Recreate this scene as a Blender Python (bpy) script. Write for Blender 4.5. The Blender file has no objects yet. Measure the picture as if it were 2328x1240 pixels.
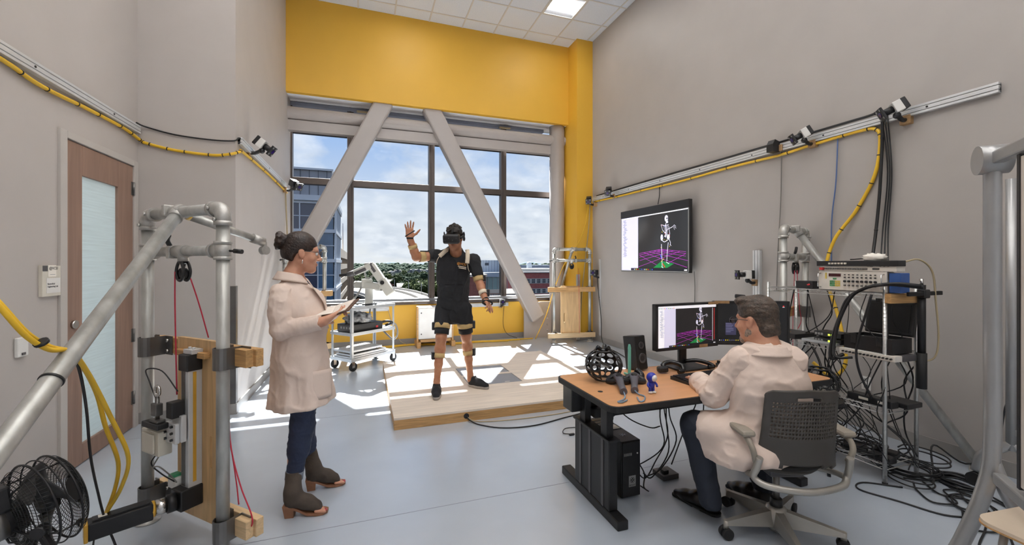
import bpy, bmesh, math, random
import numpy as np
from mathutils import Matrix, Vector, Euler
random.seed(7)
SC = bpy.context.scene
COL = SC.collection
# ---------------------------------------------------------------- camera
cam_d = bpy.data.cameras.new('camera'); cam_d.lens = 14.845; cam_d.sensor_width = 36
cam_d.shift_y = -0.00816; cam_d.clip_start = 0.05; cam_d.clip_end = 5000
cam = bpy.data.objects.new('camera', cam_d); COL.objects.link(cam)
cam.location = (0, 0, 1.5); cam.rotation_euler = (math.pi / 2, 0, math.radians(-19.343))
SC.camera = cam
# ---------------------------------------------------------------- exposure
SC.view_settings.view_transform = 'Standard'; SC.view_settings.look = 'None'
SC.view_settings.gamma = 1; SC.view_settings.use_curve_mapping = False
SC.view_settings.exposure = 0.6
# ---------------------------------------------------------------- sky (blue with broken cloud, hazy towards the horizon)
world = bpy.data.worlds.new('sky'); SC.world = world; world.use_nodes = True
nt = world.node_tree; nt.nodes.clear()
def wn(t, **k):
    n = nt.nodes.new(t)
    for a, b in k.items(): setattr(n, a, b)
    return n
def wl(a, b): nt.links.new(a, b)
tc = wn('ShaderNodeTexCoord'); sep = wn('ShaderNodeSeparateXYZ'); wl(tc.outputs['Generated'], sep.inputs[0])
den = wn('ShaderNodeMath', operation='MAXIMUM'); wl(sep.outputs[2], den.inputs[0]); den.inputs[1].default_value = 0.0
den2 = wn('ShaderNodeMath', operation='ADD'); wl(den.outputs[0], den2.inputs[0]); den2.inputs[1].default_value = 0.38
dv = wn('ShaderNodeVectorMath', operation='DIVIDE'); wl(tc.outputs['Generated'], dv.inputs[0])
cmb = wn('ShaderNodeCombineXYZ'); wl(den2.outputs[0], cmb.inputs[0]); wl(den2.outputs[0], cmb.inputs[1]); cmb.inputs[2].default_value = 1e6
wl(cmb.outputs[0], dv.inputs[1])
nz = wn('ShaderNodeTexNoise'); nz.inputs['Scale'].default_value = 3.4; nz.inputs['Detail'].default_value = 7; nz.inputs['Roughness'].default_value = 0.55
nz.inputs['Distortion'].default_value = 0.3
wl(dv.outputs[0], nz.inputs['Vector'])
cr = wn('ShaderNodeValToRGB'); cr.color_ramp.elements[0].position = 0.40; cr.color_ramp.elements[1].position = 0.64
wl(nz.outputs['Fac'], cr.inputs[0])
gr = wn('ShaderNodeValToRGB')      # clear sky by elevation
e = gr.color_ramp.elements; e[0].position = 0.0; e[0].color = (0.80, 0.80, 0.80, 1); e[1].position = 0.6; e[1].color = (0.17, 0.33, 0.70, 1)
q = gr.color_ramp.elements.new(0.10); q.color = (0.66, 0.71, 0.78, 1)
q = gr.color_ramp.elements.new(0.28); q.color = (0.31, 0.47, 0.77, 1)
wl(sep.outputs[2], gr.inputs[0])
nz2 = wn('ShaderNodeTexNoise'); nz2.inputs['Scale'].default_value = 8.0; nz2.inputs['Detail'].default_value = 5
wl(dv.outputs[0], nz2.inputs['Vector'])
cc = wn('ShaderNodeValToRGB'); cc.color_ramp.elements[0].position = 0.3; cc.color_ramp.elements[1].position = 0.7
cc.color_ramp.elements[0].color = (0.55, 0.60, 0.69, 1); cc.color_ramp.elements[1].color = (0.86, 0.88, 0.92, 1)
wl(nz2.outputs['Fac'], cc.inputs[0])
mx = wn('ShaderNodeMixRGB'); wl(cr.outputs[0], mx.inputs[0]); wl(gr.outputs[0], mx.inputs[1]); wl(cc.outputs[0], mx.inputs[2])
bg = wn('ShaderNodeBackground'); wl(mx.outputs[0], bg.inputs[0]); bg.inputs[1].default_value = 0.76
out = wn('ShaderNodeOutputWorld'); wl(bg.outputs[0], out.inputs[0])
# ---------------------------------------------------------------- sun, high outside the window, shining into the room
sun_d = bpy.data.lights.new('sun', 'SUN'); sun_d.energy = 25; sun_d.angle = 0.012; sun_d.color = (1.0, 0.98, 0.95)
sun = bpy.data.objects.new('sun', sun_d); COL.objects.link(sun)
sun.location = (0.4, 30, 24)
sun.rotation_euler = Vector((-0.035, -1.0, -1.03)).to_track_quat('-Z', 'Y').to_euler()
LAMP = 16.5      # radiance of the ceiling troffers' diffusers
SC.cycles.max_bounces = 8; SC.cycles.diffuse_bounces = 5; SC.cycles.glossy_bounces = 4
SC.cycles.transparent_max_bounces = 12; SC.cycles.sample_clamp_indirect = 6
SC.cycles.caustics_reflective = False; SC.cycles.caustics_refractive = False
# ---------------------------------------------------------------- materials
def lin(c):
    return tuple((x / 12.92 if x <= 0.04045 else ((x + 0.055) / 1.055) ** 2.4) for x in (v / 255.0 for v in c))
MATS = {}
def mat(name, c, rough=0.5, metal=0.0, var=0.06, scale=8.0, bump=0.0, bscale=60.0, emit=0.0, stretch=(1, 1, 1), spec=0.5, c2=None, coat=0.0, dist=0.0, detail=4):
    """procedural material: colour c (sRGB 0-255) mottled towards c2 by noise, with optional bump"""
    m = bpy.data.materials.new(name); m.use_nodes = True
    t = m.node_tree; b = t.nodes['Principled BSDF']
    b.inputs['Roughness'].default_value = rough; b.inputs['Metallic'].default_value = metal
    b.inputs['Specular IOR Level'].default_value = spec; b.inputs['Coat Weight'].default_value = coat; b.inputs['Coat Roughness'].default_value = rough
    L = lin(c); L2 = lin(c2) if c2 else tuple(max(0, x * (1 - 2.2 * var)) for x in L)
    tcn = t.nodes.new('ShaderNodeTexCoord'); mp = t.nodes.new('ShaderNodeMapping'); mp.inputs['Scale'].default_value = stretch
    t.links.new(tcn.outputs['Object'], mp.inputs[0])
    n = t.nodes.new('ShaderNodeTexNoise'); n.inputs['Scale'].default_value = scale; n.inputs['Detail'].default_value = detail; n.inputs['Distortion'].default_value = dist
    t.links.new(mp.outputs[0], n.inputs['Vector'])
    r = t.nodes.new('ShaderNodeValToRGB'); r.color_ramp.elements[0].position = 0.32; r.color_ramp.elements[1].position = 0.68
    r.color_ramp.elements[0].color = (*L2, 1); r.color_ramp.elements[1].color = (*L, 1)
    t.links.new(n.outputs['Fac'], r.inputs[0]); t.links.new(r.outputs[0], b.inputs['Base Color'])
    if emit:
        t.links.new(r.outputs[0], b.inputs['Emission Color']); b.inputs['Emission Strength'].default_value = emit
    if bump:
        n2 = t.nodes.new('ShaderNodeTexNoise'); n2.inputs['Scale'].default_value = bscale; n2.inputs['Detail'].default_value = 3
        t.links.new(mp.outputs[0], n2.inputs['Vector'])
        bp = t.nodes.new('ShaderNodeBump'); bp.inputs['Strength'].default_value = bump; bp.inputs['Distance'].default_value = 0.01
        t.links.new(n2.outputs['Fac'], bp.inputs['Height']); t.links.new(bp.outputs[0], b.inputs['Normal'])
    MATS[name] = m
    return m
def glassmat(name, tint, refl=0.08, rough=0.02):
    m = bpy.data.materials.new(name); m.use_nodes = True; t = m.node_tree; t.nodes.clear()
    o = t.nodes.new('ShaderNodeOutputMaterial'); mixn = t.nodes.new('ShaderNodeMixShader'); tr = t.nodes.new('ShaderNodeBsdfTransparent')
    gl = t.nodes.new('ShaderNodeBsdfGlossy'); fr = t.nodes.new('ShaderNodeLayerWeight'); fr.inputs[0].default_value = refl
    tr.inputs[0].default_value = (*tint, 1); gl.inputs['Roughness'].default_value = rough; gl.inputs[0].default_value = (1, 1, 1, 1)
    t.links.new(fr.outputs['Fresnel'], mixn.inputs[0]); t.links.new(tr.outputs[0], mixn.inputs[1]); t.links.new(gl.outputs[0], mixn.inputs[2])
    t.links.new(mixn.outputs[0], o.inputs[0]); MATS[name] = m
    return m
mat('wall_paint', (184, 177, 172), 0.55, var=0.02, scale=3, bump=0.05, bscale=240)
mat('wall_paint_grey', (168, 162, 157), 0.5, var=0.02, scale=3, bump=0.05, bscale=240)
mat('yellow_paint', (224, 174, 58), 0.5, var=0.02, scale=2, bump=0.05, bscale=240)
mat('soffit_paint', (246, 248, 252), 0.55, var=0.02)
mat('ceiling_tile', (218, 225, 235), 0.9, var=0.04, scale=60, bump=0.15, bscale=300)
mat('ceiling_grid', (205, 203, 200), 0.45, var=0.02)
mat('floor_sheet', (182, 191, 202), 0.27, var=0.035, scale=2.2, bump=0.015, bscale=120, spec=1.0, coat=0.9)
mat('floor_seam', (128, 134, 144), 0.5, var=0.03)
mat('baseboard', (146, 142, 138), 0.5, var=0.03)
mat('steel_white', (170, 163, 159), 0.38, var=0.02, scale=5)
mat('mullion', (88, 80, 76), 0.35, metal=0.6, var=0.06, scale=3)
mat('sill_metal', (170, 172, 176), 0.35, metal=0.5, var=0.04)
mat('shade_grey', (120, 126, 142), 0.6, var=0.04)
glassmat('window_glass', (0.95, 0.97, 0.98), 0.06)
mat('door_wood', (150, 120, 104), 0.5, var=0.10, scale=14, stretch=(1, 1, 0.08), dist=1.2, bump=0.03)
mat('frosted_glass', (196, 214, 218), 0.25, var=0.05, scale=3, stretch=(1, 1, 30), bump=0.04, bscale=40, spec=0.6, emit=0.10)  # faint glow put into the pane itself, no lamp stands behind it
mat('frame_paint', (188, 182, 176), 0.4, var=0.02)
mat('chrome', (205, 203, 200), 0.2, metal=1.0, var=0.03)
mat('galvanised', (192, 192, 188), 0.4, metal=0.55, var=0.16, scale=14, stretch=(1, 1, 0.35), bump=0.05, bscale=90, c2=(156, 155, 150))
mat('cast_fitting', (194, 192, 187), 0.42, metal=0.55, var=0.1, scale=25, bump=0.12, bscale=140)
mat('aluminium', (214, 215, 216), 0.35, metal=0.35, var=0.04, scale=10)
mat('alu_groove', (92, 94, 97), 0.5, metal=0.5, var=0.05)
mat('plywood', (234, 220, 204), 0.6, var=0.09, scale=5, stretch=(0.3, 3.2, 1), dist=1.6, bump=0.03, bscale=50)
mat('ply_rig', (214, 176, 126), 0.55, var=0.12, scale=9, stretch=(2.6, 2.6, 0.22), dist=1.0, bump=0.03)
mat('lumber', (206, 160, 104), 0.6, var=0.18, scale=12, stretch=(0.25, 2.5, 5), dist=1.4, bump=0.05)
mat('lumber_pale', (224, 192, 148), 0.6, var=0.12, scale=12, stretch=(0.3, 2.5, 4), dist=1.2, bump=0.05)
mat('black_plastic', (34, 34, 36), 0.42, var=0.08, scale=30)
mat('black_gloss', (20, 20, 22), 0.16, var=0.05)
mat('black_metal', (38, 38, 40), 0.4, metal=0.3, var=0.08, scale=25, bump=0.04, bscale=300)
mat('black_rubber', (30, 30, 31), 0.7, var=0.08)
mat('black_cable', (24, 24, 27), 0.5, var=0.05)
mat('grey_cable', (120, 118, 114), 0.5, var=0.05)
mat('blue_cable', (84, 110, 160), 0.5, var=0.05)
mat('yellow_cable', (232, 186, 44), 0.42, var=0.05)
mat('red_cord', (190, 36, 62), 0.6, var=0.08, scale=60)
mat('tan_cable', (176, 160, 128), 0.5, var=0.06)
mat('white_plastic', (226, 224, 220), 0.4, var=0.03)
mat('cream_plastic', (214, 208, 194), 0.45, var=0.04)
mat('grey_plastic', (150, 150, 148), 0.45, var=0.05)
mat('dark_grey_plastic', (78, 76, 78), 0.45, var=0.06)
mat('motor_yellow', (214, 164, 58), 0.42, var=0.06)
mat('steel_dark', (120, 118, 116), 0.35, metal=0.8, var=0.08)
mat('desk_laminate', (206, 152, 108), 0.36, var=0.05, scale=5, stretch=(0.5, 4, 1), dist=0.6)
mat('paper', (238, 232, 222), 0.7, var=0.02)
mat('print_dark', (60, 58, 62), 0.7, var=0.03)
mat('print_grey', (150, 150, 154), 0.7, var=0.03)
mat('red_plastic', (196, 40, 44), 0.4, var=0.05)
mat('green_plastic', (70, 150, 110), 0.4, var=0.05)
mat('teal_plastic', (116, 196, 178), 0.4, var=0.04)
mat('blue_plastic', (54, 92, 158), 0.45, var=0.05)
mat('lamp_diffuser', (255, 251, 246), 0.5, var=0.0, emit=LAMP)
# ---------------------------------------------------------------- mesh helpers
INV = {}
def ML(loc=(0, 0, 0), rz=0.0, rx=0.0, ry=0.0):
    return Matrix.Translation(loc) @ Euler((rx, ry, rz), 'XYZ').to_matrix().to_4x4()
def basis(z, up=(0, 0, 1)):
    """rotation whose local Z runs along z"""
    z = Vector(z).normalized(); u = Vector(up)
    if abs(z.dot(u)) > 0.98: u = Vector((1, 0, 0)) if abs(z.x) < 0.9 else Vector((0, 1, 0))
    x = u.cross(z).normalized(); y = z.cross(x)
    return Matrix((x, y, z)).transposed()
def catmull(pts, n=6, closed=False):
    P = [Vector(p) for p in pts]; N = len(P); o = []
    if N < 3: return P
    for i in range(N if closed else N - 1):
        a = P[(i - 1) % N] if (closed or i > 0) else P[0] * 2 - P[1]
        b = P[i]; c = P[(i + 1) % N]
        d = P[(i + 2) % N] if (closed or i + 2 < N) else P[-1] * 2 - P[-2]
        for k in range(n):
            t = k / n
            o.append(0.5 * ((2 * b) + (c - a) * t + (2 * a - 5 * b + 4 * c - d) * t * t + (3 * b - a - 3 * c + d) * t ** 3))
    if not closed: o.append(P[-1])
    return o
class MB:
    def __init__(s): s.v = []; s.f = []; s.s = []
    def add(s, vs, fs, smooth=False, M=None):
        o = len(s.v)
        if M is not None: vs = [M @ Vector(v) for v in vs]
        s.v += [tuple(v) for v in vs]
        s.f += [tuple(i + o for i in f) for f in fs]
        s.s += [smooth] * len(fs) if isinstance(smooth, bool) else list(smooth)
        return s
    def box(s, lo, hi, ch=0.0, M=None):
        x0, y0, z0 = lo; x1, y1, z1 = hi
        if ch <= 0:
            return s.add([(x0, y0, z0), (x1, y0, z0), (x1, y1, z0), (x0, y1, z0), (x0, y0, z1), (x1, y0, z1), (x1, y1, z1), (x0, y1, z1)],
                         [(0, 3, 2, 1), (4, 5, 6, 7), (0, 1, 5, 4), (1, 2, 6, 5), (2, 3, 7, 6), (3, 0, 4, 7)], False, M)
        bm = bmesh.new(); bmesh.ops.create_cube(bm, size=1)
        for v in bm.verts: v.co = Vector((x0 + (v.co.x + .5) * (x1 - x0), y0 + (v.co.y + .5) * (y1 - y0), z0 + (v.co.z + .5) * (z1 - z0)))
        ch = min(ch, 0.45 * min(x1 - x0, y1 - y0, z1 - z0))
        bmesh.ops.bevel(bm, geom=bm.edges[:], offset=ch, segments=2, profile=0.5, affect='EDGES')
        bm.verts.index_update()
        s.add([v.co for v in bm.verts], [[v.index for v in f.verts] for f in bm.faces], False, M); bm.free()
        return s
    def cbox(s, c, d, ch=0.0, R=None):
        M = Matrix.Translation(c) @ (R.to_4x4() if R is not None else Matrix())
        return s.box((-d[0] / 2, -d[1] / 2, -d[2] / 2), (d[0] / 2, d[1] / 2, d[2] / 2), ch, M)
    def bar(s, p0, p1, w, h, ch=0.0, up=(0, 0, 1)):
        """box beam from p0 to p1: w across, h along up"""
        p0 = Vector(p0); p1 = Vector(p1); d = p1 - p0; z = d.normalized(); u = Vector(up); x = u.cross(z)
        if x.length < 1e-4: x = Vector((1, 0, 0)).cross(z)
        x.normalize(); y = z.cross(x); R = Matrix((x, y, z)).transposed()
        return s.cbox((p0 + p1) / 2, (w, h, d.length), ch, R)
    def cyl(s, p0, p1, r0, r1=None, n=16, caps=True, smooth=True):
        p0 = Vector(p0); p1 = Vector(p1); r1 = r0 if r1 is None else r1; R = basis(p1 - p0)
        vs = []
        for p, r in ((p0, r0), (p1, r1)):
            vs += [p + R @ Vector((r * math.cos(2 * math.pi * i / n), r * math.sin(2 * math.pi * i / n), 0)) for i in range(n)]
        fs = [(i, (i + 1) % n, n + (i + 1) % n, n + i) for i in range(n)]; sm = [smooth] * n
        if caps: fs += [tuple(range(n - 1, -1, -1)), tuple(range(n, 2 * n))]; sm += [False, False]
        return s.add(vs, fs, sm)
    def tube(s, pts, r, n=8, closed=False, caps=True, rs=None):
        P = [Vector(p) for p in pts]; N = len(P); vs = []; fs = []
        T = [((P[(i + 1) % N] - P[i - 1]) if closed else (P[min(i + 1, N - 1)] - P[max(i - 1, 0)])).normalized() for i in range(N)]
        x = basis(T[0]) @ Vector((1, 0, 0))
        for i in range(N):
            x = (x - T[i] * x.dot(T[i]))
            if x.length < 1e-5: x = basis(T[i]) @ Vector((1, 0, 0))
            x.normalize(); y = T[i].cross(x); rr = rs[i] if rs else r
            vs += [P[i] + x * (rr * math.cos(2 * math.pi * k / n)) + y * (rr * math.sin(2 * math.pi * k / n)) for k in range(n)]
        for i in range(N if closed else N - 1):
            a = i * n; b = ((i + 1) % N) * n
            fs += [(a + k, a + (k + 1) % n, b + (k + 1) % n, b + k) for k in range(n)]
        sm = [True] * len(fs)
        if caps and not closed: fs += [tuple(range(n - 1, -1, -1)), tuple(range((N - 1) * n, N * n))]; sm += [False, False]
        return s.add(vs, fs, sm)
    def curve(s, pts, r, n=8, k=6, closed=False): return s.tube(catmull(pts, k, closed), r, n, closed)
    def lathe(s, prof, n=24, M=None, smooth=True):
        vs = []; fs = []
        for r, z in prof: vs += [(r * math.cos(2 * math.pi * i / n), r * math.sin(2 * math.pi * i / n), z) for i in range(n)]
        for j in range(len(prof) - 1):
            fs += [(j * n + i, j * n + (i + 1) % n, (j + 1) * n + (i + 1) % n, (j + 1) * n + i) for i in range(n)]
        sm = [smooth] * len(fs)
        if prof[0][0] > 1e-6: fs.append(tuple(range(n - 1, -1, -1))); sm.append(False)
        if prof[-1][0] > 1e-6: fs.append(tuple(range((len(prof) - 1) * n, len(prof) * n))); sm.append(False)
        return s.add(vs, fs, sm, M)
    def ext(s, poly, z0, z1, M=None):
        n = len(poly); vs = [(x, y, z0) for x, y in poly] + [(x, y, z1) for x, y in poly]
        a = sum(poly[i][0] * poly[(i + 1) % n][1] - poly[(i + 1) % n][0] * poly[i][1] for i in range(n))
        fs = [tuple(range(n - 1, -1, -1)), tuple(range(n, 2 * n))] + [(i, (i + 1) % n, n + (i + 1) % n, n + i) for i in range(n)]
        if a < 0: fs = [tuple(reversed(f)) for f in fs]
        return s.add(vs, fs, False, M)
    def ell(s, c, r, n=16, m=10, M=None):
        vs = [(0, 0, -1)]
        for j in range(1, m):
            a = -math.pi / 2 + math.pi * j / m
            vs += [(math.cos(a) * math.cos(2 * math.pi * i / n), math.cos(a) * math.sin(2 * math.pi * i / n), math.sin(a)) for i in range(n)]
        vs.append((0, 0, 1)); t = len(vs) - 1
        fs = [(0, 1 + (i + 1) % n, 1 + i) for i in range(n)]
        for j in range(m - 2): fs += [(1 + j * n + i, 1 + j * n + (i + 1) % n, 1 + (j + 1) * n + (i + 1) % n, 1 + (j + 1) * n + i) for i in range(n)]
        fs += [(t, 1 + (m - 2) * n + i, 1 + (m - 2) * n + (i + 1) % n) for i in range(n)]
        if isinstance(r, (int, float)): r = (r, r, r)
        R = M if M is not None else Matrix.Identity(3)
        return s.add([Vector(c) + R @ Vector((v[0] * r[0], v[1] * r[1], v[2] * r[2])) for v in vs], fs, True)
    def surf(s, fn, nu, nv, closed_u=False):
        vs = [fn(i / (nu if closed_u else nu - 1), j / (nv - 1)) for j in range(nv) for i in range(nu)]
        fs = [(j * nu + i, j * nu + (i + 1) % nu, (j + 1) * nu + (i + 1) % nu, (j + 1) * nu + i) for j in range(nv - 1) for i in range(nu if closed_u else nu - 1)]
        return s.add(vs, fs, True)
    def build(s, name, m, parent=None, local=False, label=None, cat=None, group=None, kind=None):
        me = bpy.data.meshes.new(name); o = bpy.data.objects.new(name, me); COL.objects.link(o)
        vs = s.v
        if parent is not None:
            if not local:
                I = INV.get(parent.name)
                if I is not None: vs = [I @ Vector(v) for v in vs]
            o.parent = parent; INV[o.name] = INV.get(parent.name)
        elif not local:
            xs, ys, zs = zip(*vs); c = Vector(((min(xs) + max(xs)) / 2, (min(ys) + max(ys)) / 2, min(zs)))
            vs = [Vector(v) - c for v in vs]; o.location = c; INV[o.name] = Matrix.Translation(-c)
        me.from_pydata([tuple(v) for v in vs], [], s.f)
        me.polygons.foreach_set('use_smooth', s.s); me.materials.append(MATS[m] if isinstance(m, str) else m); me.update()
        tag(o, label, cat, group, kind)
        return o
def tag(o, label=None, cat=None, group=None, kind=None):
    if label: o['label'] = label
    if cat: o['category'] = cat
    if group: o['group'] = group
    if kind: o['kind'] = kind
    return o
def thing(name, label, cat, loc=(0, 0, 0), rz=0.0, group=None, kind=None):
    o = bpy.data.objects.new(name, None); COL.objects.link(o); o.empty_display_size = 0.1
    o.location = loc; o.rotation_euler = (0, 0, rz); INV[o.name] = ML(loc, rz).inverted()
    return tag(o, label, cat, group, kind)
def dup(root, loc=None, rz=None, label=None, parent=None):
    """copy of a thing with copies of its parts and sub-parts"""
    r = root.copy(); COL.objects.link(r)
    if loc is not None: r.location = loc
    if rz is not None: r.rotation_euler = (0, 0, rz)
    if label: r['label'] = label
    r.parent = parent
    for ch in list(root.children): dup(ch, parent=r)
    return r
def struct(b, name, m, parent=None):
    return b.build(name, m, parent, kind=None if parent else 'structure')
def textmesh(body, size, M, name, m, parent, depth=0.0004, align='LEFT'):
    """lettering as a thin mesh; M places text x-right / y-up / z-out"""
    cu = bpy.data.curves.new(name, 'FONT'); cu.body = body; cu.size = size; cu.extrude = depth; cu.align_x = align; cu.resolution_u = 2
    to = bpy.data.objects.new(name, cu); COL.objects.link(to)
    me = bpy.data.meshes.new_from_object(to); bpy.data.objects.remove(to); bpy.data.curves.remove(cu)
    b = MB(); b.add([v.co for v in me.vertices], [tuple(p.vertices) for p in me.polygons], False, M); bpy.data.meshes.remove(me)
    return b.build(name, m, parent)
# ================================================================ the room
XL, XJ, XR, YJ, YU, YB, YW, ZC, ZS = -2.0, -1.21, 4.305, 4.9, 7.78, 8.12, 8.35, 5.94, 4.355
YF = -1.5
fl = struct(MB().box((XL - .3, YF - .3, -.15), (XR + .3, YW + .1, 0)), 'floor', 'floor_sheet')
for y, x0 in ((2.61, XL), (4.495, XL), (0.73, XL), (6.37, XJ)):
    struct(MB().box((x0, y - .002, -.001), (XR, y + .002, 0.0006)), 'floor_seam', 'floor_seam', fl)
# left wall with the door opening
b = MB(); b.box((XL - .15, YF, 0), (XL, 3.80, ZC)); b.box((XL - .15, 3.80, 2.45), (XL, 4.87, ZC)); b.box((XL - .15, 4.87, 0), (XL, YJ + .12, ZC))
struct(b, 'wall_left', 'wall_paint')
struct(MB().box((XL, YJ, 0), (XJ, YJ + .12, ZC)), 'wall_jog', 'wall_paint')
struct(MB().box((XJ - .12, YJ + .12, 0), (XJ, YW + .1, ZC)), 'wall_left_far', 'wall_paint')
struct(MB().box((XR, YF, 0), (XR + .15, YW + .1, ZC)), 'wall_right', 'wall_paint_grey')
struct(MB().box((XL - .15, YF - .15, 0), (XR + .15, YF, ZC)), 'wall_front', 'soffit_paint')  # unseen wall, drawn in close and painted white to bounce light forward
struct(MB().box((XJ, YU, ZS), (3.955, YU + .1, ZC)), 'wall_back_upper', 'yellow_paint')
struct(MB().box((3.955, 7.41, 0), (XR, YW + .1, ZC)), 'wall_pillar', 'yellow_paint')
struct(MB().box((XJ, YB, 0), (3.955, YB + .06, .80)), 'wall_back_lower', 'yellow_paint')
struct(MB().box((XJ, YB + .06, 0), (3.955, YW + .1, .78)), 'wall_back_core', 'wall_paint')
struct(MB().box((XJ, YU + .1, ZS), (3.955, YW + .1, ZS + .1)), 'ceiling_soffit', 'soffit_paint')
struct(MB().box((XL - .2, YF - .2, ZC + .03), (XR + .2, YW + .1, ZC + .2)), 'ceiling_slab', 'ceiling_grid')
# suspended ceiling: grid bars and lay-in tiles
ce = thing('ceiling', None, None, (1.1, 2, ZC), kind='structure')
gx = [3.57 - .61 * k for k in range(-1, 10)]; gy = [7.475 - .61 * k for k in range(0, 18)]
xe = [XR] + gx; xe = [x for x in xe if x > XL] + [XL]; ye = [YU] + [y for y in gy if y > YF] + [YF]
TROF = {(4, 2)}
troffers = [(3.265, 6.56), (0.825, 6.56), (3.265, 4.12), (0.825, 4.12), (3.265, 1.68), (0.825, 1.68), (-1.005, 4.12), (-1.005, 1.68), (3.265, -0.76), (0.825, -0.76), (2.045, 0.46), (-0.395, 0.46), (0.825, 0.46), (2.045, 2.90), (-0.395, 2.90), (0.825, 2.90), (2.045, -0.76), (-0.395, -0.76), (-0.395, 1.68), (2.045, 1.68)]  # later entries are unseen extras added to brighten the room near the camera
for x in gx:
    if x > XL: struct(MB().box((x - .012, YF, ZC - .008), (x + .012, YU if x < 3.9 else 7.41, ZC + .004)), 'grid_bar', 'ceiling_grid', ce)
for y in gy:
    if y > YF: struct(MB().box((XL if y < YJ else XJ, y - .012, ZC - .0075), (XR, y + .012, ZC + .004)), 'grid_bar', 'ceiling_grid', ce)
tile_me = {}
for i in range(len(xe) - 1):
    for j in range(len(ye) - 1):
        x1, x0, y1, y0 = xe[i], xe[i + 1], ye[j], ye[j + 1]
        cx, cy = (x0 + x1) / 2, (y0 + y1) / 2
        if cx < XJ and cy > YJ: continue
        if cx > 3.955 and cy > 7.45: continue
        if any(abs(cx - a) < .2 and abs(cy - c) < .2 for a, c in troffers): continue
        k = (round(x1 - x0, 3), round(y1 - y0, 3))
        if k not in tile_me:
            b = MB(); b.box((-k[0] / 2, -k[1] / 2, .0), (k[0] / 2, k[1] / 2, .018)); b.v = [v for v in b.v]
            o = b.build('ceiling_tile', 'ceiling_tile', ce, local=True); tile_me[k] = o.data
        else:
            o = bpy.data.objects.new('ceiling_tile', tile_me[k]); COL.objects.link(o); o.parent = ce
        o.location = (cx - 1.1, cy - 2, 0.001)
for n, (x, y) in enumerate(troffers):
    lab = 'recessed square ceiling light glowing white beside the grey wall' if n == 0 else 'unseen recessed square ceiling light, from a grid filled out to brighten the room'
    t = thing('ceiling_light', lab, 'ceiling light', (x, y, ZC - .012), group=None if n == 0 else 'ceiling lights out of view')
    b = MB()
    for s in (-1, 1):
        b.box((x + s * .285 - .015, y - .3, ZC - .012), (x + s * .285 + .015, y + .3, ZC + .02)); b.box((x - .3, y + s * .285 - .015, ZC - .0125), (x + .3, y + s * .285 + .015, ZC + .02))
    b.build('light_frame', 'ceiling_grid', t)
    for s in (-1, 1):
        MB().add([(x - .27, y + s * .27, ZC - .004), (x + .27, y + s * .27, ZC - .004), (x + .27, y + s * .15, ZC + .02), (x - .27, y + s * .15, ZC + .02)], [(0, 1, 2, 3)]).build('reflector', 'ceiling_tile', t)
    MB().box((x - .27, y - .15, ZC + .004), (x + .27, y + .15, ZC + .022)).build('diffuser', 'lamp_diffuser', t)
# baseboards
def base(name, lo, hi): struct(MB().box(lo, hi, .003), name, 'baseboard')
base('baseboard_right', (XR - .012, YF, 0), (XR, 7.41, .105))
base('baseboard_pillar', (3.943, 7.398, 0), (XR - .012, 7.41, .105))
base('baseboard_pillar_side', (3.943, 7.41, 0), (3.955, YB, .105))
base('baseboard_back', (XJ, YB - .012, 0), (3.943, YB, .105))
base('baseboard_left_far', (XJ, YJ, 0), (XJ + .012, YB - .012, .105))
base('baseboard_jog', (XL, YJ - .012, 0), (XJ + .012, YJ, .105))
base('baseboard_left', (XL, YF, 0), (XL + .012, 3.80, .105))
base('baseboard_left_end', (XL, 4.872, 0), (XL + .012, YJ - .012, .105))
cg = MB(); cg.box((XJ - .06, YJ - .004, .105), (XJ + .004, YJ, 1.28)); cg.box((XJ, YJ, .105), (XJ + .004, YJ + .06, 1.28))
struct(cg, 'trim_1', 'steel_dark')
# ------------------------------------------------ window wall
wy = YW
w = thing('window_1', None, None, (1.3, wy, .8), kind='structure')
ZH, ZT, ZB = 3.86, 2.98, .845
XWR = 3.955
def fr(name, lo, hi, m='mullion', ch=.004): struct(MB().box(lo, hi, ch), name, m, w)
fr('sill', (XJ, YB - .02, .78), (3.955, wy + .06, .80), 'sill_metal')
fr('bottom_rail', (XJ, wy - .1, .80), (XWR, wy + .05, ZB), 'sill_metal')
fr('sill_nosing', (XJ, YB - .025, .74), (3.955, YB, .80), 'mullion')
mx_ = [-.23, 1.247, 2.718]
for x in mx_:
    fr('mullion', (x - .055, wy - .10, ZB), (x + .055, wy + .05, ZS), 'mullion')
    fr('mullion_cap', (x - .018, wy - .118, ZB), (x + .018, wy - .10, ZS), 'mullion')
xs_ = [XJ] + mx_ + [XWR]
fr('jamb', (XJ, wy - .1, ZB), (XJ + .03, wy + .05, ZS)); fr('jamb', (XWR - .05, wy - .1, ZB), (XWR, wy + .05, ZS))
for i in range(4):
    x0 = xs_[i] + (.055 if i else .03); x1 = xs_[i + 1] - (.055 if i < 3 else .05)
    fr('transom', (x0, wy - .10, ZT - .055), (x1, wy + .05, ZT + .055))
    fr('head_rail', (x0, wy - .10, ZH - .03), (x1, wy + .05, ZH + .05))
    for z0, z1 in ((ZB, ZT - .055), (ZT + .055, ZH - .03), (ZH + .05, ZS)):
        struct(MB().box((x0, wy - .004, z0), (x1, wy + .004, z1)), 'pane', 'window_glass', w)
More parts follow.
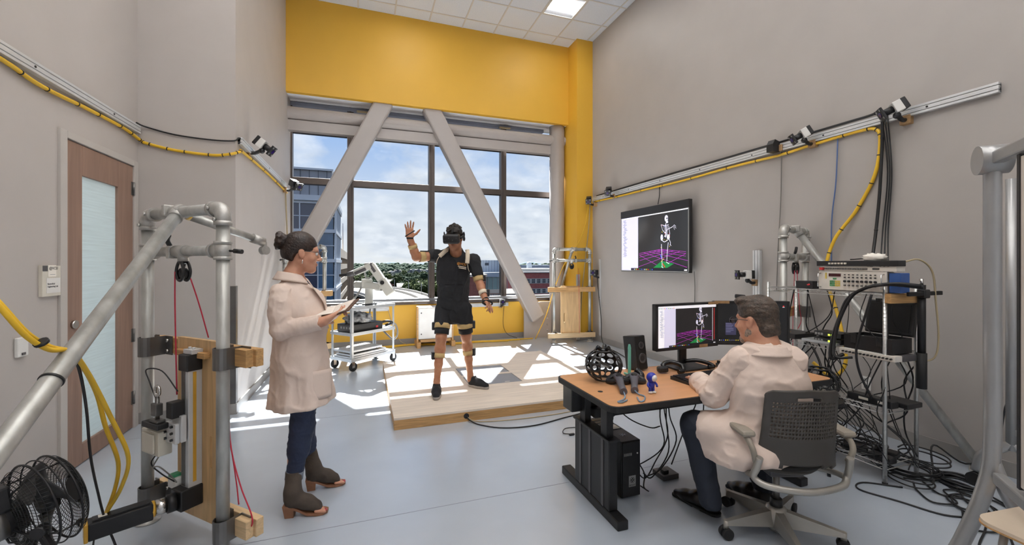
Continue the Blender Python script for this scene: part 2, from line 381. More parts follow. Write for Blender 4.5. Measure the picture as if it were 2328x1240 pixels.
# horizontal steel beam in front of the glass, shade cassette above it
prof = []
for a in range(0, 13):
    t = math.pi * (a / 12) - math.pi / 2
    prof.append((8.07 - .05 - .13 * math.cos(t), 4.07 + .11 * math.sin(t)))
prof += [(8.10, 4.18), (8.10, 3.775), (7.97, 3.775), (7.97, 3.95)]
YZ = Matrix(((0, 0, 1, 0), (1, 0, 0, 0), (0, 1, 0, 0), (0, 0, 0, 1)))
bm_ = MB(); bm_.ext(prof, XJ, 3.955, YZ); struct(bm_, 'trim_2', 'steel_white')
sc_ = thing('shade_cassette', 'grey roller shade cassette along the top of the window', 'roller shade', (1.3, 8.28, 4.28))
MB().box((XJ, 8.22, 4.285), (3.60, 8.33, ZS - .006), .006).build('cassette', 'shade_grey', sc_)
for x in (.0, 2.72): MB().box((x - .12, 8.17, 4.27), (x + .12, 8.22, 4.30), .004).build('bracket', 'tan_cable', sc_)
MB().cyl((3.80, 7.96, 0), (3.80, 7.96, ZS), .155, n=40, caps=False)
col = MB().cyl((3.795, 7.99, 0), (3.795, 7.99, ZS), .155, n=48); struct(col, 'trim_3', 'steel_white')
# diagonal steel braces
def brace(name, x0, z0, x1, z1):
    b = MB(); y = 7.93; dep = .22; wd = .31
    d = Vector((x1 - x0, 0, z1 - z0)).normalized()
    b.bar((x0, y, z0), (x1, y, z1), dep, wd, .03, up=(d.z, 0, -d.x)); struct(b, name, 'steel_white')
brace('trim_4', .36, 4.42, -1.40, .90)
brace('trim_5', 1.155, 4.42, 3.325, .40)
g = thing('gusset_plate', None, None, (3.38, 7.96, 0), kind='structure')
b = MB(); b.ext([(3.05, 0), (3.66, 0), (3.66, .73), (3.42, .735), (3.05, .66)], -7.98, -7.95, Matrix(((1, 0, 0, 0), (0, 0, -1, 0), (0, 1, 0, 0), (0, 0, 0, 1)))); struct(b, 'plate', 'steel_white', g)
for k in range(5): MB().lathe([(.021, 0), (.021, .008), (.013, .016), (0, .017)], 10, ML((3.565, 7.95, .145 + .118 * k), rx=math.pi / 2)).build('bolt', 'steel_white', g)
# ------------------------------------------------ door in the left wall
d = thing('door_1', None, None, (XL, 4.34, 0), kind='structure')
def dp(name, lo, hi, m, ch=0.003, par=None): return struct(MB().box(lo, hi, ch), name, m, par or d)
dp('jamb', (XL - .12, 3.80, 0), (XL + .018, 3.872, 2.45), 'frame_paint'); dp('jamb', (XL - .12, 4.80, 0), (XL + .018, 4.87, 2.45), 'frame_paint')
dp('head_jamb', (XL - .12, 3.872, 2.398), (XL + .018, 4.80, 2.45), 'frame_paint')
xl0, xl1 = XL - .04, XL + .006
dp('stile', (xl0, 3.878, .008), (xl1, 4.06, 2.392), 'door_wood'); dp('stile', (xl0, 4.55, .008), (xl1, 4.795, 2.392), 'door_wood')
dp('rail', (xl0, 4.06, 2.165), (xl1, 4.55, 2.392), 'door_wood'); dp('rail', (xl0, 4.06, .008), (xl1, 4.55, .15), 'door_wood')
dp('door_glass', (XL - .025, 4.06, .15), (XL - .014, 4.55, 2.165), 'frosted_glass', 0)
for z in (.28, .85, 2.19):
    h = MB(); h.cyl((XL + .012, 4.80, z - .06), (XL + .012, 4.80, z + .06), .009, n=10); h.box((XL + .004, 4.765, z - .06), (XL + .009, 4.84, z + .06)); struct(h, 'hinge', 'steel_dark', d)
h = MB(); h.cyl((xl1, 3.96, .93), (xl1 + .045, 3.96, .93), .012, n=12); h.bar((xl1 + .045, 3.95, .93), (xl1 + .045, 4.09, .93), .014, .018, .004); h.cyl((xl1, 3.96, .93), (xl1 + .006, 3.96, .93), .03, n=20); struct(h, 'lever_handle', 'chrome', d)
struct(MB().cyl((xl1, 3.955, 1.06), (xl1 + .018, 3.955, 1.06), .03, n=20), 'deadbolt', 'chrome', d)
# ================================================================ pipe-frame rigs
def elbow(b, c, sx, r=.037):
    """90 degree pipe elbow at the top of an upright; sx = side the crossbar leaves to"""
    pts = [Vector((c[0], c[1], c[2] - .085))] + [Vector((c[0] + sx * .045 * (1 - math.cos(a)), c[1], c[2] - .045 + .045 * math.sin(a))) for a in [math.pi / 2 * k / 8 for k in range(9)]] + [Vector((c[0] + sx * .085, c[1], c[2]))]
    b.tube(pts, r, 18)
    b.cyl(pts[0] - Vector((0, 0, .004)), pts[0] + Vector((0, 0, .02)), r + .004, n=20); b.cyl(pts[-1] - Vector((sx * .02, 0, 0)), pts[-1] + Vector((sx * .004, 0, 0)), r + .004, n=20)
    for p in ((c[0], c[1] - r, c[2] - .06), (c[0] + sx * .06, c[1] - r, c[2])):
        b.cyl(p, (p[0], p[1] - .012, p[2]), .009, n=8)
def tee(b, c, axis, out, r=.037, l=.095):
    """tee collar on a pipe: axis = through pipe, out = side branch"""
    a = Vector(axis).normalized(); o = Vector(out).normalized(); c = Vector(c)
    b.cyl(c - a * l / 2, c + a * l / 2, r, n=18); b.cyl(c - a * l / 2, c - a * (l / 2 - .016), r + .004, n=18); b.cyl(c + a * (l / 2 - .016), c + a * l / 2, r + .004, n=18)
    b.cyl(c, c + o * .075, r - .001, n=18); b.cyl(c + o * .06, c + o * .078, r + .004, n=18)
def rig(name, label, loc, rz, W, zt=1.785, board=True, stage=True, rails=True, braces=(), detail=True, flip_rail=False):
    t = thing(name, label, 'pipe rig', (loc[0], loc[1], 0), rz)
    def P(b, n, m, par=None): return b.build(n, m, par or t, local=True)
    for x, sx in ((0, 1), (W, -1)):
        P(MB().cyl((x, 0, .012), (x, 0, zt - .06), .030, n=20), 'upright', 'galvanised')
        b = MB(); elbow(b, (x, 0, zt), sx); P(b, 'elbow', 'cast_fitting')
        b = MB(); b.lathe([(.062, 0), (.062, .01), (.04, .013), (.038, .05), (.034, .052)], 24, ML((x, 0, 0)))
        P(b, 'floor_flange', 'cast_fitting')
        b = MB(); tee(b, (x, 0, 1.57), (0, 0, 1), (sx, 0, 0)); P(b, 'tee_fitting', 'cast_fitting')
    P(MB().cyl((.07, 0, zt), (W - .07, 0, zt), .030, n=20), 'top_bar', 'galvanised')
    P(MB().cyl((.06, 0, 1.57), (W - .06, 0, 1.57), .027, n=20), 'cross_bar', 'galvanised')
    b = MB(); xc = .32
    b.cyl((xc - .05, 0, zt), (xc + .05, 0, zt), .039, n=18); b.cbox((xc - .045, -.02, zt + .01), (.03, .07, .06), .006)
    if braces:
        v = (Vector(braces[0][1]) - Vector(braces[0][0])).normalized(); p = Vector(braces[0][0]); b.cyl(p - v * .03, p + v * .07, .037, n=18)
    P(b, 'brace_fitting', 'cast_fitting')
    for p0, p1, r, end in braces:
        o = P(MB().cyl(p0, p1, r, n=20), 'brace', 'galvanised')
        if end == 'swivel':
            d_ = (Vector(p1) - Vector(p0)).normalized(); q = Vector(p1)
            b = MB(); b.cyl(q - d_ * .06, q + d_ * .02, r + .007, n=18); e_ = q + d_ * .03
            b.cbox(e_ + Vector((0, 0, -.02)), (.02, .03, .05), .004); b.cyl(e_ + Vector((-.018, 0, -.055)), e_ + Vector((.018, 0, -.055)), .03, n=18)
            P(b, 'swivel_end', 'cast_fitting')
            P(MB().cyl(Vector(p0) - d_ * .002, Vector(p0) + d_ * .03, r + .0012, n=18), 'tape_mark', 'yellow_cable')
        elif end == 'foot':
            q = Vector(p1); b = MB(); b.cbox((q.x, q.y, .008), (.12, .12, .016), .004); b.cyl((q.x, q.y, .01), (q.x, q.y, .06), .03, n=16); P(b, 'brace_foot', 'cast_fitting')
    # pulley hanging under the cross bar
    xp = .348 if W > .7 else W / 2
    b = MB(); b.cyl((xp - .05, 0, 1.57), (xp + .05, 0, 1.57), .034, n=18); b.cyl((xp + .02, 0, 1.57), (xp + .02, 0, 1.515), .026, n=16); b.cbox((xp - .06, -.0, 1.565), (.03, .08, .07), .006); P(b, 'pulley_hanger', 'cast_fitting')
    b = MB()
    for s in (-1, 1):
        loop = [(xp + .02 + .036 * math.sin(a) * (1 if math.cos(a) < 0 else .75 + .25 * (1 - math.cos(a))), s * .016, 1.462 + .052 * math.cos(a)) for a in [2 * math.pi * k / 24 for k in range(24)]]
        b.tube(loop, .008, 8, closed=True)
    b.lathe([(.012, -.012), (.032, -.012), (.026, -.005), (.026, .005), (.032, .012), (.012, .012), (.012, -.012)], 24, ML((xp + .02, 0, 1.447), rx=math.pi / 2))
    b.cyl((xp + .02, -.02, 1.515), (xp + .02, .02, 1.515), .014, n=12)
    P(b, 'pulley', 'black_plastic')
    b = MB(); b.cyl((W, .0, 1.57), (W + .085, 0.03, 1.565), .006, n=8); b.cyl((W + .06, .02, 1.567), (W + .10, .035, 1.563), .012, n=10); P(b, 'clamp_handle', 'black_plastic')
    b = MB(); b.curve([(xp - .07, -.02, 1.60), (xp - .075, -.03, 1.63), (xp - .06, -.03, 1.66)], .012, 8, 4); P(b, 'clamp_lever', 'black_plastic')
    if rails:
        for z in (1.02, .15):
            P(MB().box((-.07, .075, z - .045), (W + .15, .115, z + .045), .003), 'cross_rail', 'lumber_pale' if z < .5 else 'lumber')
            for x in (0, W):
                b = MB(); pts = [(-.036, .075), (-.036, -.005)] + [(.036 * math.cos(a), -.005 + .036 * math.sin(a)) for a in [math.pi + math.pi * k / 8 for k in range(9)]] + [(.036, .075), (.11, .075), (.11, .070), (.040, .070)] + [(.040 * math.cos(a), -.005 + .041 * math.sin(a)) for a in [-math.pi * k / 8 for k in range(9)]] + [(-.040, .070), (-.075, .070), (-.075, .075)]
                b.ext([(px_ + x, py_) for px_, py_ in pts], z - .055, z + .055)
                P(b, 'pipe_strap', 'steel_dark')
                b = MB()
                for s in (-1, 1): b.cyl((x + .075, .072, z + s * .03), (x + .075, .055, z + s * .03), .010, n=6)
                P(b, 'strap_bolt', 'chrome')
            P(MB().box((W + .03, .035, z - .045), (W + .13, .075, z + .045), .002), 'spacer_block', 'lumber' if z > .5 else 'lumber_pale')
    if board:
        b = MB(); bl, br, bt, bb = .215, .605, 1.085, .10
        sl = [(.525, .42), (.525, .56), (.545, .56), (.545, .42)]
        # panel with a slotted hand hole, built round the slot
        y0, y1 = .048, .073
        b.box((bl, y0, bb), (.525, y1, bt)); b.box((.545, y0, bb), (br, y1, bt)); b.box((.525, y0, bb), (.545, y1, .40)); b.box((.525, y0, .57), (.545, y1, bt))
        P(b, 'backing_board', 'ply_rig')
        P(MB().box((bl + .02, y0 - .03, .99), (.53, y0, 1.022), .002), 'ledge_strip', 'lumber')
    if stage:
        y0 = .048; sx = .386
        P(MB().box((sx, -.02, .30), (sx + .07, y0, .94), .003), 'stage_profile', 'aluminium')
        P(MB().box((sx + .010, -.023, .31), (sx + .042, -.02, .93)), 'stage_cover', 'steel_dark')
        P(MB().box((sx + .070, .002, .33), (sx + .072, .018, .92)), 'stage_stripe', 'motor_yellow')
        P(MB().box((sx - .01, -.03, .925), (sx + .075, y0, 1.015), .006), 'stage_end_block', 'black_plastic')
        b = MB(); b.box((sx + .0, -.01, 1.015), (sx + .08, y0, 1.04), .002)
        for k in (0, 1): b.cyl((sx + .022 + .036 * k, .012, 1.04), (sx + .022 + .036 * k, .012, 1.05), .008, n=8)
        P(b, 'end_bracket', 'aluminium')
        P(MB().box((sx - .015, -.06, .195), (sx + .08, y0, .305), .006), 'gearbox', 'black_plastic')
        b = MB(); b.box((sx - .015, -.055, .56), (sx + .075, -.03, .70), .003); b.box((sx - .05, -.075, .555), (sx + .06, -.055, .66), .003); P(b, 'carriage', 'aluminium')
        b = MB()
        for i in range(2):
            for j in range(3): b.cyl((sx - .03 + .06 * i, -.075, .575 + .035 * j), (sx - .03 + .06 * i, -.085, .575 + .035 * j), .007, n=8)
        P(b, 'carriage_bolts', 'black_metal')
        P(MB().box((sx + .0, -.09, .69), (sx + .055, -.03, .775), .004), 'carriage_clip', 'black_plastic')
        b = MB(); b.box((sx - .085, -.12, .70), (sx - .035, -.085, .765), .004); b.cyl((sx - .06, -.10, .66), (sx - .06, -.10, .80), .010, n=10); b.box((sx - .10, -.12, .665), (sx - .02, -.08, .68), .003)
        P(b, 'load_cell', 'steel_dark')
        b = MB(); b.tube([(sx - .06 + .022 * math.cos(a), -.10, .828 + .026 * math.sin(a)) for a in [2 * math.pi * k / 20 for k in range(20)]], .0075, 8, closed=True); P(b, 'eye_bolt', 'chrome')
        P(MB().box((sx - .155, -.13, .635), (sx + .0, -.075, .665), .005), 'black_bracket', 'black_plastic')
        b = MB(); b.box((sx - .20, -.11, .485), (sx - .03, -.045, .615), .006); b.box((sx - .175, -.12, .50), (sx - .06, -.11, .60), .004); b.box((sx - .20, -.10, .505), (sx - .215, -.06, .595), .003); P(b, 'sensor_box', 'cream_plastic')
        for k, w_ in enumerate(([(sx - .09, -.09, .485), (sx - .12, -.10, .43), (sx - .06, -.08, .38), (sx - .02, -.04, .33)], [(sx - .06, -.09, .485), (sx - .10, -.10, .42), (sx - .02, -.11, .44), (sx - .03, -.05, .36), (sx + .0, -.04, .33)], [(sx - .07, -.10, .78), (sx - .14, -.10, .87), (sx - .17, -.10, .93), (sx - .10, -.06, .92), (sx + .01, -.04, .82)])):
            P(MB().curve(w_, .0035, 6), 'sensor_wire', 'black_cable' if k != 1 else 'grey_cable')
        P(MB().box((sx - .09, -.04, .285), (sx - .015, .03, .345), .004), 'junction_box', 'white_plastic')
        P(MB().box((sx - .075, -.045, .345), (sx - .03, .0, .36), .003), 'terminal', 'green_plastic')
        # motor reaching out towards the viewer
        my = -.06; mx0 = sx + .03; mz = .245
        def at(k): return (mx0 - .10 * (k / .33), my - k, mz)
        P(MB().cyl(at(0), at(.035), .046, n=20), 'coupling_ring', 'black_metal')
        P(MB().cyl(at(.03), at(.085), .038, n=24), 'gear_sleeve', 'chrome')
        P(MB().cyl(at(.082), at(.095), .040, n=24), 'orange_ring', 'motor_yellow')
        b = MB(); b.bar(at(.09), at(.315), .082, .082, .006); b.bar(Vector(at(.10)) + Vector((0, 0, .043)), Vector(at(.30)) + Vector((0, 0, .043)), .05, .012, .003); P(b, 'motor_body', 'black_metal')
        P(MB().bar(Vector(at(.25)) + Vector((0, 0, .050)), Vector(at(.28)) + Vector((0, 0, .050)), .03, .001), 'motor_label', 'paper')
        P(MB().bar(at(.314), at(.328), .086, .086, .004), 'motor_end_plate', 'motor_yellow')
        b = MB(); q = Vector(at(.30)); b.cyl(q + Vector((-.035, 0, .01)), q + Vector((-.075, -.005, .012)), .016, n=12); b.cyl(q + Vector((-.035, .03, -.01)), q + Vector((-.07, .03, -.012)), .014, n=12); P(b, 'motor_connector', 'cream_plastic')
        b = MB(); b.cyl(q + Vector((-.07, -.005, .012)), q + Vector((-.10, -.008, .014)), .018, n=12); b.cyl(q + Vector((-.068, .03, -.012)), q + Vector((-.095, .03, -.012)), .016, n=12); P(b, 'connector_nut', 'black_plastic')
    return t
def toloc(t, p): return INV[t.name] @ Vector(p)
def w2l(loc, rz, p): return ML((loc[0], loc[1], 0), rz).inverted() @ Vector(p)
LA = (-1.19, 3.03); RA = -math.pi / 4
rigA = rig('pipe_rig', 'galvanised pipe rig with black motor and linear stage standing nearest on the left', LA, RA, .726,
    braces=[(w2l(LA, RA, (-.96, 2.80, 1.785)), w2l(LA, RA, (-.97, .17, .03)), .030, 'foot'), (w2l(LA, RA, (-0.968,2.905,1.785)), w2l(LA, RA, (-0.658,3.252,1.657)), .024, 'swivel')])
# red cords of that rig
def cord(pts, r=.0035, **k): return MB().curve(pts, r, 6, 5).build('red_cord', 'red_cord', **k)
cord([(-0.97,2.778,1.459), (-0.97,2.778,1.263), (-0.944,2.727,0.801)], parent=rigA)
cord([(-0.901,2.765,1.442), (-0.859,2.771,1.284), (-0.819,2.789,1.089)], parent=rigA)
cord([(-0.692,2.68,0.903), (-0.687,2.679,0.544), (-0.615,2.569,0.346), (-0.546,2.481,0.231), (-0.535,2.466,0.181), (-0.55,2.482,0.145)], parent=rigA)
cord([(-0.777,2.774,0.814), (-0.693,2.702,0.512), (-0.644,2.621,0.337), (-0.62,2.57,0.235)], parent=rigA)
LBr = (4.13, 7.22)
RBr = math.pi - math.atan2(.10, .71)
rigB = rig('pipe_rig', 'pipe rig with plywood panel standing by the white column in the far corner', LBr, RBr, .717, stage=False,
    braces=[(w2l(LBr, RBr, (3.78, 7.27, 1.785)), w2l(LBr, RBr, (3.80, 7.80, 1.0)), .026, '')])
MB().box((3.93, 7.35, .02), (3.99, 7.40, 1.30), .003).build('stage_profile', 'galvanised', rigB)
cord([(3.83, 7.12, 1.42), (3.83, 7.09, .9), (3.83, 7.08, .2)], r=.003, parent=rigB)
LCr = (3.63, 2.83); RCr = math.atan2(.23, .60)
rigC = rig('pipe_rig', 'pipe rig standing behind the wire shelf rack against the grey wall', LCr, RCr, .645, zt=1.83, board=False, stage=False,
    braces=[(w2l(LCr, RCr, (3.93, 2.93, 1.83)), w2l(LCr, RCr, (4.22, 1.76, .03)), .030, 'foot')])
cord([(3.80, 2.85, 1.44), (3.78, 2.85, 1.0), (3.79, 2.86, .6)], r=.003, parent=rigC)
cord([(3.90, 2.90, 1.44), (3.93, 2.90, 1.10), (3.98, 2.92, .95), (3.88, 2.9, .85)], r=.003, parent=rigC)
rigD = rig('pipe_rig', 'pipe rig half hidden behind the standing woman near the window', (-.613, 7.627), math.atan2(.50, .50) + math.pi, .717, stage=False, board=False)
# yellow motor cables and black cable coming in from the left, tied to the long brace
b = thing('cable_bundle', 'thick yellow cables looping from the left edge to the motor', 'cable', (-0.965,1.875,1.199))
for k, pts in enumerate(([(-1.09,1.707,1.449), (-1.04,1.722,1.368), (-1.003,1.762,1.273), (-0.984,1.829,1.217), (-0.97,1.909,1.193), (-0.986,2.042,1.085), (-1.006,2.24,0.853), (-1.01,2.389,0.622), (-1.085,2.501,0.44), (-1.177,2.586,0.296), (-1.197,2.603,0.247)],
        [(-1.107,1.735,1.459), (-1.057,1.749,1.377), (-1.018,1.788,1.281), (-0.998,1.855,1.223), (-0.976,1.932,1.184), (-1.005,2.07,1.088), (-1.023,2.182,0.964), (-1.05,2.297,0.8), (-1.071,2.443,0.588), (-1.122,2.535,0.429), (-1.194,2.613,0.273), (-1.206,2.617,0.23)])):
    MB().curve(pts, .0085, 8).build('yellow_cable', 'yellow_cable', b)
MB().curve([(-1.133,1.776,1.481), (-1.073,1.776,1.38), (-1.025,1.801,1.282), (-1.012,1.881,1.216), (-0.986,1.936,1.184), (-1.005,2.027,1.107), (-1.054,2.172,0.917), (-1.129,2.357,0.654), (-1.172,2.51,0.409), (-1.177,2.575,0.259), (-1.138,2.572,0.135), (-1.086,2.522,0.029)], .005, 8).build('black_cable', 'black_cable', b)
MB().curve([(-1.177,2.575,0.259), (-1.189,2.537,0.252), (-1.191,2.506,0.189), (-1.179,2.48,0.08)], .004, 6).build('black_cable', 'black_cable', b)
bd = (Vector((-.97, .17, .03)) - Vector((-.96, 2.80, 1.785))).normalized(); q = Vector((-.96, 2.80, 1.785)) + bd * 1.20
MB().cyl(q - bd * .004, q + bd * .004, .033, n=20).build('cable_tie', 'black_cable', b); MB().cyl((-0.99,1.799,1.249), (-0.988,1.804,1.241), .02, n=12).build('cable_tie', 'black_cable', b)
# ================================================================ platform with force plates
p = thing('wooden_platform', 'low plywood platform with two grey force plates in the sunlight', 'platform', (1.47, 5.1, 0))
x0, x1, y0, y1, zt = .257, 2.68, 3.94, 6.25, .108
MB().box((x0, y0, .0), (x1, y0 + .038, .089), .002).build('front_joist', 'lumber', p)
MB().box((x0, y1 - .038, .0), (x1, y1, .089), .002).build('rear_joist', 'lumber', p)
MB().box((x0, y0 + .038, .0), (x0 + .038, y1 - .038, .089), .002).build('side_joist', 'lumber', p)
MB().box((x1 - .038, y0 + .038, .0), (x1, y1 - .038, .089), .002).build('side_joist', 'lumber', p)
ys = 5.16
for a, c in (((x0, y0), (1.15, ys)), ((1.15, y0), (1.785, 4.705)), ((1.785, y0), (x1, ys)), ((x0, ys + .002), (1.15, y1)), ((1.15, 5.56), (1.785, y1)), ((1.785, ys + .002), (x1, y1)), ((1.15, 5.105), (1.785, 5.178))):
    MB().box((a[0], a[1], .089), (c[0], c[1], zt)).build('deck_sheet', 'plywood', p)
mat('force_plate', (150, 152, 156), 0.38, metal=0.2, var=0.05, scale=6)
for a, c in (((1.157, 5.184), (1.779, 5.554)), ((1.157, 4.711), (1.779, 5.099))):
    o = MB().box((a[0], a[1], .05), (c[0], c[1], zt - .001), .002).build('force_plate', 'force_plate', p)
    MB().box((c[0] - .20, a[1] + .03, zt - .001), (c[0] - .14, a[1] + .045, zt + .0004)).build('plate_label', 'paper', o)
MB().cyl((.922, y0 - .0015, .052), (.922, y0 + .01, .052), .026, n=24).build('cable_hole', 'black_rubber', p)
c_ = thing('floor_cable', 'thin dark cables running from the platform hole towards the desk', 'cable', (.92, 3.93, 0))
MB().curve([(.925, 3.95, .05), (.95, 3.90, .02), (1.02, 3.80, .006), (1.2, 3.66, .006), (1.5, 3.62, .006), (1.9, 3.72, .006), (2.3, 3.78, .006), (2.9, 3.6, .006)], .006, 6).build('cable_strand', 'black_cable', c_)
MB().curve([(.925, 3.95, .045), (.98, 3.91, .012), (1.1, 3.86, .006), (1.4, 3.82, .006), (1.8, 3.82, .006), (2.2, 3.86, .006), (2.6, 3.75, .006)], .005, 6).build('cable_strand', 'tan_cable', c_)
c2_ = MB(); c2_.curve([(1.835,3.453,0.006), (1.722,3.449,0.01), (1.661,3.37,0.008), (1.711,3.317,0.01)], .004, 6); c2_.cbox((1.718,3.314,0.01), (.05, .02, .014), .003)
c2_.build('short_cable', 'black_cable', label='short black cable end lying on the floor left of the desk leg', cat='cable')
# ================================================================ rails with motion-capture cameras
def rail(name, p0, p1, out, label, h=.075, dep=.04, cat='rail'):
    """slotted aluminium profile between p0 and p1, standing off along out"""
    t = thing(name, label, cat, ((p0[0] + p1[0]) / 2, (p0[1] + p1[1]) / 2, (p0[2] + p1[2]) / 2))
    p0 = Vector(p0); p1 = Vector(p1); d = (p1 - p0).normalized(); o = Vector(out); u = d.cross(o)
    def pr(w0, w1, d0, d1, n, m):
        c = (p0 + p1) / 2 + u * ((w0 + w1) / 2) + o * ((d0 + d1) / 2)
        R = Matrix((u, o, d)).transposed(); R = R if R.determinant() > 0 else Matrix((-u, o, d)).transposed()
        MB().cbox(c, (w1 - w0, d1 - d0, (p1 - p0).length), .002, R).build(n, m, t)
    pr(-h / 2, -h * .25, 0, dep, 'rail_lip', 'aluminium'); pr(h * .25, h / 2, 0, dep, 'rail_lip', 'aluminium'); pr(-h * .19, h * .19, 0, dep, 'rail_web', 'aluminium'); pr(-h / 2 + .002, h / 2 - .002, 0, dep * .6, 'rail_core', 'alu_groove')
    L = (p1 - p0).length; n = max(1, int(L / .8))
    for k in range(n):
        q = p0 + d * (L * (k + .5) / n) + o * dep; MB().cyl(q, q + o * .003, .008, n=10).build('rail_bolt', 'black_metal', t)
    return t
rail('wall_rail', (XL, -1.4, 2.75), (XL, 4.86, 2.75), (1, 0, 0), 'long aluminium rail high on the left wall above the door')
rail('wall_rail', (XJ, 4.98, 2.76), (XJ, 7.6, 2.76), (1, 0, 0), 'aluminium rail on the far left wall beside the window')
rail('wall_rail', (XR, 1.69, 2.765), (XR, 7.36, 2.78), (-1, 0, 0), 'long aluminium rail high on the right wall above the screen')
rail('wall_rail', (1.75, YB, .69), (2.76, YB, .69), (0, -1, 0), 'short aluminium rail on the yellow wall behind the headset wearer', .07)
rail('wall_rail', (-.6, YB, .675), (.44, YB, .675), (0, -1, 0), 'short aluminium rail on the yellow wall behind the cart', .07)
rail('wall_rail', (XR, 3.66, .95), (XR, 3.66, 1.66), (-1, 0, 0), 'upright aluminium rail on the right wall beside the rear pipe rig', .09)
rail('wall_rail', (XR, 7.12, .12), (XR, 7.12, 1.60), (-1, 0, 0), 'slim upright rail in the far right corner by the yellow pillar', .05, .02)
mat('wood_wedge', (176, 140, 98), 0.6, var=0.12, scale=30)
mat('lens_purple', (58, 40, 110), 0.08, var=0.2)
def mocap(loc, wall, aim, label, s=1.25, white=True):
    """box camera with square ring-light on a ball arm; wall = direction back to the wall"""
    t = thing('motion_capture_camera', label, 'camera', loc, group=None)
    c = Vector(loc); a = (Vector(aim) - c).normalized(); R = basis(a)
    w_ = Vector(wall)
    def P(b, n, m): return b.build(n, m, t)
    P(MB().cbox(c, (.075 * s, .075 * s, .05 * s), .006, R), 'camera_body', 'white_plastic' if white else 'black_plastic')
    P(MB().cbox(c - a * .035 * s, (.077 * s, .077 * s, .03 * s), .006, R), 'camera_back', 'black_plastic')
    P(MB().cyl(c + a * .02 * s, c + a * .085 * s, .023 * s, n=18), 'lens_barrel', 'black_plastic')
    b = MB(); b.cbox(c + a * .09 * s, (.085 * s, .085 * s, .014 * s), .003, R); P(b, 'ring_light', 'black_metal')
    P(MB().cyl(c + a * .096 * s, c + a * .101 * s, .017 * s, n=18), 'lens_glass', 'lens_purple')
    b = MB()
    for i in (-1, 1):
        for j in (-1, 1): b.cbox(c + a * .097 * s + R @ Vector((i * .028 * s, j * .028 * s, 0)), (.014 * s, .014 * s, .003), 0, R)
    P(b, 'light_corner', 'grey_plastic')
    foot = c + w_ * (.10 * s) + Vector((0, 0, -.075 * s)); 
    b = MB(); b.ell(c - R @ Vector((0, 0, 0)) + Vector((0, 0, -.055 * s)), .022 * s, 12, 8); b.curve([c + Vector((0, 0, -.05 * s)), (c + foot) / 2 + Vector((0, 0, -.04 * s)), foot], .014 * s, 10, 4); P(b, 'ball_arm', 'black_plastic')
    P(MB().cbox(foot + w_ * .012, (.06 * s, .06 * s, .06 * s), .004, basis(w_)), 'mount_block', 'wood_wedge')
    return t
MC = (1.4, 5.0, .9)
mocap((4.16, 2.24, 2.80), (1, 0, 0), MC, 'white box camera nearest on the right wall rail')
mocap((4.16, 3.02, 2.81), (1, 0, 0), MC, 'white box camera between the black sensor and the yellow cable bend on the right rail')
mocap((4.16, 6.60, 2.83), (1, 0, 0), (1.8, 4, .5), 'box camera second from the pillar on the right rail, above the screen', white=False)
mocap((4.14, 7.27, 2.76), (1, 0, 0), (1.8, 4, .5), 'box camera at the pillar end of the right rail', white=False)
mocap((-1.07, 5.36, 2.84), (-1, 0, 0), MC, 'white box camera at the near end of the far left rail', 1.4)
mocap((-1.05, 7.55, 2.79), (-1, 0, 0), MC, 'dark box camera on the far left rail by the window edge', 1.4, white=False)
mocap((4.20, 7.14, 1.34), (1, 0, 0), (1.5, 4.8, 1.2), 'low box camera on the slim upright rail by the yellow pillar', white=False)
mocap((4.16, 3.68, 1.38), (1, 0, 0), (1.5, 5, 1.3), 'low box camera on the upright rail behind the desk monitors')
mocap((2.60, 8.0, .75), (0, 1, 0), (1.8, 4, .9), 'small box camera on the short rail under the window')
sn = thing('wall_sensor', 'small black angled sensor box on the right wall rail', 'sensor', (4.22, 3.40, 2.72))
b = MB(); b.ext([(0, 0), (.10, 0), (.10, .11), (.03, .13), (0, .08)], 3.36, 3.44, Matrix(((1, 0, 0, 4.16), (0, 0, 1, 0), (0, 1, 0, 2.72), (0, 0, 0, 1)))); b.build('sensor_case', 'black_plastic', sn)
MB().cbox((4.255, 3.38, 2.76), (.02, .10, .07), .003).build('mount_block', 'wood_wedge', sn)
# ================================================================ cables on the walls
def cable(pts, r, m, label, n=6, k=6, name='cable', cat='cable', group=None): return MB().curve(pts, r, n, k).build(name, m, label=label, cat=cat, group=group)
def tied(pts, r, m, label, ties, wall):
    t = thing('tied_cable', label, 'cable', pts[len(pts) // 2]); P = catmull(pts, 8); MB().tube(P, r, 8).build('cable_run', m, t)
    for k in range(ties):
        i = int((k + .5) * (len(P) - 1) / ties); d = (P[min(i + 1, len(P) - 1)] - P[i - 1]).normalized()
        MB().cyl(P[i] - d * .004, P[i] + d * .004, r * 1.22, n=10).build('cable_tie', 'black_cable', t)
xa = XL + .02
tied([(xa, -1.0, 2.69), (xa, 2.2, 2.685), (xa, 3.2, 2.69), (xa, 3.6, 2.66), (xa, 4.1, 2.68), (xa, 4.6, 2.69), (xa + .01, 4.86, 2.66), (xa + .06, 4.88, 2.635), (-1.7, 4.88, 2.59), (-1.4, 4.88, 2.57), (-1.25, 4.87, 2.59), (XJ + .03, 4.92, 2.63), (XJ + .02, 5.1, 2.67), (XJ + .02, 6.2, 2.69), (XJ + .02, 7.4, 2.68), (XJ + .03, 7.68, 2.66)], .014, 'yellow_cable', 'yellow cable tied along the left wall rail and across to the far left rail', 26, 0)
cable([(xa + .01, 4.80, 2.80), (xa + .05, 4.88, 2.79), (-1.7, 4.885, 2.74), (-1.4, 4.885, 2.72), (XJ - .01, 4.885, 2.73), (XJ + .02, 4.95, 2.78), (XJ + .02, 5.2, 2.80)], .007, 'black_cable', 'black cable crossing the short wall between the two left rails')
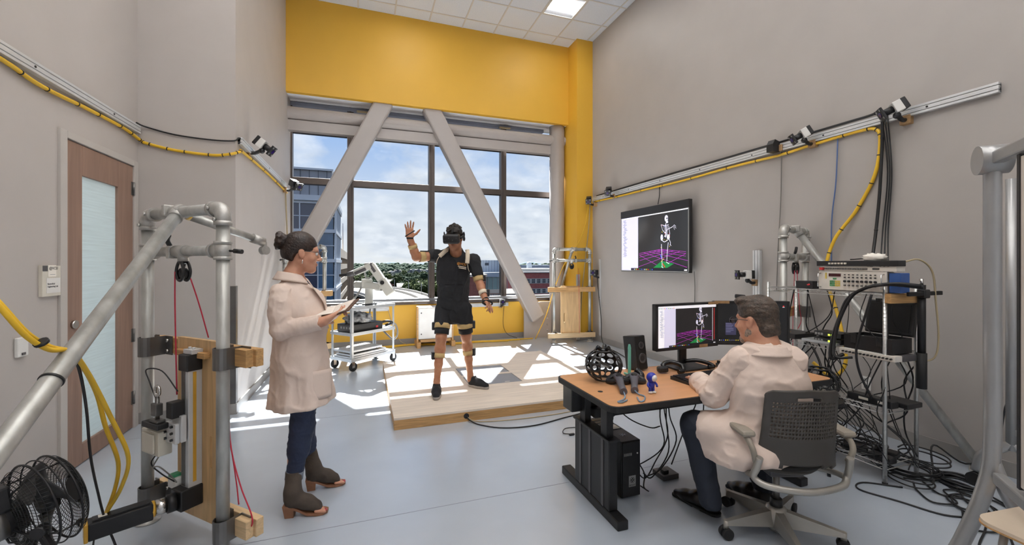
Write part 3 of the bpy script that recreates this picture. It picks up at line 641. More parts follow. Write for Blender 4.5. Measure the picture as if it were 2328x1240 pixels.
cable([(XJ + .02, 7.62, 2.72), (XJ + .02, 7.68, 2.45), (XJ + .03, 7.74, 1.9), (XJ + .03, 7.76, 1.2)], .012, 'tan_cable', 'tan cable dropping from the far left rail beside the window')
xr = XR - .02
tied([(xr, 7.3, 2.73), (xr, 6.5, 2.71), (xr, 5.6, 2.70), (xr, 4.8, 2.69), (xr, 4.0, 2.70), (xr, 3.4, 2.69), (xr, 3.0, 2.71), (xr, 2.6, 2.72), (xr, 2.47, 2.70), (xr, 2.43, 2.60), (xr, 2.47, 2.3), (xr, 2.62, 2.0), (xr - .06, 2.78, 1.72), (4.15, 2.80, 1.40), (4.05, 2.62, 1.0), (3.95, 2.5, .66), (3.85, 2.55, .52), (3.80, 2.68, .62)], .015, 'yellow_cable', 'thick yellow cable along the right wall rail dropping behind the rack', 24, 0)
tied([(xr - .01, 7.2, 2.83), (xr - .01, 5.5, 2.835), (xr - .01, 4.2, 2.83), (xr - .01, 3.0, 2.83), (xr - .01, 2.55, 2.83), (xr - .03, 2.42, 2.82), (xr - .035, 2.395, 2.70), (xr - .02, 2.42, 2.2), (xr - .04, 2.44, 1.8), (4.1, 2.4, 1.42)], .012, 'black_cable', 'black cable bundle on top of the right rail hanging down the wall', 5, 0)
for k in range(3):
    cable([(xr - .03, 2.40 - .02 * k, 2.78), (xr - .01, 2.37 - .015 * k, 2.3), (xr - .02, 2.40 - .02 * k, 1.8), (4.12, 2.34 - .03 * k, 1.42)], .006, 'black_cable', 'thin black cable hanging beside the black bundle on the right wall', group='hanging cables by the bundle')
cable([(xr, 3.36, 2.72), (xr, 3.37, 2.2), (xr, 3.40, 1.7), (xr, 3.42, 1.2)], .005, 'grey_cable', 'thin grey cable hanging from the black sensor to behind the monitors')
cable([(xr, 2.78, 2.80), (xr, 2.80, 2.3), (xr, 2.84, 1.9), (xr, 2.84, 1.3)], .006, 'blue_cable', 'thin blue cable hanging straight down from the right rail')
cable([(xr, 5.37, 2.72), (xr - .01, 5.36, 2.55), (xr - .02, 5.38, 2.42)], .006, 'black_cable', 'short black cable with clip hanging above the wall screen')
cable([(4.24, 7.14, 1.3), (4.26, 7.10, .9), (4.25, 7.0, .45), (4.2, 6.9, .12), (4.1, 6.6, .01), (4.05, 6.2, .01), (3.9, 5.6, .01)], .007, 'black_cable', 'black cable from the low corner camera along the foot of the right wall')
cable([(4.16, 7.31, 2.73), (4.10, 7.33, 2.3), (3.95, 7.36, 1.9), (3.75, 7.55, 1.5), (3.60, 7.70, 1.0), (3.45, 7.74, .5), (3.2, 7.72, .02)], .008, 'yellow_cable', 'yellow cable sagging from the pillar corner behind the far pipe rig')
cable([(4.22, 7.36, 2.72), (4.19, 7.37, 2.2), (4.12, 7.37, 1.6), (4.05, 7.37, 1.0), (4.0, 7.37, .3)], .010, 'tan_cable', 'tan cable hanging straight down the yellow pillar')
for k in range(3):
    cable([(3.2 - .3 * k, 7.85 - .04 * k, .012), (2.6, 7.86 - .05 * k, .012), (2.0, 7.92 - .05 * k, .012), (1.6, 7.9 - .06 * k, .012), (.8, 8.02 - .04 * k, .012), (.3, 7.95 - .06 * k, .012), (-.3, 8.0 - .05 * k, .012)], .011, 'yellow_cable', 'yellow cable lying along the foot of the yellow wall', group='yellow floor cables')
cable([(2.62, 8.02, .72), (2.66, 8.06, .66), (2.64, 8.06, .3), (2.72, 8.04, .1), (2.9, 7.95, .02)], .005, 'black_cable', 'thin dark cable from the camera under the window to the floor')
cable([(.42, 8.07, .66), (.5, 8.07, .4), (.62, 8.05, .1), (.75, 7.98, .02)], .006, 'tan_cable', 'thin tan cable hanging from the rail end behind the cart')
# ================================================================ wall screen and screen pictures
mat('scr_lavender', (214, 212, 236), .3, var=0, emit=0.38); mat('scr_dark', (46, 45, 46), .15, var=0, emit=0.12); mat('scr_magenta', (176, 40, 186), .3, var=0, emit=0.40)
mat('scr_green', (20, 130, 62), .3, var=0, emit=0.35); mat('scr_bone', (216, 214, 232), .3, var=0, emit=0.40); mat('scr_text', (120, 122, 160), .3, var=0, emit=0.25)
mat('scr_bar', (28, 30, 38), .3, var=0, emit=0.15); mat('scr_red', (205, 44, 40), .3, var=0, emit=0.40); mat('scr_yellow', (228, 206, 50), .3, var=0, emit=0.40); mat('scr_blue', (70, 80, 214), .3, var=0, emit=0.40); mat('scr_white', (240, 240, 246), .3, var=0, emit=0.42); mat('scr_popup', (62, 62, 92), .3, var=0, emit=0.25)
mat('scr_black', (30, 31, 33), .2, var=0, emit=0.07)
def screen_picture(par, M, W, H, kind):
    """flat picture on a display: M takes (u right, v up, out) in metres from the lower left corner of the picture"""
    L = {}; zz = {'n': 0}
    def q(col, pts, z):
        b = L.setdefault(col, MB()); b.add([(x * W, (1 - y) * H, z) for x, y in pts], [tuple(range(len(pts) - 1, -1, -1))], False, M)
    def rect(col, a, b_, c, d, z): q(col, [(a, b_), (c, b_), (c, d), (a, d)], z)
    def line(col, pts, w, z):
        for (xa_, ya_), (xb_, yb_) in zip(pts[:-1], pts[1:]):
            dx, dy = (xb_ - xa_) * W, (yb_ - ya_) * H; l_ = math.hypot(dx, dy) or 1; nx, ny = -dy / l_ * w / 2 / W, dx / l_ * w / 2 / H
            q(col, [(xa_ + nx, ya_ + ny), (xb_ + nx, yb_ + ny), (xb_ - nx, yb_ - ny), (xa_ - nx, ya_ - ny)], z)
    def disc(col, cx, cy, rx, ry, z, n=14): q(col, [(cx + rx * math.cos(2 * math.pi * k / n), cy + ry * math.sin(2 * math.pi * k / n)) for k in range(n)], z)
    rnd = random.Random(3)
    if kind == 2:
        rect('scr_black', 0, 0, 1, 1, .0006)
        rect('scr_popup', .13, .50, .28, .82, .001)
        for k in range(6): rect('scr_text', .135, .52 + .042 * k, .2 + .07 * rnd.random(), .535 + .042 * k, .0014)
        for k in range(15): rect(rnd.choice(['scr_white', 'scr_yellow', 'scr_blue', 'scr_text']), .04 + .029 * k, .945, .053 + .029 * k, .965, .0014)
        rect('scr_red', .935, .06, .955, .09, .0014); rect('scr_white', .93, .095, .96, .105, .0014)
    else:
        px_ = .29 if kind == 1 else .29
        top = .0 if kind == 1 else .07
        rect('scr_dark', px_, top, 1, .955, .0006); rect('scr_lavender', 0, top, px_, 1, .0008)
        if kind == 3:
            rect('scr_white', 0, 0, 1, .07, .0008); rect('scr_white', 0, .07, .10, 1, .0010)
            for k in range(9): rect(['scr_green', 'scr_green', 'scr_text', 'scr_red', 'scr_blue'][k % 5], .01 + .03 * k, .045, .028 + .03 * k, .06, .0014)
            for k in range(4): line('scr_red', [(.965, .1), (.965, .9)], .004, .0016)
            line('scr_white', [(.935, .09), (.935, .93)], .003, .0016)
        else:
            rect('scr_white', 0, 0, 1, .018, .0008)
        for k in range(34):
            xx = .03 + .008 * rnd.randint(0, 2); yy = top + .04 + .021 * k
            if yy > .75: break
            rect('scr_text', xx, yy, xx + .02 + .045 * rnd.random(), yy + .008, .0013)
        # floor grid in perspective
        def gp(a, c):   # a,c in -1..1 ground coordinates -> picture
            X_ = a - c; D_ = 2.6 - (a + c); return (.64 + .62 * X_ / D_, .52 + .40 / D_ * 1.25)
        lo, hi = px_ + .003, .935 if kind == 3 else .995
        def clipline(p_, q_):
            pts = [(p_[0] + (q_[0] - p_[0]) * t / 24, p_[1] + (q_[1] - p_[1]) * t / 24) for t in range(25)]
            seg = [s_ for s_ in pts if lo < s_[0] < hi and s_[1] < .95]
            if len(seg) > 1: line('scr_magenta', [seg[0], seg[-1]], .0045 * W / 1.5, .0010)
        for k in range(7):
            g_ = -1 + k * .34; clipline(gp(g_, -1), gp(g_, 1.2)); clipline(gp(-1, g_), gp(1.2, g_))
        q('scr_green', [(.53, .945), (.65, .83), (.82, .875), (.73, .945)], .0012)
        S = lambda pts, w=.016: line('scr_bone', pts, w * .62 * W / 1.5, .0016)
        disc('scr_bone', .718, .115, .024, .056, .0017); rect('scr_bone', .712, .16, .742, .195, .0017)
        disc('scr_dark', .726, .115, .008, .014, .0020); disc('scr_dark', .742, .115, .005, .012, .0020)
        S([(.71, .20), (.715, .33), (.705, .45)], .022)
        for k in range(8): S([(.675 + .004 * k, .235 + .022 * k), (.70, .228 + .022 * k), (.735, .232 + .022 * k), (.745 - .004 * k, .245 + .022 * k)], .007)
        S([(.645, .21), (.70, .235), (.75, .225)], .012); S([(.645, .21), (.665, .30)], .010); S([(.665, .30), (.70, .36), (.735, .30)], .012)
        S([(.735, .30), (.80, .27)], .014); S([(.80, .27), (.825, .24), (.845, .27)], .010); S([(.82, .265), (.85, .30)], .008); S([(.815, .275), (.83, .32)], .008)
        S([(.75, .25), (.765, .37), (.755, .46)], .012); S([(.755, .46), (.775, .53), (.768, .57)], .014); S([(.768, .55), (.785, .58)], .009)
        disc('scr_bone', .655, .43, .018, .055, .0017); disc('scr_bone', .745, .43, .02, .045, .0017); S([(.65, .47), (.69, .51), (.74, .48)], .016); S([(.69, .41), (.72, .41)], .022)
        disc('scr_dark', .70, .46, .016, .03, .0019)
        S([(.65, .54), (.655, .73)], .018); S([(.655, .73), (.66, .92)], .016); S([(.65, .925), (.675, .945)], .018)
        S([(.745, .52), (.73, .68)], .018); S([(.73, .68), (.725, .83)], .016); S([(.715, .845), (.755, .875)], .018)
        for k in range(16): disc(rnd.choice(['scr_red', 'scr_yellow', 'scr_blue']), rnd.choice([.655, .73, .70, .76]) + rnd.uniform(-.012, .012), rnd.uniform(.2, .85), .004, .008, .0021, 6)
        line('scr_yellow', [(.645, .84), (.685, .79)], .008 * W / 1.5, .0021); line('scr_red', [(.665, .87), (.70, .935)], .014 * W / 1.5, .0021); line('scr_blue', [(.635, .72), (.65, .78)], .016 * W / 1.5, .0021)
        rect('scr_bar', .17 if kind == 1 else .18, .955, 1, 1, .0010)
        for k in range(12): rect(['scr_text', 'scr_white', 'scr_yellow', 'scr_red', 'scr_green', 'scr_blue'][k % 6], .20 + .028 * k, .968, .212 + .028 * k, .988, .0014)
        rect('scr_white', .95, .968, .985, .988, .0014)
    names = {'scr_lavender': 'side_panel_picture', 'scr_dark': 'viewport_picture', 'scr_magenta': 'grid_picture', 'scr_bone': 'skeleton_picture', 'scr_text': 'text_lines_picture', 'scr_bar': 'taskbar_picture', 'scr_popup': 'popup_picture', 'scr_black': 'desktop_picture'}
    for col, b in L.items():
        o = b.build(names.get(col, 'picture_marks'), col, par); o['kind'] = 'stuff'
tv = thing('wall_screen', 'large black wall screen showing a white skeleton on a magenta grid', 'screen', (4.25, 5.42, 1.38))
MB().box((4.175, 4.613, 1.378), (4.225, 6.228, 2.392), .006).build('screen_body', 'black_plastic', tv)
MB().box((4.225, 4.8, 1.5), (4.30, 6.0, 2.25), .01).build('wall_mount', 'black_metal', tv)
MB().box((4.165, 4.613, 2.275), (4.18, 6.228, 2.392), .004).build('top_bar', 'black_plastic', tv)
TW, TH = 1.575, .872
MT = Matrix(((0, 0, -1, 4.1745), (-1, 0, 0, 6.208), (0, 1, 0, 1.398), (0, 0, 0, 1)))
o_ = MB().box((4.1742, 4.633, 1.398), (4.176, 6.208, 2.270)).build('screen_panel', 'black_gloss', tv); screen_picture(o_, MT, TW, TH, 1)
b = MB(); b.box((4.168, 4.620, 1.385), (4.176, 4.633, 2.275)); b.box((4.168, 6.208, 1.385), (4.176, 6.221, 2.275)); b.box((4.168, 4.62, 1.385), (4.176, 6.221, 1.398)); b.build('bezel', 'grey_plastic', tv)
cable([(4.27, 4.63, 1.40), (4.28, 4.63, 1.2), (4.285, 4.64, .9), (4.285, 4.64, .5)], .006, 'grey_cable', 'thin grey cable hanging below the right end of the wall screen')
# switch, sockets and the door sign
sw = thing('door_sign', 'pale room sign plate with paper slips beside the door', 'sign', (XL, 3.70, 1.28))
SM = Matrix(((0, 0, 1, XL + .022), (1, 0, 0, 3.615), (0, 1, 0, 1.285), (0, 0, 0, 1)))
MB().box((0, 0, -.022), (.175, .205, 0), .002, SM).build('backing_plate', 'cream_plastic', sw)
MB().box((.0, .168, 0), (.045, .205, .002), 0, SM).build('dark_corner', 'dark_grey_plastic', sw)
pp = MB().box((.048, .130, 0), (.125, .208, .003), 0, SM).build('paper_slip', 'paper', sw)
textmesh('@VCU', .028, SM @ Matrix.Translation((.055, .178, .0035)), 'lettering', 'print_dark', pp)
MB().box((.065, .144, .003), (.115, .147, .0034), 0, SM).build('text_line', 'print_grey', pp)
pn = MB().box((.035, .022, 0), (.168, .122, .002), 0, SM).build('name_panel', 'white_plastic', sw)
textmesh('Biomedical', .016, SM @ Matrix.Translation((.042, .078, .0025)), 'lettering', 'print_dark', pn); textmesh('Engineering Lab', .016, SM @ Matrix.Translation((.042, .060, .0025)), 'lettering', 'print_dark', pn)
s_ = thing('light_switch', 'white switch plate on the left wall at the picture edge', 'switch', (XL, 3.44, .95)); MB().box((XL, 3.41, .93), (XL + .02, 3.50, 1.05), .006).build('switch_plate', 'white_plastic', s_); MB().box((XL + .02, 3.44, .94), (XL + .024, 3.47, .955), .001).build('switch_slot', 'dark_grey_plastic', s_)
def outlet(loc, wall, label):
    t = thing('wall_outlet', label, 'outlet', loc); n = Vector(wall); c = Vector(loc); R = basis(n); R = Matrix((Vector((0, 0, 1)).cross(n), Vector((0, 0, 1)), n)).transposed()
    MB().cbox(c, (.075, .12, .008), .002, R).build('outlet_plate', 'white_plastic', t)
    for s in (-1, 1): MB().cbox(c + Vector((0, 0, s * .028)) + n * .004, (.032, .03, .003), .001, R).build('socket', 'grey_plastic', t)
outlet((XJ + .004, 5.66, .42), (1, 0, 0), 'white wall outlet nearer of the pair on the far left wall'); outlet((XJ + .004, 5.80, .42), (1, 0, 0), 'white wall outlet farther of the pair on the far left wall')
outlet((XR - .004, 3.3, .46), (-1, 0, 0), 'white wall outlet on the right wall behind the desk end'); outlet((XR - .004, 2.55, .42), (-1, 0, 0), 'metal outlet plate with black plugs behind the wire rack')
# ================================================================ white cabinet on a wooden frame
t = thing('equipment_cabinet', 'white metal cabinet on a wooden frame behind the headset wearer', 'cabinet', (1.22, 7.85, 0))
MB().box((.925, 7.70, .15), (1.53, 8.03, .72), .006).build('cabinet_box', 'white_plastic', t)
MB().box((.94, 7.69, .17), (1.52, 7.70, .70), .003).build('cabinet_door', 'white_plastic', t)
for z in (.24, .62): MB().cyl((.975, 7.692, z), (.975, 7.684, z), .012, n=12).build('door_lock', 'dark_grey_plastic', t)
for x in (.895, 1.53): MB().box((x, 7.70, .08), (x + .03, 7.74, .74), .002).build('frame_post', 'lumber', t)
for x in (.89, 1.51): MB().box((x, 7.62, .0), (x + .07, 8.03, .10), .003).build('frame_foot', 'lumber', t)
MB().box((.96, 7.70, .09), (1.51, 7.74, .14), .002).build('frame_rail', 'lumber', t)
MB().cyl((1.46, 7.85, .72), (1.46, 7.85, .75), .022, n=14).build('stop_button', 'red_plastic', t)
# ================================================================ instrument cart with robot arm
CO = (-.156, 6.284); CR = math.radians(39.8)
def CW(x, y, z): return ML((CO[0], CO[1], 0), CR) @ Vector((x, y, z))
ct = thing('instrument_cart', 'three-shelf grey metal cart carrying a robot arm by the window', 'cart', (CO[0], CO[1], 0), CR)
def cp(b, n, m, par=None): return b.build(n, m, par or ct, local=True)
mat('cart_metal', (186, 190, 194), .35, metal=.55, var=.06, scale=6)
for z in (.885, .525, .165):
    b = MB(); b.box((-.03, -.03, z - .006), (.774, .43, z)); 
    for lo, hi in (((-.03, -.03, z - .03), (.774, -.022, z + .014)), ((-.03, .422, z - .03), (.774, .43, z + .014)), ((-.03, -.022, z - .03), (-.022, .422, z + .014)), ((.766, -.022, z - .03), (.774, .422, z + .014))): b.box(lo, hi)
    cp(b, 'cart_shelf', 'cart_metal')
for x in (-.02, .764):
    for y in (-.02, .42):
        sx = .035 if x < 0 else -.035; sy = .035 if y < 0 else -.035
        b = MB(); b.box((min(x, x + sx * .12), min(y, y + sy), .13), (max(x, x + sx * .12), max(y, y + sy), .90)); b.box((min(x, x + sx), min(y, y + sy * .12), .13), (max(x, x + sx), max(y, y + sy * .12), .90)); cp(b, 'corner_post', 'cart_metal')
        cx_, cy_ = x + sx * .6, y + sy * .6
        w = MB(); w.lathe([(.02, -.016), (.058, -.016), (.063, -.01), (.063, .01), (.058, .016), (.02, .016)], 22, ML((cx_ + .02, cy_, .063), rx=math.pi / 2)); wo = cp(w, 'caster', 'black_rubber')
        b = MB(); b.box((cx_ - .03, cy_ - .022, .125), (cx_ + .04, cy_ + .022, .135)); b.box((cx_ - .01, cy_ - .022, .05), (cx_ + .035, cy_ - .018, .13)); b.box((cx_ - .01, cy_ + .018, .05), (cx_ + .035, cy_ + .022, .13)); cp(b, 'caster_fork', 'chrome', wo)
# controller box, crumpled bag and boards on the shelves
t = thing('controller_box', 'black electronics box on the middle shelf of the cart', 'electronics', CW(.30, .2, .527), CR)
b = MB(); b.box((-.26, -.17, 0), (.28, .17, .115), .006); cp(b, 'case', 'black_plastic', t)
cp(MB().box((-.262, -.15, .02), (-.258, .15, .10)), 'front_panel', 'dark_grey_plastic', t)
for k in range(4): cp(MB().box((-.266, -.12 + .06 * k, .05), (-.262, -.09 + .06 * k, .08)), 'panel_key', 'grey_plastic', t)
cp(MB().box((.15, -.1735, .03), (.19, -.17, .06)), 'power_switch', 'red_plastic', t)
mat('plastic_bag', (60, 62, 66), .18, var=.35, scale=14, bump=.6, bscale=22, c2=(190, 194, 198))
rn = random.Random(5)
def blobmesh(c, r, amp, f, n=26, m=16, floor=None, seed=1):
    b = MB(); b.ell((0, 0, 0), 1, n, m); R_ = random.Random(seed); ph = [R_.uniform(0, 6.28) for _ in range(9)]
    vs = []
    for v in b.v:
        x, y, z = v; k = 1 + amp * (math.sin(f * x * 2.1 + ph[0]) * math.sin(f * y * 1.7 + ph[1]) + .6 * math.sin(f * z * 2.9 + ph[2] + f * x) + .4 * math.sin(f * 2.3 * (x + y) + ph[3]) * math.sin(f * 1.9 * (z - y) + ph[4]))
        q = Vector((c[0] + x * k * r[0], c[1] + y * k * r[1], c[2] + z * k * r[2]))
        if floor is not None and q.z < floor: q.z = floor
        vs.append(q)
    b.v = [tuple(v) for v in vs]; return b
bb = blobmesh(CW(.27, .2, .70), (.19, .16, .10), .13, 4, floor=.643)
bb.build('plastic_bag', 'plastic_bag', label='crumpled clear and black plastic bag on the black electronics box', cat='bag')
for k, (x0_, x1_, y0_, y1_, z_, h_) in enumerate(((-.02, .66, -.01, .36, .168, .035), (.0, .62, .0, .34, .205, .03), (-.01, .56, .02, .38, .255, .03))):
    lab = ['lowest grey board', 'middle grey board', 'top grey board'][k] + ' of the stack on the bottom shelf of the cart'
    b = MB(); b.box((x0_, y0_, 0), (x1_, y1_, h_), .003, ML((CO[0], CO[1], z_), CR)); 
    if k == 2:
        for x in (.05, .5):
            for y in (.06, .33): b.cyl(CW(x, y, .235), CW(x, y, .256), .012, n=8)
    b.build('metal_board', 'cart_metal', label=lab, cat='board', group='boards on the cart')
mat('robot_grey', (196, 196, 190), .4, var=.04)
rb = thing('robot_arm', 'light grey jointed robot arm standing on the cart top', 'robot arm', CW(.50, .24, .887))
B0 = CW(.50, .24, .887)
def V(*a): return Vector(a)
MB().lathe([(.11, 0), (.11, .012), (.075, .016), (.06, .03), (.055, .25), (.07, .26), (.07, .30)], 28, Matrix.Translation(B0)).build('base_column', 'robot_grey', rb)
S0 = V(*(-0.095,6.848,1.192)); S1 = V(*(0.256,6.651,1.162))
MB().bar(S0, S1, .12, .10, .012).build('shoulder', 'robot_grey', rb)
MB().cyl(S0 - (S1 - S0).normalized() * .03, S0 + (S1 - S0).normalized() * .05, .055, n=20).build('shoulder_motor', 'robot_grey', rb)
MB().cbox(B0 + V(-.03, 0, .33), (.16, .13, .12), .012).build('waist', 'robot_grey', rb)
U0 = V(*(0.379,6.459,1.066)); U1 = V(*(0.092,6.56,1.506)); um = U0.lerp(U1, .45)
ud = (U1 - U0).normalized()
MB().bar(U0, um, .10, .135, .008).build('upper_arm', 'robot_grey', rb)
MB().bar(um, U1 - ud * .02, .095, .11, .012).build('upper_arm_link', 'robot_grey', rb)
MB().bar(U1 - ud * .16, U1 + ud * .01, .10, .07, .02).build('elbow_cover', 'dark_grey_plastic', rb)
MB().cyl(um - ud * .04 + V(-.02, -.06, 0), um - ud * .04 + V(-.018, -.054, 0), .03, n=20).build('joint_cap', 'black_plastic', rb)
F0 = V(*(0.116,6.551,1.481)); F1 = V(*(-0.128,6.637,1.37)); F2 = V(*(-0.226,6.672,1.345)); F3 = V(*(-0.336,6.71,1.332))
MB().bar(F0, F1, .10, .085, .012).build('forearm', 'robot_grey', rb)
MB().bar(F0.lerp(F1, .35) + V(-.0, -.05, -.01), F1 + V(0, -.05, -.01), .03, .05, .012).build('forearm_cover', 'dark_grey_plastic', rb)
MB().bar(F0 + V(.02, 0, .035), F0 + V(-.11, .02, .02), .06, .03, .008).build('elbow_plate', 'grey_plastic', rb)
MB().cyl(F1 + (F0 - F1).normalized() * .02, F2, .045, .035, n=18).build('wrist', 'dark_grey_plastic', rb)
MB().bar(F2, F3, .05, .04, .008).build('gripper', 'black_plastic', rb)
MB().curve([U1 - ud * .08 + V(-.03, .02, 0), B0 + V(-.06, 0, .55), B0 + V(-.04, 0, .40), B0 + V(.03, -.02, .42), U1 - ud * .14], .013, 8).build('arm_hose', 'grey_plastic', rb)
MB().curve([B0 + V(.05, -.08, .34), B0 + V(.08, -.1, .24), B0 + V(.16, -.12, .22), U0 + V(-.07, -.02, .06)], .012, 8).build('arm_hose', 'grey_plastic', rb)
MB().curve([B0 + V(-.09, -.04, .30), B0 + V(-.16, -.06, .16), B0 + V(-.24, -.08, .05), CW(.2, .12, .92)], .014, 8).build('arm_hose', 'grey_plastic', rb)
pts = []
for k in range(60):
    a = k / 59; q = F1.lerp(F2, .2) + V(.03 - .03 * a, -.02, -.04 - .07 * math.sin(a * math.pi * .9)); pts.append(q + V(.008 * math.cos(k * 1.5), .008 * math.sin(k * 1.5), .01 * math.sin(k * 1.5)) + V(.08 * (1 - a), 0, 0))
MB().tube(pts, .004, 6).build('coiled_lead', 'black_cable', rb)
MB().curve([CW(.30, .15, .90), CW(.42, .10, .905), CW(.56, .14, .905), CW(.62, .25, .905), CW(.55, .35, .905), CW(.40, .36, .905), CW(.30, .28, .905)], .011, 8).build('base_cable', 'black_cable', rb)
cable([CW(.60, .35, .90), CW(.70, .44, .86), CW(.70, .46, .70), CW(.64, .40, .60)], .012, 'grey_cable', 'grey hose hanging behind the cart from the robot arm')
cable([CW(.58, .2, .60), CW(.72, .05, .62), CW(.82, .0, .55), CW(.85, .0, .40), CW(.80, .04, .33), CW(.74, .1, .40), CW(.70, .2, .50)], .014, 'grey_cable', 'grey hose looping off the right end of the cart')
cable([CW(.55, .12, .60), CW(.66, .02, .63), CW(.72, -.02, .60), CW(.66, .06, .56)], .02, 'black_cable', 'knotted black strap on the right end of the black electronics box')
# ================================================================ floor fan
FC = V(*(-1.244,2.291,0.514)); FA = V(.62, .77, .12).normalized(); FR = basis(FA)
fn = thing('floor_fan', 'black drum floor fan seen from behind at the lower left corner', 'fan', (FC.x, FC.y, 0))
def FP(r, a, z): return FC + FR @ V(r * math.cos(a), r * math.sin(a), z)
RF = .18
for k, (r, z, th) in enumerate(((RF, .035, .0045), (RF, -.035, .0045), (RF * 1.0, 0, .003))):
    MB().tube([FP(r, 2 * math.pi * i / 48, z) for i in range(48)], th, 6, closed=True).build('guard_ring', 'black_metal', fn)
b = MB()
for k in range(11):
    r = .05 + (RF - .06) * k / 10; z = .10 * math.sqrt(max(0, 1 - (r / RF) ** 2))
    b.tube([FP(r, 2 * math.pi * i / 40, -.035 - z * .8) for i in range(40)], .0014, 4, closed=True); b.tube([FP(r, 2 * math.pi * i / 40, .035 + z * .6) for i in range(40)], .0014, 4, closed=True)
b.build('guard_wires', 'black_metal', fn, kind='stuff')
b = MB()
for k in range(72):
    a = 2 * math.pi * k / 72
    for s in (-1, 1):
        P_ = []
        for j in range(6):
            r = .05 + (RF - .05) * j / 5; z = .10 * math.sqrt(max(0, 1 - (r / RF) ** 2)) * (.8 if s < 0 else .6); P_.append(FP(r, a + s * .5 * (1 - r / RF), s * (.035 + z)))
        b.tube(P_, .0011, 3)
b.build('guard_spokes', 'black_metal', fn, kind='stuff')
for k in range(4):
    a = .4 + math.pi / 2 * k; MB().tube([FP(RF, a, .035), FP(RF, a, -.035), FP(RF * .7, a, -.10), FP(.06, a, -.118)], .004, 6).build('guard_rib', 'black_metal', fn)
mat('fan_blade', (92, 92, 92), .4, metal=.4, var=.08)
for k in range(3):
    a0 = 2 * math.pi * k / 3 + .5
    b = MB(); b.surf(lambda u, v: FP(.035 + (RF - .055) * v, a0 + (u - .5) * (.9 + .5 * v), (u - .5) * .07), 10, 8); bo = b.build('fan_blade', 'fan_blade', fn)
    md = bo.modifiers.new('s', 'SOLIDIFY'); md.thickness = .002
MB().cyl(FP(0, 0, -.02), FP(0, 0, .03), .04, n=24).build('blade_hub', 'black_plastic', fn); MB().cyl(FP(0, 0, .088), FP(0, 0, .096), .052, n=24).build('guard_cap', 'black_plastic', fn)
MB().cyl(FP(0, 0, -.20), FP(0, 0, -.07), .062, n=28).build('motor_housing', 'black_plastic', fn)
MB().cyl(FP(0, 0, -.165), FP(0, 0, -.125), .0635, n=28).build('motor_band', 'steel_dark', fn)
MB().cbox(FC + FR @ V(0, .0, -.15) + V(0, 0, .10), (.09, .10, .075), .01, basis(FA)).build('switch_box', 'black_plastic', fn)
MB().bar(FC + V(.06, -.14, -.05), (FC.x + .26, FC.y - .16, .04), .03, .022, .006).build('stand_leg', 'black_metal', fn)
MB().bar(FC + V(-.10, .1, -.16), (FC.x - .14, FC.y + .12, .03), .04, .03, .006).build('stand_leg', 'black_metal', fn)
MB().bar((FC.x + .32, FC.y - .26, .02), (FC.x + .28, FC.y + .06, .02), .04, .03, .006).build('stand_foot', 'black_metal', fn)
MB().bar((FC.x - .14, FC.y - .2, .02), (FC.x - .14, FC.y + .24, .02), .04, .03, .006).build('stand_foot', 'black_metal', fn)
MB().cyl(FC + V(.06, -.16, -.05), FC + V(.06, -.12, -.05), .022, n=14).build('pivot_knob', 'black_plastic', fn)
cable([FC + FR @ V(0, 0, -.2), FC + V(-.25, -.12, -.12), FC + V(-.22, -.15, -.30), (FC.x - .1, FC.y - .2, .02), (FC.x - .35, FC.y - .25, .012), (FC.x - .6, FC.y - .2, .012)], .006, 'black_cable', 'black power cord curling from the floor fan')
# ================================================================ desk
dk = thing('desk', 'wood-topped height-adjustable desk with black edge and legs', 'desk', (2.1, 2.27, 0))
def rrect(x0, y0, x1, y1, r, n=6):
    o = []
    for cx_, cy_, a0 in ((x1 - r, y1 - r, 0), (x0 + r, y1 - r, 90), (x0 + r, y0 + r, 180), (x1 - r, y0 + r, 270)):
        o += [(cx_ + r * math.cos(math.radians(a0 + 90 * k / n)), cy_ + r * math.sin(math.radians(a0 + 90 * k / n))) for k in range(n + 1)]
    return o
DX0, DX1, DY0, DY1, DZ = 1.235, 2.955, 1.925, 2.625, .74
MB().ext(rrect(DX0, DY0, DX1, DY1, .06), DZ - .034, DZ - .002).build('edge_band', 'black_rubber', dk)
MB().ext(rrect(DX0 + .012, DY0 + .012, DX1 - .012, DY1 - .012, .05), DZ - .003, DZ).build('desk_top', 'desk_laminate', dk)
MB().cyl((1.33, 2.2, DZ - .001), (1.33, 2.2, DZ + .0008), .016, n=16).build('grommet_hole', 'black_rubber', dk)
for sx_ in (1.375, 2.80):
    MB().box((sx_ - .035, 2.03, .0), (sx_ + .035, 2.74, .055), .006).build('desk_foot', 'black_metal', dk)
    b = MB(); b.box((sx_ - .03, 2.13, .055), (sx_ + .03, 2.55, .47), .006); b.box((sx_ - .04, 2.12, .46), (sx_ + .04, 2.56, .475), .003); b.build('leg_housing', 'black_metal', dk)
    for y in (2.20, 2.35, 2.47): MB().box((sx_ - .034, y - .012, .06), (sx_ - .03, y + .012, .46)).build('housing_rib', 'dark_grey_plastic', dk)
    for y in (2.20, 2.46): MB().box((sx_ - .022, y - .035, .47), (sx_ + .022, y + .035, .70), .003).build('lift_column', 'black_metal', dk)
    MB().box((sx_ - .03, 2.02, .685), (sx_ + .03, 2.58, .706), .003).build('top_bracket', 'black_metal', dk)
MB().box((1.41, 2.40, .50), (2.77, 2.46, .56), .004).build('cross_beam', 'black_metal', dk)
MB().box((1.28, 2.47, .53), (1.48, 2.60, .705), .006).build('cable_box', 'black_plastic', dk)
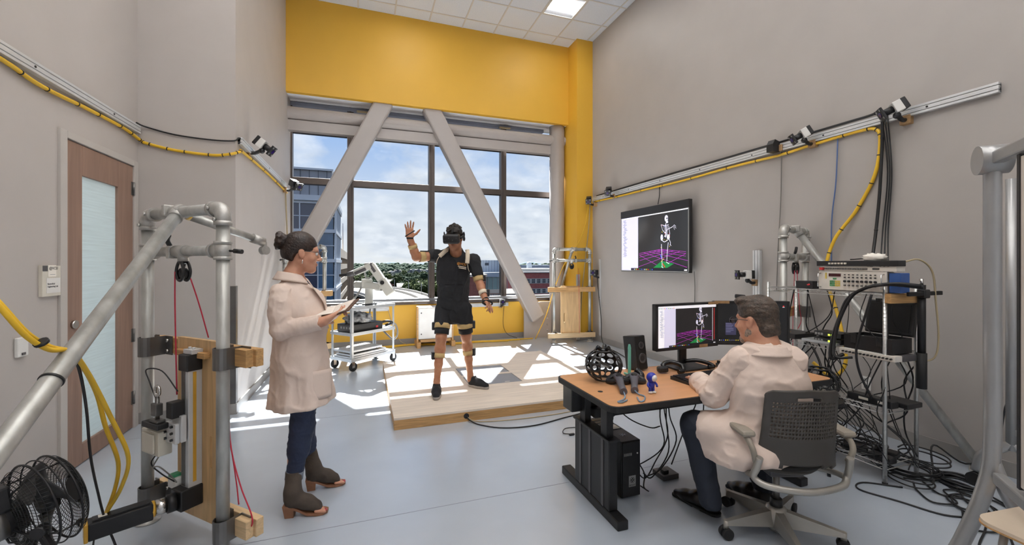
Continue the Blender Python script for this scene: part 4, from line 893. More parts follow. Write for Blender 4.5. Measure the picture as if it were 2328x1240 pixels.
# computer tower
pc = thing('computer_tower', 'black computer tower standing on the floor under the desk', 'computer', (1.617, 2.52, 0))
MB().box((1.545, 2.305, .006), (1.69, 2.75, .365), .005).build('case', 'black_metal', pc)
MB().box((1.552, 2.297, .012), (1.683, 2.306, .36), .003).build('front_panel', 'black_plastic', pc)
b = MB()
for k in range(5): b.box((1.558, 2.50 + .045 * k, .365), (1.676, 2.528 + .045 * k, .367))
b.build('top_vent', 'black_gloss', pc, kind='stuff')
MB().box((1.57, 2.50, .368), (1.67, 2.58, .369)).build('sticky_note', 'paper', pc)
for k in range(5): MB().box((1.562 + .012 * k, 2.294, .275), (1.569 + .012 * k, 2.298, .292)).build('port', 'grey_plastic', pc)
MB().cyl((1.66, 2.294, .285), (1.66, 2.298, .285), .005, n=10).build('power_button', 'white_plastic', pc)
MB().box((1.597, 2.2955, .075), (1.648, 2.2975, .145)).build('logo_label', 'grey_plastic', pc)
def hashmark(c, s, M, par, m):
    b = MB()
    for a, off in ((35, -1), (35, 1), (-55, -1), (-55, 1)):
        d_ = V(math.cos(math.radians(a)), math.sin(math.radians(a)), 0); n_ = V(-d_.y, d_.x, 0); q = V(*c, 0) + n_ * off * s * .32
        b.bar(M @ (q - d_ * s), M @ (q + d_ * s), s * .22, .0008, up=(M.to_3x3() @ V(0, 0, 1)))
    b.build('logo_mark', m, par, kind='stuff')
MF = Matrix(((1, 0, 0, 1.6225), (0, 0, -1, 2.295), (0, 1, 0, .117), (0, 0, 0, 1)))
hashmark((0, 0), .018, MF, pc, 'black_plastic'); textmesh('BOXX', .016, MF @ Matrix.Translation((0, -.037, .0006)), 'lettering', 'black_plastic', pc, align='CENTER')
hashmark((0, 0), .022, Matrix.Translation((1.62, 2.40, .3665)), pc, 'black_gloss')
# monitors
def monitor(c, rz, W, Hh, z0, kind, label, stand=True):
    t = thing('computer_monitor', label, 'monitor', (c[0], c[1], DZ), rz)
    def P(b, n, m, par=None): return b.build(n, m, par or t, local=True)
    z0 -= DZ
    P(MB().box((-W / 2, -.012, z0), (W / 2, .03, z0 + Hh), .005), 'monitor_shell', 'black_plastic')
    bz = .016
    for n_, lo, hi in (('bezel_side', (-W / 2, -.018, z0), (-W / 2 + bz, -.012, z0 + Hh)), ('bezel_side', (W / 2 - bz, -.018, z0), (W / 2, -.012, z0 + Hh)), ('bezel_top', (-W / 2, -.018, z0 + Hh - bz), (W / 2, -.012, z0 + Hh)), ('bezel_bottom', (-W / 2, -.018, z0), (W / 2, -.012, z0 + .022))): P(MB().box(lo, hi, .001), n_, 'black_plastic')
    I = ML((c[0], c[1], DZ), rz)
    so = P(MB().box((-W / 2 + bz, -.0135, z0 + .022), (W / 2 - bz, -.012, z0 + Hh - bz)), 'screen_panel', 'black_gloss')
    screen_picture(so, I @ Matrix(((1, 0, 0, -W / 2 + bz), (0, 0, -1, -.0136), (0, 1, 0, z0 + .022), (0, 0, 0, 1))), W - 2 * bz, Hh - bz - .022, kind)
    P(MB().box((W * .18, -.0195, z0 + .0), (W * .32, -.018, z0 + .024)), 'asset_label', 'wood_wedge')
    P(MB().box((W * .33, -.0195, z0 + Hh - .018), (W * .5, -.018, z0 + Hh + .002)) if kind == 3 else MB().box((-W * .5, -.0195, z0 + Hh - .018), (-W * .3, -.018, z0 + Hh + .002)), 'asset_label', 'wood_wedge')
    if stand:
        P(MB().box((-.035, .03, .02), (.035, .06, z0 + .2), .008), 'stand_column', 'black_plastic'); P(MB().box((-.14, -.10, 0), (.14, .12, .016), .006), 'stand_base', 'black_plastic')
monitor((2.235, 2.500), math.atan2(.037, .589), .59, .333, .882, 3, 'left desk monitor showing the skeleton animation')
monitor((2.79, 2.44), math.radians(-22), .56, .333, .885, 2, 'right desk monitor with a dark desktop behind the seated man')
wc = thing('webcam', 'black webcam clipped on the dark right monitor', 'webcam', (2.66, 2.46, 1.22)); MB().bar((2.615, 2.42, 1.262), (2.685, 2.40, 1.256), .03, .03, .008).build('webcam_body', 'black_plastic', wc); MB().bar((2.65, 2.43, 1.22), (2.65, 2.42, 1.25), .02, .02, .004).build('webcam_clip', 'black_plastic', wc)
# keyboard
kb = thing('keyboard', 'black computer keyboard under the seated man\'s hand', 'keyboard', (2.14, 2.21, DZ), math.radians(4))
MB().ext([(-.09, 0), (.09, 0), (.09, .022), (-.09, .012)], -.225, .225, Matrix(((0, 0, 1, 0), (1, 0, 0, 0), (0, 1, 0, 0), (0, 0, 0, 1)))).build('key_tray', 'black_plastic', kb, local=True)
b = MB()
for r in range(6):
    for k in range(20): b.box((-.215 + .0215 * k, -.08 + .027 * r, .0125 + .0016 * r), (-.215 + .0215 * k + .018, -.08 + .027 * r + .022, .0215 + .0016 * r))
b.build('keys', 'black_plastic', kb, local=True, kind='stuff')
# perforated open ball with a tracker on top
def perf_ball(loc, r, rz, label, name='perforated_ball'):
    t = thing(name, label, 'headgear', loc, rz); nlon, nlat = 12, 5
    def sp(u, v): 
        a = u * 2 * math.pi; e_ = -1.08 + 2.16 * v; return V(r * math.cos(e_) * math.cos(a), r * math.cos(e_) * math.sin(a), r * .86 + r * .86 * math.sin(e_) * 1.0)
    for name_, cols in (('left_shell', [7, 8, 9, 10, 11]), ('right_shell', [0, 1, 2, 3, 4])):
        b = MB(); vs = []; fs = []
        for i in cols:
            for j in range(nlat):
                u0, u1, v0, v1 = i / nlon, (i + 1) / nlon, j / nlat, (j + 1) / nlat; um_, vm_ = (u0 + u1) / 2, (v0 + v1) / 2
                ring = []; inn = []; N = 16
                for k in range(N):
                    a = 2 * math.pi * k / N + math.pi / 4; cx_, sx_ = math.cos(a), math.sin(a); m_ = max(abs(cx_), abs(sx_))
                    ring.append(sp(um_ + (u1 - u0) / 2 * cx_ / m_, vm_ + (v1 - v0) / 2 * sx_ / m_)); inn.append(sp(um_ + (u1 - u0) * .40 * cx_, vm_ + (v1 - v0) * .40 * sx_))
                o = len(vs); vs += ring + inn; fs += [(o + k, o + (k + 1) % N, o + N + (k + 1) % N, o + N + k) for k in range(N)]
        b.add(vs, fs, True)
        ob = b.build(name_, 'black_plastic', t, local=True); md = ob.modifiers.new('w', 'WELD'); md = ob.modifiers.new('s', 'SOLIDIFY'); md.thickness = .006
    b = MB(); b.tube([(r * .48 * math.cos(2 * math.pi * k / 24), r * .48 * math.sin(2 * math.pi * k / 24), r * 1.62) for k in range(24)], .006, 6, closed=True); b.build('top_ring', 'black_plastic', t, local=True)
    b = MB(); b.tube([(r * .45 * math.cos(2 * math.pi * k / 24), r * .45 * math.sin(2 * math.pi * k / 24), r * .1) for k in range(24)], .006, 6, closed=True); b.build('bottom_ring', 'black_plastic', t, local=True)
    MB().bar((-r * .95, 0, r * .9), (r * .95, 0, r * .9), .02, .016, .003).build('cross_bar', 'black_plastic', t, local=True)
    return t
pb = perf_ball((1.475, 2.40, DZ), .122, math.radians(80), 'black perforated ball-shaped rig with a tracker on the desk corner')
b = MB()
for a in (90, 210, 330):
    d_ = V(math.cos(math.radians(a)), math.sin(math.radians(a)), 0); b.curve([V(0, 0, .196), V(0, 0, .205) + d_ * .02, V(0, 0, .222) + d_ * .045], .014, 8, 4)
b.ell((0, 0, .20), (.03, .03, .014), 14, 8); b.build('tracker', 'black_gloss', pb, local=True)
perf_ball((3.17, 2.19, .52), .13, math.radians(60), 'black perforated ball-shaped rig behind the right end of the desk')
so_ = thing('stool', 'small black stool behind the right end of the desk', 'stool', (3.17, 2.19, 0)); MB().cyl((3.17, 2.19, .48), (3.17, 2.19, .515), .15, n=28).build('stool_seat', 'black_plastic', so_)
for a in range(3): MB().cyl((3.17, 2.19, .48), (3.17 + .14 * math.cos(a * 2.09), 2.19 + .14 * math.sin(a * 2.09), 0), .012, n=10).build('stool_leg', 'black_metal', so_)
# speaker on the desk
sp_ = thing('speaker', 'black desk speaker leaning back beside the monitor', 'speaker', (1.865, 2.56, DZ), math.radians(12))
TL = Matrix.Rotation(math.radians(-8), 4, 'X')
def spp(b, n, m): b.v = [tuple(TL @ Vector(v)) for v in b.v]; return b.build(n, m, sp_, local=True)
spp(MB().box((-.048, -.04, .004), (.048, .08, .245), .006), 'speaker_case', 'black_plastic')
spp(MB().box((-.046, -.044, .01), (.046, -.039, .242), .003), 'front_grille', 'black_rubber')
for z, r in ((.175, .026), (.085, .036)): spp(MB().lathe([(r, 0), (r, .004), (r * .85, .003), (r * .3, -.002), (0, .002)], 24, ML((0, -.044, z), rx=math.pi / 2)), 'driver_cone', 'dark_grey_plastic')
ts = thing('small_stand', 'teal plastic tripod stand on the desk beside the black ball', 'stand', (1.685, 2.42, DZ))
MB().box((1.677, 2.414, DZ + .012), (1.697, 2.426, DZ + .19), .003).build('rod', 'teal_plastic', ts)
MB().ext([(-.01, 0), (.01, 0), (.004, .03), (-.004, .03)], -.006, .006, ML((1.687, 2.42, DZ + .19), rx=math.pi / 2)).build('rod_tip', 'teal_plastic', ts)
for a in (200, 330, 80): MB().bar((1.687, 2.42, DZ + .012), (1.687 + .075 * math.cos(math.radians(a)), 2.42 + .075 * math.sin(math.radians(a)), DZ + .008), .014, .012, .002).build('foot', 'teal_plastic', ts)
# hand controllers
mat('controller_grey', (94, 92, 100), .4, var=.05)
mat('strap_blue', (120, 146, 170), .6, var=.05)
def controller(head, tail, strap, label):
    h = V(*head, DZ + .045); e_ = V(*tail, DZ + .018); d_ = (e_ - h).normalized(); t = thing('hand_controller', label, 'controller', (h.x, h.y, DZ)); s_ = d_.cross(V(0, 0, 1)).normalized()
    n = 12; P = [h.lerp(e_, k / n) for k in range(n + 1)]; b = MB(); b.tube(P, .02, 12, rs=[.030 - .010 * math.sin(k / n * 2.2) for k in range(n + 1)]); b.ell(h, (.034, .034, .026), 16, 10); b.build('grip', 'controller_grey', t)
    c = h - d_ * .02 + V(0, 0, -.005); b = MB(); b.tube([c + s_ * .060 * math.cos(a) - d_ * .040 * math.sin(a) + V(0, 0, -.004 - .026 * abs(math.cos(a)) + (-.02 if k % 2 else 0) * 0) for k, a in enumerate([2 * math.pi * i / 18 for i in range(18)])], .017, 8, closed=True); b.build('tracking_ring', 'black_plastic', t)
    u_ = s_.cross(d_).normalized(); u_ = u_ if u_.z > 0 else -u_
    q = h + d_ * .03 + u_ * .025; MB().cyl(q - u_ * .004, q + u_ * .004, .019, n=18).build('touch_pad', 'black_plastic', t)
    MB().curve([e_] + [V(*p_) for p_ in strap], .004, 6).build('wrist_strap', 'strap_blue', t)
controller((1.52, 2.30), (1.425, 2.10), [(1.40, 2.05, DZ + .008), (1.36, 2.01, DZ + .006), (1.31, 1.985, DZ + .008), (1.33, 1.975, DZ + .006), (1.38, 2.0, DZ + .006)], 'grey hand controller on the desk nearer the perforated ball')
controller((1.625, 2.28), (1.50, 2.10), [(1.50, 2.06, DZ + .008), (1.51, 2.02, DZ + .006), (1.46, 1.96, DZ + .006), (1.43, 1.955, DZ + .006), (1.46, 2.02, DZ + .006)], 'grey hand controller on the desk nearer the toy figure')
bt = MB(); bt.curve([(1.70, 2.31, DZ + .02), (1.72, 2.34, DZ + .035), (1.70, 2.37, DZ + .06)], .022, 8, 4); bt.curve([(1.70, 2.31, DZ + .02), (1.66, 2.33, DZ + .03), (1.64, 2.36, DZ + .025)], .014, 8, 4); bt.build('tracker_puck', 'black_gloss', label='small black three-armed tracker between the controllers and the teal stand', cat='tracker')
# toy figure
fg = thing('toy_figure', 'small blue and white toy astronaut figure standing on the desk', 'toy', (1.60, 2.075, DZ))
mat('toy_blue', (40, 52, 168), .4, var=.04); mat('toy_white', (232, 226, 220), .4, var=.03)
fx, fy = 1.60, 2.075
MB().ell((fx, fy, DZ + .092), (.030, .030, .030), 20, 12).build('helmet', 'toy_blue', fg); MB().ell((fx + .002, fy - .012, DZ + .092), (.023, .022, .022), 18, 10).build('face', 'toy_white', fg)
b = MB(); b.ell((fx, fy, DZ + .050), (.020, .016, .024), 16, 10); b.cyl((fx - .010, fy, DZ + .04), (fx - .011, fy, DZ + .012), .009, n=12); b.cyl((fx + .010, fy, DZ + .04), (fx + .011, fy, DZ + .012), .009, n=12); b.build('suit', 'toy_blue', fg)
for s in (-1, 1):
    MB().ell((fx + s * .012, fy - .006, DZ + .007), (.012, .016, .0075), 12, 8).build('boot', 'toy_white', fg); MB().curve([(fx + s * .018, fy, DZ + .065), (fx + s * .030, fy - .006, DZ + .05), (fx + s * .026, fy - .016, DZ + .04)], .0065, 8, 4).build('arm', 'toy_blue', fg)
MB().box((fx - .016, fy + .012, DZ + .035), (fx + .016, fy + .028, DZ + .072), .004).build('backpack', 'toy_white', fg)
# phone-like handles and hub around the monitor foot
hs = thing('headset', 'black headset with thick curved band around the monitor foot', 'headset', (2.12, 2.44, DZ))
MB().curve([(1.98, 2.44, DZ + .02), (2.0, 2.46, DZ + .055), (2.06, 2.45, DZ + .065), (2.10, 2.40, DZ + .05), (2.09, 2.37, DZ + .02), (2.05, 2.37, DZ + .016)], .016, 10).build('band', 'black_gloss', hs)
MB().curve([(2.24, 2.52, DZ + .045), (2.30, 2.47, DZ + .055), (2.36, 2.42, DZ + .04), (2.38, 2.39, DZ + .022), (2.34, 2.40, DZ + .02)], .014, 10).build('band', 'black_gloss', hs)
MB().bar((1.93, 2.44, DZ + .025), (2.0, 2.42, DZ + .03), .05, .04, .012).build('ear_cup', 'black_plastic', hs)
hb = thing('usb_hub', 'black multi-port hub on the desk between the two monitors', 'hub', (2.55, 2.36, DZ)); MB().bar((2.44, 2.42, DZ + .018), (2.62, 2.36, DZ + .018), .05, .03, .004).build('hub_case', 'black_plastic', hb)
for k in range(6): MB().cbox((2.45 + .031 * k, 2.415 - .0103 * k, DZ + .042), (.014, .02, .022), .002).build('plug', 'black_rubber', hb)
# cables hanging under the desk
for k, pts in enumerate(([(1.55, 2.45, .70), (1.56, 2.47, .5), (1.60, 2.5, .40), (1.62, 2.6, .42)], [(1.62, 2.50, .70), (1.61, 2.5, .5), (1.66, 2.6, .38), (1.62, 2.74, .34)], [(1.75, 2.48, .70), (1.72, 2.52, .52), (1.66, 2.58, .42), (1.7, 2.76, .3)], [(1.95, 2.42, .70), (1.92, 2.40, .45), (1.95, 2.4, .25), (1.85, 2.5, .10), (1.75, 2.6, .03)], [(1.98, 2.43, .70), (1.97, 2.42, .5), (2.0, 2.42, .3), (1.92, 2.45, .12), (1.8, 2.40, .05), (1.74, 2.42, .10)],
        [(2.06, 2.42, .70), (2.02, 2.43, .6), (2.0, 2.40, .45), (2.04, 2.38, .28), (1.9, 2.36, .12), (1.76, 2.36, .08)], [(2.12, 2.44, .70), (2.02, 2.44, .58), (1.98, 2.41, .42), (1.99, 2.40, .2), (1.84, 2.38, .06), (1.74, 2.34, .12)], [(2.3, 2.45, .70), (2.28, 2.45, .5), (2.2, 2.48, .30), (2.1, 2.5, .05)], [(1.5, 2.52, .60), (1.6, 2.54, .56), (1.75, 2.52, .42), (1.9, 2.48, .35), (2.0, 2.5, .34)], [(1.70, 2.34, .20), (1.74, 2.33, .12), (1.72, 2.31, .05), (1.75, 2.30, .02), (1.73, 2.36, .03)], [(2.42, 2.5, .70), (2.44, 2.55, .4), (2.5, 2.6, .1), (2.7, 2.6, .02)])):
    cable(pts, .0045, 'black_cable', 'thin black cable hanging in the tangle under the desk', group='cables under the desk')
# small circuit board under the desk
cb = thing('circuit_box', 'small open electronics box on the floor behind the man\'s foot', 'electronics', (2.02, 2.45, 0)); MB().box((1.95, 2.40, .0), (2.08, 2.52, .035), .003).build('tray', 'dark_grey_plastic', cb); MB().box((1.97, 2.42, .035), (2.01, 2.46, .06), .002).build('plug', 'black_plastic', cb)
# ================================================================ task chair
mat('chair_plastic', (72, 68, 64), .5, var=.05)
mat('chair_silver', (176, 172, 164), .34, metal=.6, var=.05)
mat('chair_arm', (152, 144, 132), .5, var=.04)
CHX, CHY, CHR = 2.165, 1.73, math.radians(-20)
ch = thing('task_chair', 'grey mesh-backed swivel chair under the seated man', 'chair', (CHX, CHY, 0), CHR)
def hp(b, n, m, par=None): return b.build(n, m, par or ch, local=True)
def back_pt(u, v):
    w = .198 - .012 * v + (.03 * (1 - v) ** 6) if v < .93 else (.188 - .03 * ((v - .93) / .07) ** 2)
    x = (u - .5) * 2 * w; return V(x, -.235 - .045 * v + .075 * (x / .2) ** 2, .445 + .435 * v - .03 * abs(u - .5) * v)
b = MB(); NU, NV = 26, 22; vs = []; fs = []
for i in range(NU):
    for j in range(NV):
        u0, u1, v0, v1 = i / NU, (i + 1) / NU, j / NV, (j + 1) / NV; um_, vm_ = (u0 + u1) / 2, (v0 + v1) / 2
        if abs(um_ - .5) < .15 and .86 < vm_ < .93: continue
        if vm_ < .10 and abs(um_ - .5) < .42 and vm_ < .10 * (1 - (abs(um_ - .5) / .42) ** 2): continue
        o = len(vs)
        if .06 < um_ < .94 and .40 < vm_ < .85 :
            N = 8; ring = []; inn = []
            for k in range(N):
                a = 2 * math.pi * k / N + math.pi / 4; cx_, sx_ = math.cos(a), math.sin(a); m_ = max(abs(cx_), abs(sx_))
                ring.append(back_pt(um_ + (u1 - u0) / 2 * cx_ / m_, vm_ + (v1 - v0) / 2 * sx_ / m_)); inn.append(back_pt(um_ + (u1 - u0) * .30 * cx_, vm_ + (v1 - v0) * .30 * sx_))
            vs += ring + inn; fs += [(o + k, o + (k + 1) % N, o + N + (k + 1) % N, o + N + k) for k in range(N)]
        else:
            vs += [back_pt(a, c) for a, c in ((u0, v0), (um_, v0), (u1, v0), (u1, vm_), (u1, v1), (um_, v1), (u0, v1), (u0, vm_))]; fs += [tuple(range(o, o + 8))]
b.add(vs, fs, True); bo = hp(b, 'backrest', 'chair_plastic')
md = bo.modifiers.new('w', 'WELD'); md.merge_threshold = .0006; md = bo.modifiers.new('s', 'SOLIDIFY'); md.thickness = .009
# seat: round-cornered pad on a dark pan
def disc_prof(x, y, z, sx_, sy_, h): return MB().lathe([(0, -h), (.7, -h), (.93, -h * .7), (1.0, 0), (.96, h * .6), (.75, h), (0, h)], 40, Matrix.Translation((x, y, z)) @ Matrix.Diagonal((sx_, sy_, 1, 1)))
hp(disc_prof(0, .01, .455, .225, .225, .022), 'seat_pad', 'black_rubber'); hp(disc_prof(0, .01, .425, .20, .20, .02), 'seat_pan', 'chair_plastic')
hp(MB().curve([(-.225, -.235, .53), (-.232, -.22, .47), (-.235, -.20, .415), (-.18, -.235, .385), (0, -.27, .375), (.18, -.235, .385), (.235, -.20, .415), (.232, -.22, .47), (.225, -.235, .53)], .017, 12), 'back_frame', 'chair_silver')
for s in (-1, 1):
    hp(MB().curve([(s * .235, -.20, .415), (s * .22, -.10, .40), (s * .14, .0, .385), (s * .05, .04, .38)], .015, 10), 'under_frame', 'chair_silver')
    hp(MB().curve([(s * .232, -.21, .50), (s * .25, -.22, .56), (s * .258, -.19, .60), (s * .255, -.14, .615)], .014, 10), 'arm_post', 'chair_arm')
    pad = MB().box((s * .255 - .036, -.20, .612), (s * .255 + .036, .07, .644), .014); hp(pad, 'arm_pad', 'chair_arm')
hp(MB().box((-.09, -.10, .36), (.09, .12, .405), .01), 'tilt_mechanism', 'dark_grey_plastic')
hp(MB().cyl((.09, .02, .38), (.19, .02, .385), .008, n=8), 'tilt_lever', 'dark_grey_plastic'); hp(MB().cyl((.185, .02, .384), (.20, .02, .385), .012, n=10), 'lever_button', 'red_plastic')
hp(MB().cyl((0, 0, .16), (0, 0, .37), .017, n=16), 'gas_lift', 'steel_dark'); hp(MB().cyl((0, 0, .15), (0, 0, .20), .034, .028, n=18), 'lift_collar', 'black_plastic')
hp(MB().lathe([(.03, .02), (.042, .04), (.05, .10), (.05, .15), (.03, .16)], 24), 'base_hub', 'chair_silver')
for k in range(5):
    a = math.radians(96 + 72 * k) - CHR; d_ = V(math.cos(a), math.sin(a), 0)
    b = MB(); n_ = d_.cross(V(0, 0, 1)); P0 = d_ * .03; P1 = d_ * .30
    vs = [P0 + n_ * .028 + V(0, 0, .055), P0 - n_ * .028 + V(0, 0, .055), P0 - n_ * .020 + V(0, 0, .145), P0 + n_ * .020 + V(0, 0, .145), P1 + n_ * .016 + V(0, 0, .075), P1 - n_ * .016 + V(0, 0, .075), P1 - n_ * .012 + V(0, 0, .098), P1 + n_ * .012 + V(0, 0, .098)]
    b.add(vs, [(0, 3, 2, 1), (4, 5, 6, 7), (0, 1, 5, 4), (1, 2, 6, 5), (2, 3, 7, 6), (3, 0, 4, 7)]); b.cyl(P1 + V(0, 0, .05), P1 + V(0, 0, .099), .014, n=12)
    lg = hp(b, 'base_leg', 'chair_silver')
    b = MB()
    for s in (-1, 1): b.cyl(P1 + n_ * s * .008 + V(0, 0, .030), P1 + n_ * s * .026 + V(0, 0, .030), .030, n=18)
    hp(b, 'caster', 'black_rubber', lg)
# ================================================================ wire shelf rack
rk = thing('wire_shelf_rack', 'chrome wire shelf rack loaded with electronics by the grey wall', 'shelf rack', (3.51, 2.31, 0))
mat('wire_chrome', (196, 196, 194), .28, metal=.75, var=.04)
RX0, RX1, RY0, RY1 = 3.345, 3.685, 1.87, 2.75
for x in (RX0, RX1):
    for y in (RY0, RY1):
        b = MB(); b.cyl((x, y, .012), (x, y, 1.345), .0125, n=12)
        po = b.build('post', 'wire_chrome', rk); g_ = MB()
        for k in range(50): g_.cyl((x, y, .04 + .0255 * k), (x, y, .0425 + .0255 * k), .0135, n=10, caps=False)
        g_.build('post_ring', 'wire_chrome', po, kind='stuff'); MB().cyl((x, y, 0), (x, y, .014), .016, n=10).build('post_foot', 'black_rubber', po)
for z in (1.30, .885, .51, .13):
    so_ = MB()
    for dz in (0, -.032):
        for p_, q_ in (((RX0, RY0), (RX1, RY0)), ((RX0, RY1), (RX1, RY1)), ((RX0, RY0), (RX0, RY1)), ((RX1, RY0), (RX1, RY1))): so_.cyl((*p_, z + dz), (*q_, z + dz), .0032, n=6)
    s1 = so_.build('shelf_frame', 'wire_chrome', rk, kind='stuff')
    b = MB(); n = 34
    for k in range(1, n): b.cyl((RX0, RY0 + (RY1 - RY0) * k / n, z + .003), (RX1, RY0 + (RY1 - RY0) * k / n, z + .003), .0018, n=5, caps=False)
    for k in range(1, 4): b.cyl((RX0 + (RX1 - RX0) * k / 4, RY0, z - .001), (RX0 + (RX1 - RX0) * k / 4, RY1, z - .001), .003, n=5)
    b.build('shelf_wires', 'wire_chrome', s1, kind='stuff')
    for x in (RX0, RX1):
        n = 22; b = MB(); b.tube([(x, RY0 + (RY1 - RY0) * k / n, z - (.032 if k % 2 else 0)) for k in range(n + 1)], .0022, 5); b.build('shelf_truss', 'wire_chrome', s1)
# electronics on the rack
mat('panel_cream', (222, 216, 206), .4, var=.03); mat('key_yellow', (214, 190, 90), .4, var=.05); mat('key_green', (76, 150, 96), .4, var=.05); mat('display_red', (70, 20, 26), .15, var=.1)
am = thing('stimulator_unit', 'cream rack instrument with yellow and green keypad on the rack top shelf', 'instrument', (3.50, 2.08, 1.306))
XF = 3.335
MB().box((XF + .012, 1.865, 1.306), (3.44, 2.295, 1.446), .004).build('case', 'panel_cream', am); MB().box((XF, 1.855, 1.308), (XF + .012, 2.305, 1.446), .002).build('front_panel', 'panel_cream', am)
def fb(y0, y1, z0, z1, n, m, t=.003, par=None): return MB().box((XF - t, min(y0, y1), z0), (XF, max(y0, y1), z1)).build(n, m, par or am)
fb(2.23, 2.145, 1.408, 1.430, 'display', 'display_red'); fb(2.245, 2.256, 1.39, 1.435, 'indicator', 'key_yellow'); fb(2.175, 2.20, 1.386, 1.397, 'indicator', 'key_green')
for i in range(6):
    for j in range(3): fb(2.222 - .0125 * i, 2.212 - .0125 * i, 1.335 + .015 * j, 1.347 + .015 * j, 'key', 'key_green' if i < 3 else 'key_yellow')
for k in range(8):
    y = 2.115 - .028 * k
    for z, r, m in ((1.423, .0035, 'black_plastic'), (1.403, .0045, 'black_plastic'), (1.375, .008, 'black_plastic'), (1.345, .006, 'steel_dark')): MB().cyl((XF, y, z), (XF - .012, y, z), r, n=10).build('knob', m, am)
for y in (1.87, 2.29): MB().tube([(XF, y, 1.325), (XF - .03, y, 1.33), (XF - .03, y, 1.425), (XF, y, 1.43)], .004, 6).build('handle', 'chrome', am)
cu = thing('connector_panel', 'thin cream panel with a row of connectors on the rack instrument', 'instrument', (3.50, 2.08, 1.449)); MB().box((XF + .005, 1.80, 1.449), (3.43, 2.30, 1.482), .003).build('case', 'panel_cream', cu)
for k in range(17): MB().cyl((XF + .005, 2.25 - .017 * k, 1.466), (XF - .012, 2.25 - .017 * k, 1.466), .006, n=8).build('connector', 'steel_dark', cu)
MB().box((XF, 1.90, 1.462), (XF + .005, 1.94, 1.472)).build('slot', 'black_plastic', cu); MB().box((XF - .02, 2.265, 1.455), (XF + .005, 2.29, 1.475), .003).build('plug', 'red_plastic', cu)
bu = thing('amplifier_unit', 'flat black unit topped with crumpled wiring, highest on the rack', 'instrument', (3.50, 2.05, 1.485)); MB().box((XF - .005, 1.79, 1.485), (3.42, 2.32, 1.525), .004).build('case', 'black_plastic', bu)
blobmesh((3.38, 1.95, 1.545), (.05, .07, .03), .2, 5, n=18, m=12, floor=1.5255, seed=3).build('crumpled_paper', 'paper', label='crumpled white paper wad on the topmost black unit', cat='paper')
for k in range(6): MB().cbox((XF - .008, 2.22 - .022 * k, 1.505), (.012, .014, .012), .002).build('white_plug', 'cream_plastic', bu)
MB().box((3.35, 1.785, 1.306), (3.45, 1.85, 1.44), .004).build('blue_box', 'blue_plastic', label='plain blue box at the near end of the rack top shelf', cat='box')
jb = thing('power_box', 'small black box with red plug at the far end of the top shelf', 'electronics', (3.40, 2.44, 1.306)); MB().box((XF + .01, 2.36, 1.306), (3.45, 2.50, 1.365), .003).build('case', 'black_plastic', jb); MB().bar((XF + .01, 2.40, 1.335), (XF - .03, 2.36, 1.34), .012, .012, .003).build('plug', 'red_plastic', jb)
# middle shelf
ca = thing('equipment_case', 'open black hard case on the middle shelf of the rack', 'case', (3.55, 1.98, .89))
b = MB(); 
for lo, hi in (((3.345, 1.83, .889), (3.56, 2.13, .897)), ((3.345, 1.83, .897), (3.357, 2.13, .99)), ((3.548, 1.83, .897), (3.56, 2.13, .99)), ((3.357, 1.83, .897), (3.548, 1.842, .99)), ((3.357, 2.118, .897), (3.548, 2.13, .99))): b.box(lo, hi)
b.build('case_base', 'black_plastic', ca)
MB().box((3.357, 1.842, .90), (3.548, 2.118, .97), .004).build('foam', 'black_rubber', ca)
LM = ML((3.565, 1.98, .995), ry=math.radians(10))
b = MB(); b.box((0, -.15, .0), (.045, .15, .245), .012, LM); b.build('case_lid', 'black_plastic', ca); b = MB(); b.box((-.004, -.125, .025), (0, .125, .22), 0, LM); b.build('lid_liner', 'black_rubber', ca)
for y in (-.08, .08): MB().box((-.006, y - .015, .235), (.03, y + .015, .262), .003, LM).build('latch', 'black_plastic', ca)
for y in (1.90, 2.06): MB().box((3.333, y - .018, .93), (3.345, y + .018, 1.0), .003).build('latch', 'black_plastic', ca)
for k in range(7): MB().cyl((3.37 + .03 * (k % 2), 1.86 + .035 * k, .97), (3.37 + .03 * (k % 2), 1.86 + .035 * k, .985), .006, n=8).build('connector', 'chrome', ca)
pn = thing('patch_panel', 'cream connector strip along the front of the middle shelf', 'panel', (3.36, 1.95, .855)); MB().box((3.325, 1.80, .845), (3.40, 2.15, .884), .003).build('strip', 'panel_cream', pn); MB().box((3.40, 1.79, .845), (3.55, 2.16, .884), .003).build('strip_back', 'dark_grey_plastic', pn)
for k in range(14): MB().cyl((3.325, 2.12 - .023 * k, .864), (3.312, 2.12 - .023 * k, .864), .0065, n=8).build('jack', 'black_plastic', pn)
for k, (y, z, lab) in enumerate(((2.26, .892, 'lower black network switch with lit lights on the middle shelf'), (2.26, .940, 'upper black network switch with lit lights on the middle shelf'))):
    s_ = thing('network_switch', lab, 'network switch', (3.43, y, z)); MB().box((3.36, y - .10, z), (3.50, y + .10, z + .036), .003).build('case', 'black_plastic', s_)
    mat('led_green%d' % k, (190, 230, 60), .3, var=0, emit=2)
    for j in range(3): MB().box((3.357, y - .02 - .022 * j, z + .012), (3.36, y - .008 - .022 * j, z + .024)).build('status_light', 'led_green%d' % k, s_)
    for j in range(3): MB().box((3.355, y + .03 + .022 * j, z + .01), (3.36, y + .045 + .022 * j, z + .026)).build('port', 'grey_plastic', s_)
MB().box((3.33, 2.17, .889), (3.50, 2.44, .905), .003).build('metal_tray', 'cart_metal', label='thin grey metal tray under the network switches', cat='tray')
kt = thing('black_slab', 'flat black box with yellow tape at the far end of the middle shelf', 'box', (3.42, 2.60, .889)); MB().box((3.30, 2.47, .889), (3.55, 2.74, .930), .004).build('case', 'black_metal', kt); MB().box((3.36, 2.58, .9305), (3.40, 2.66, .932)).build('tape', 'motor_yellow', kt)
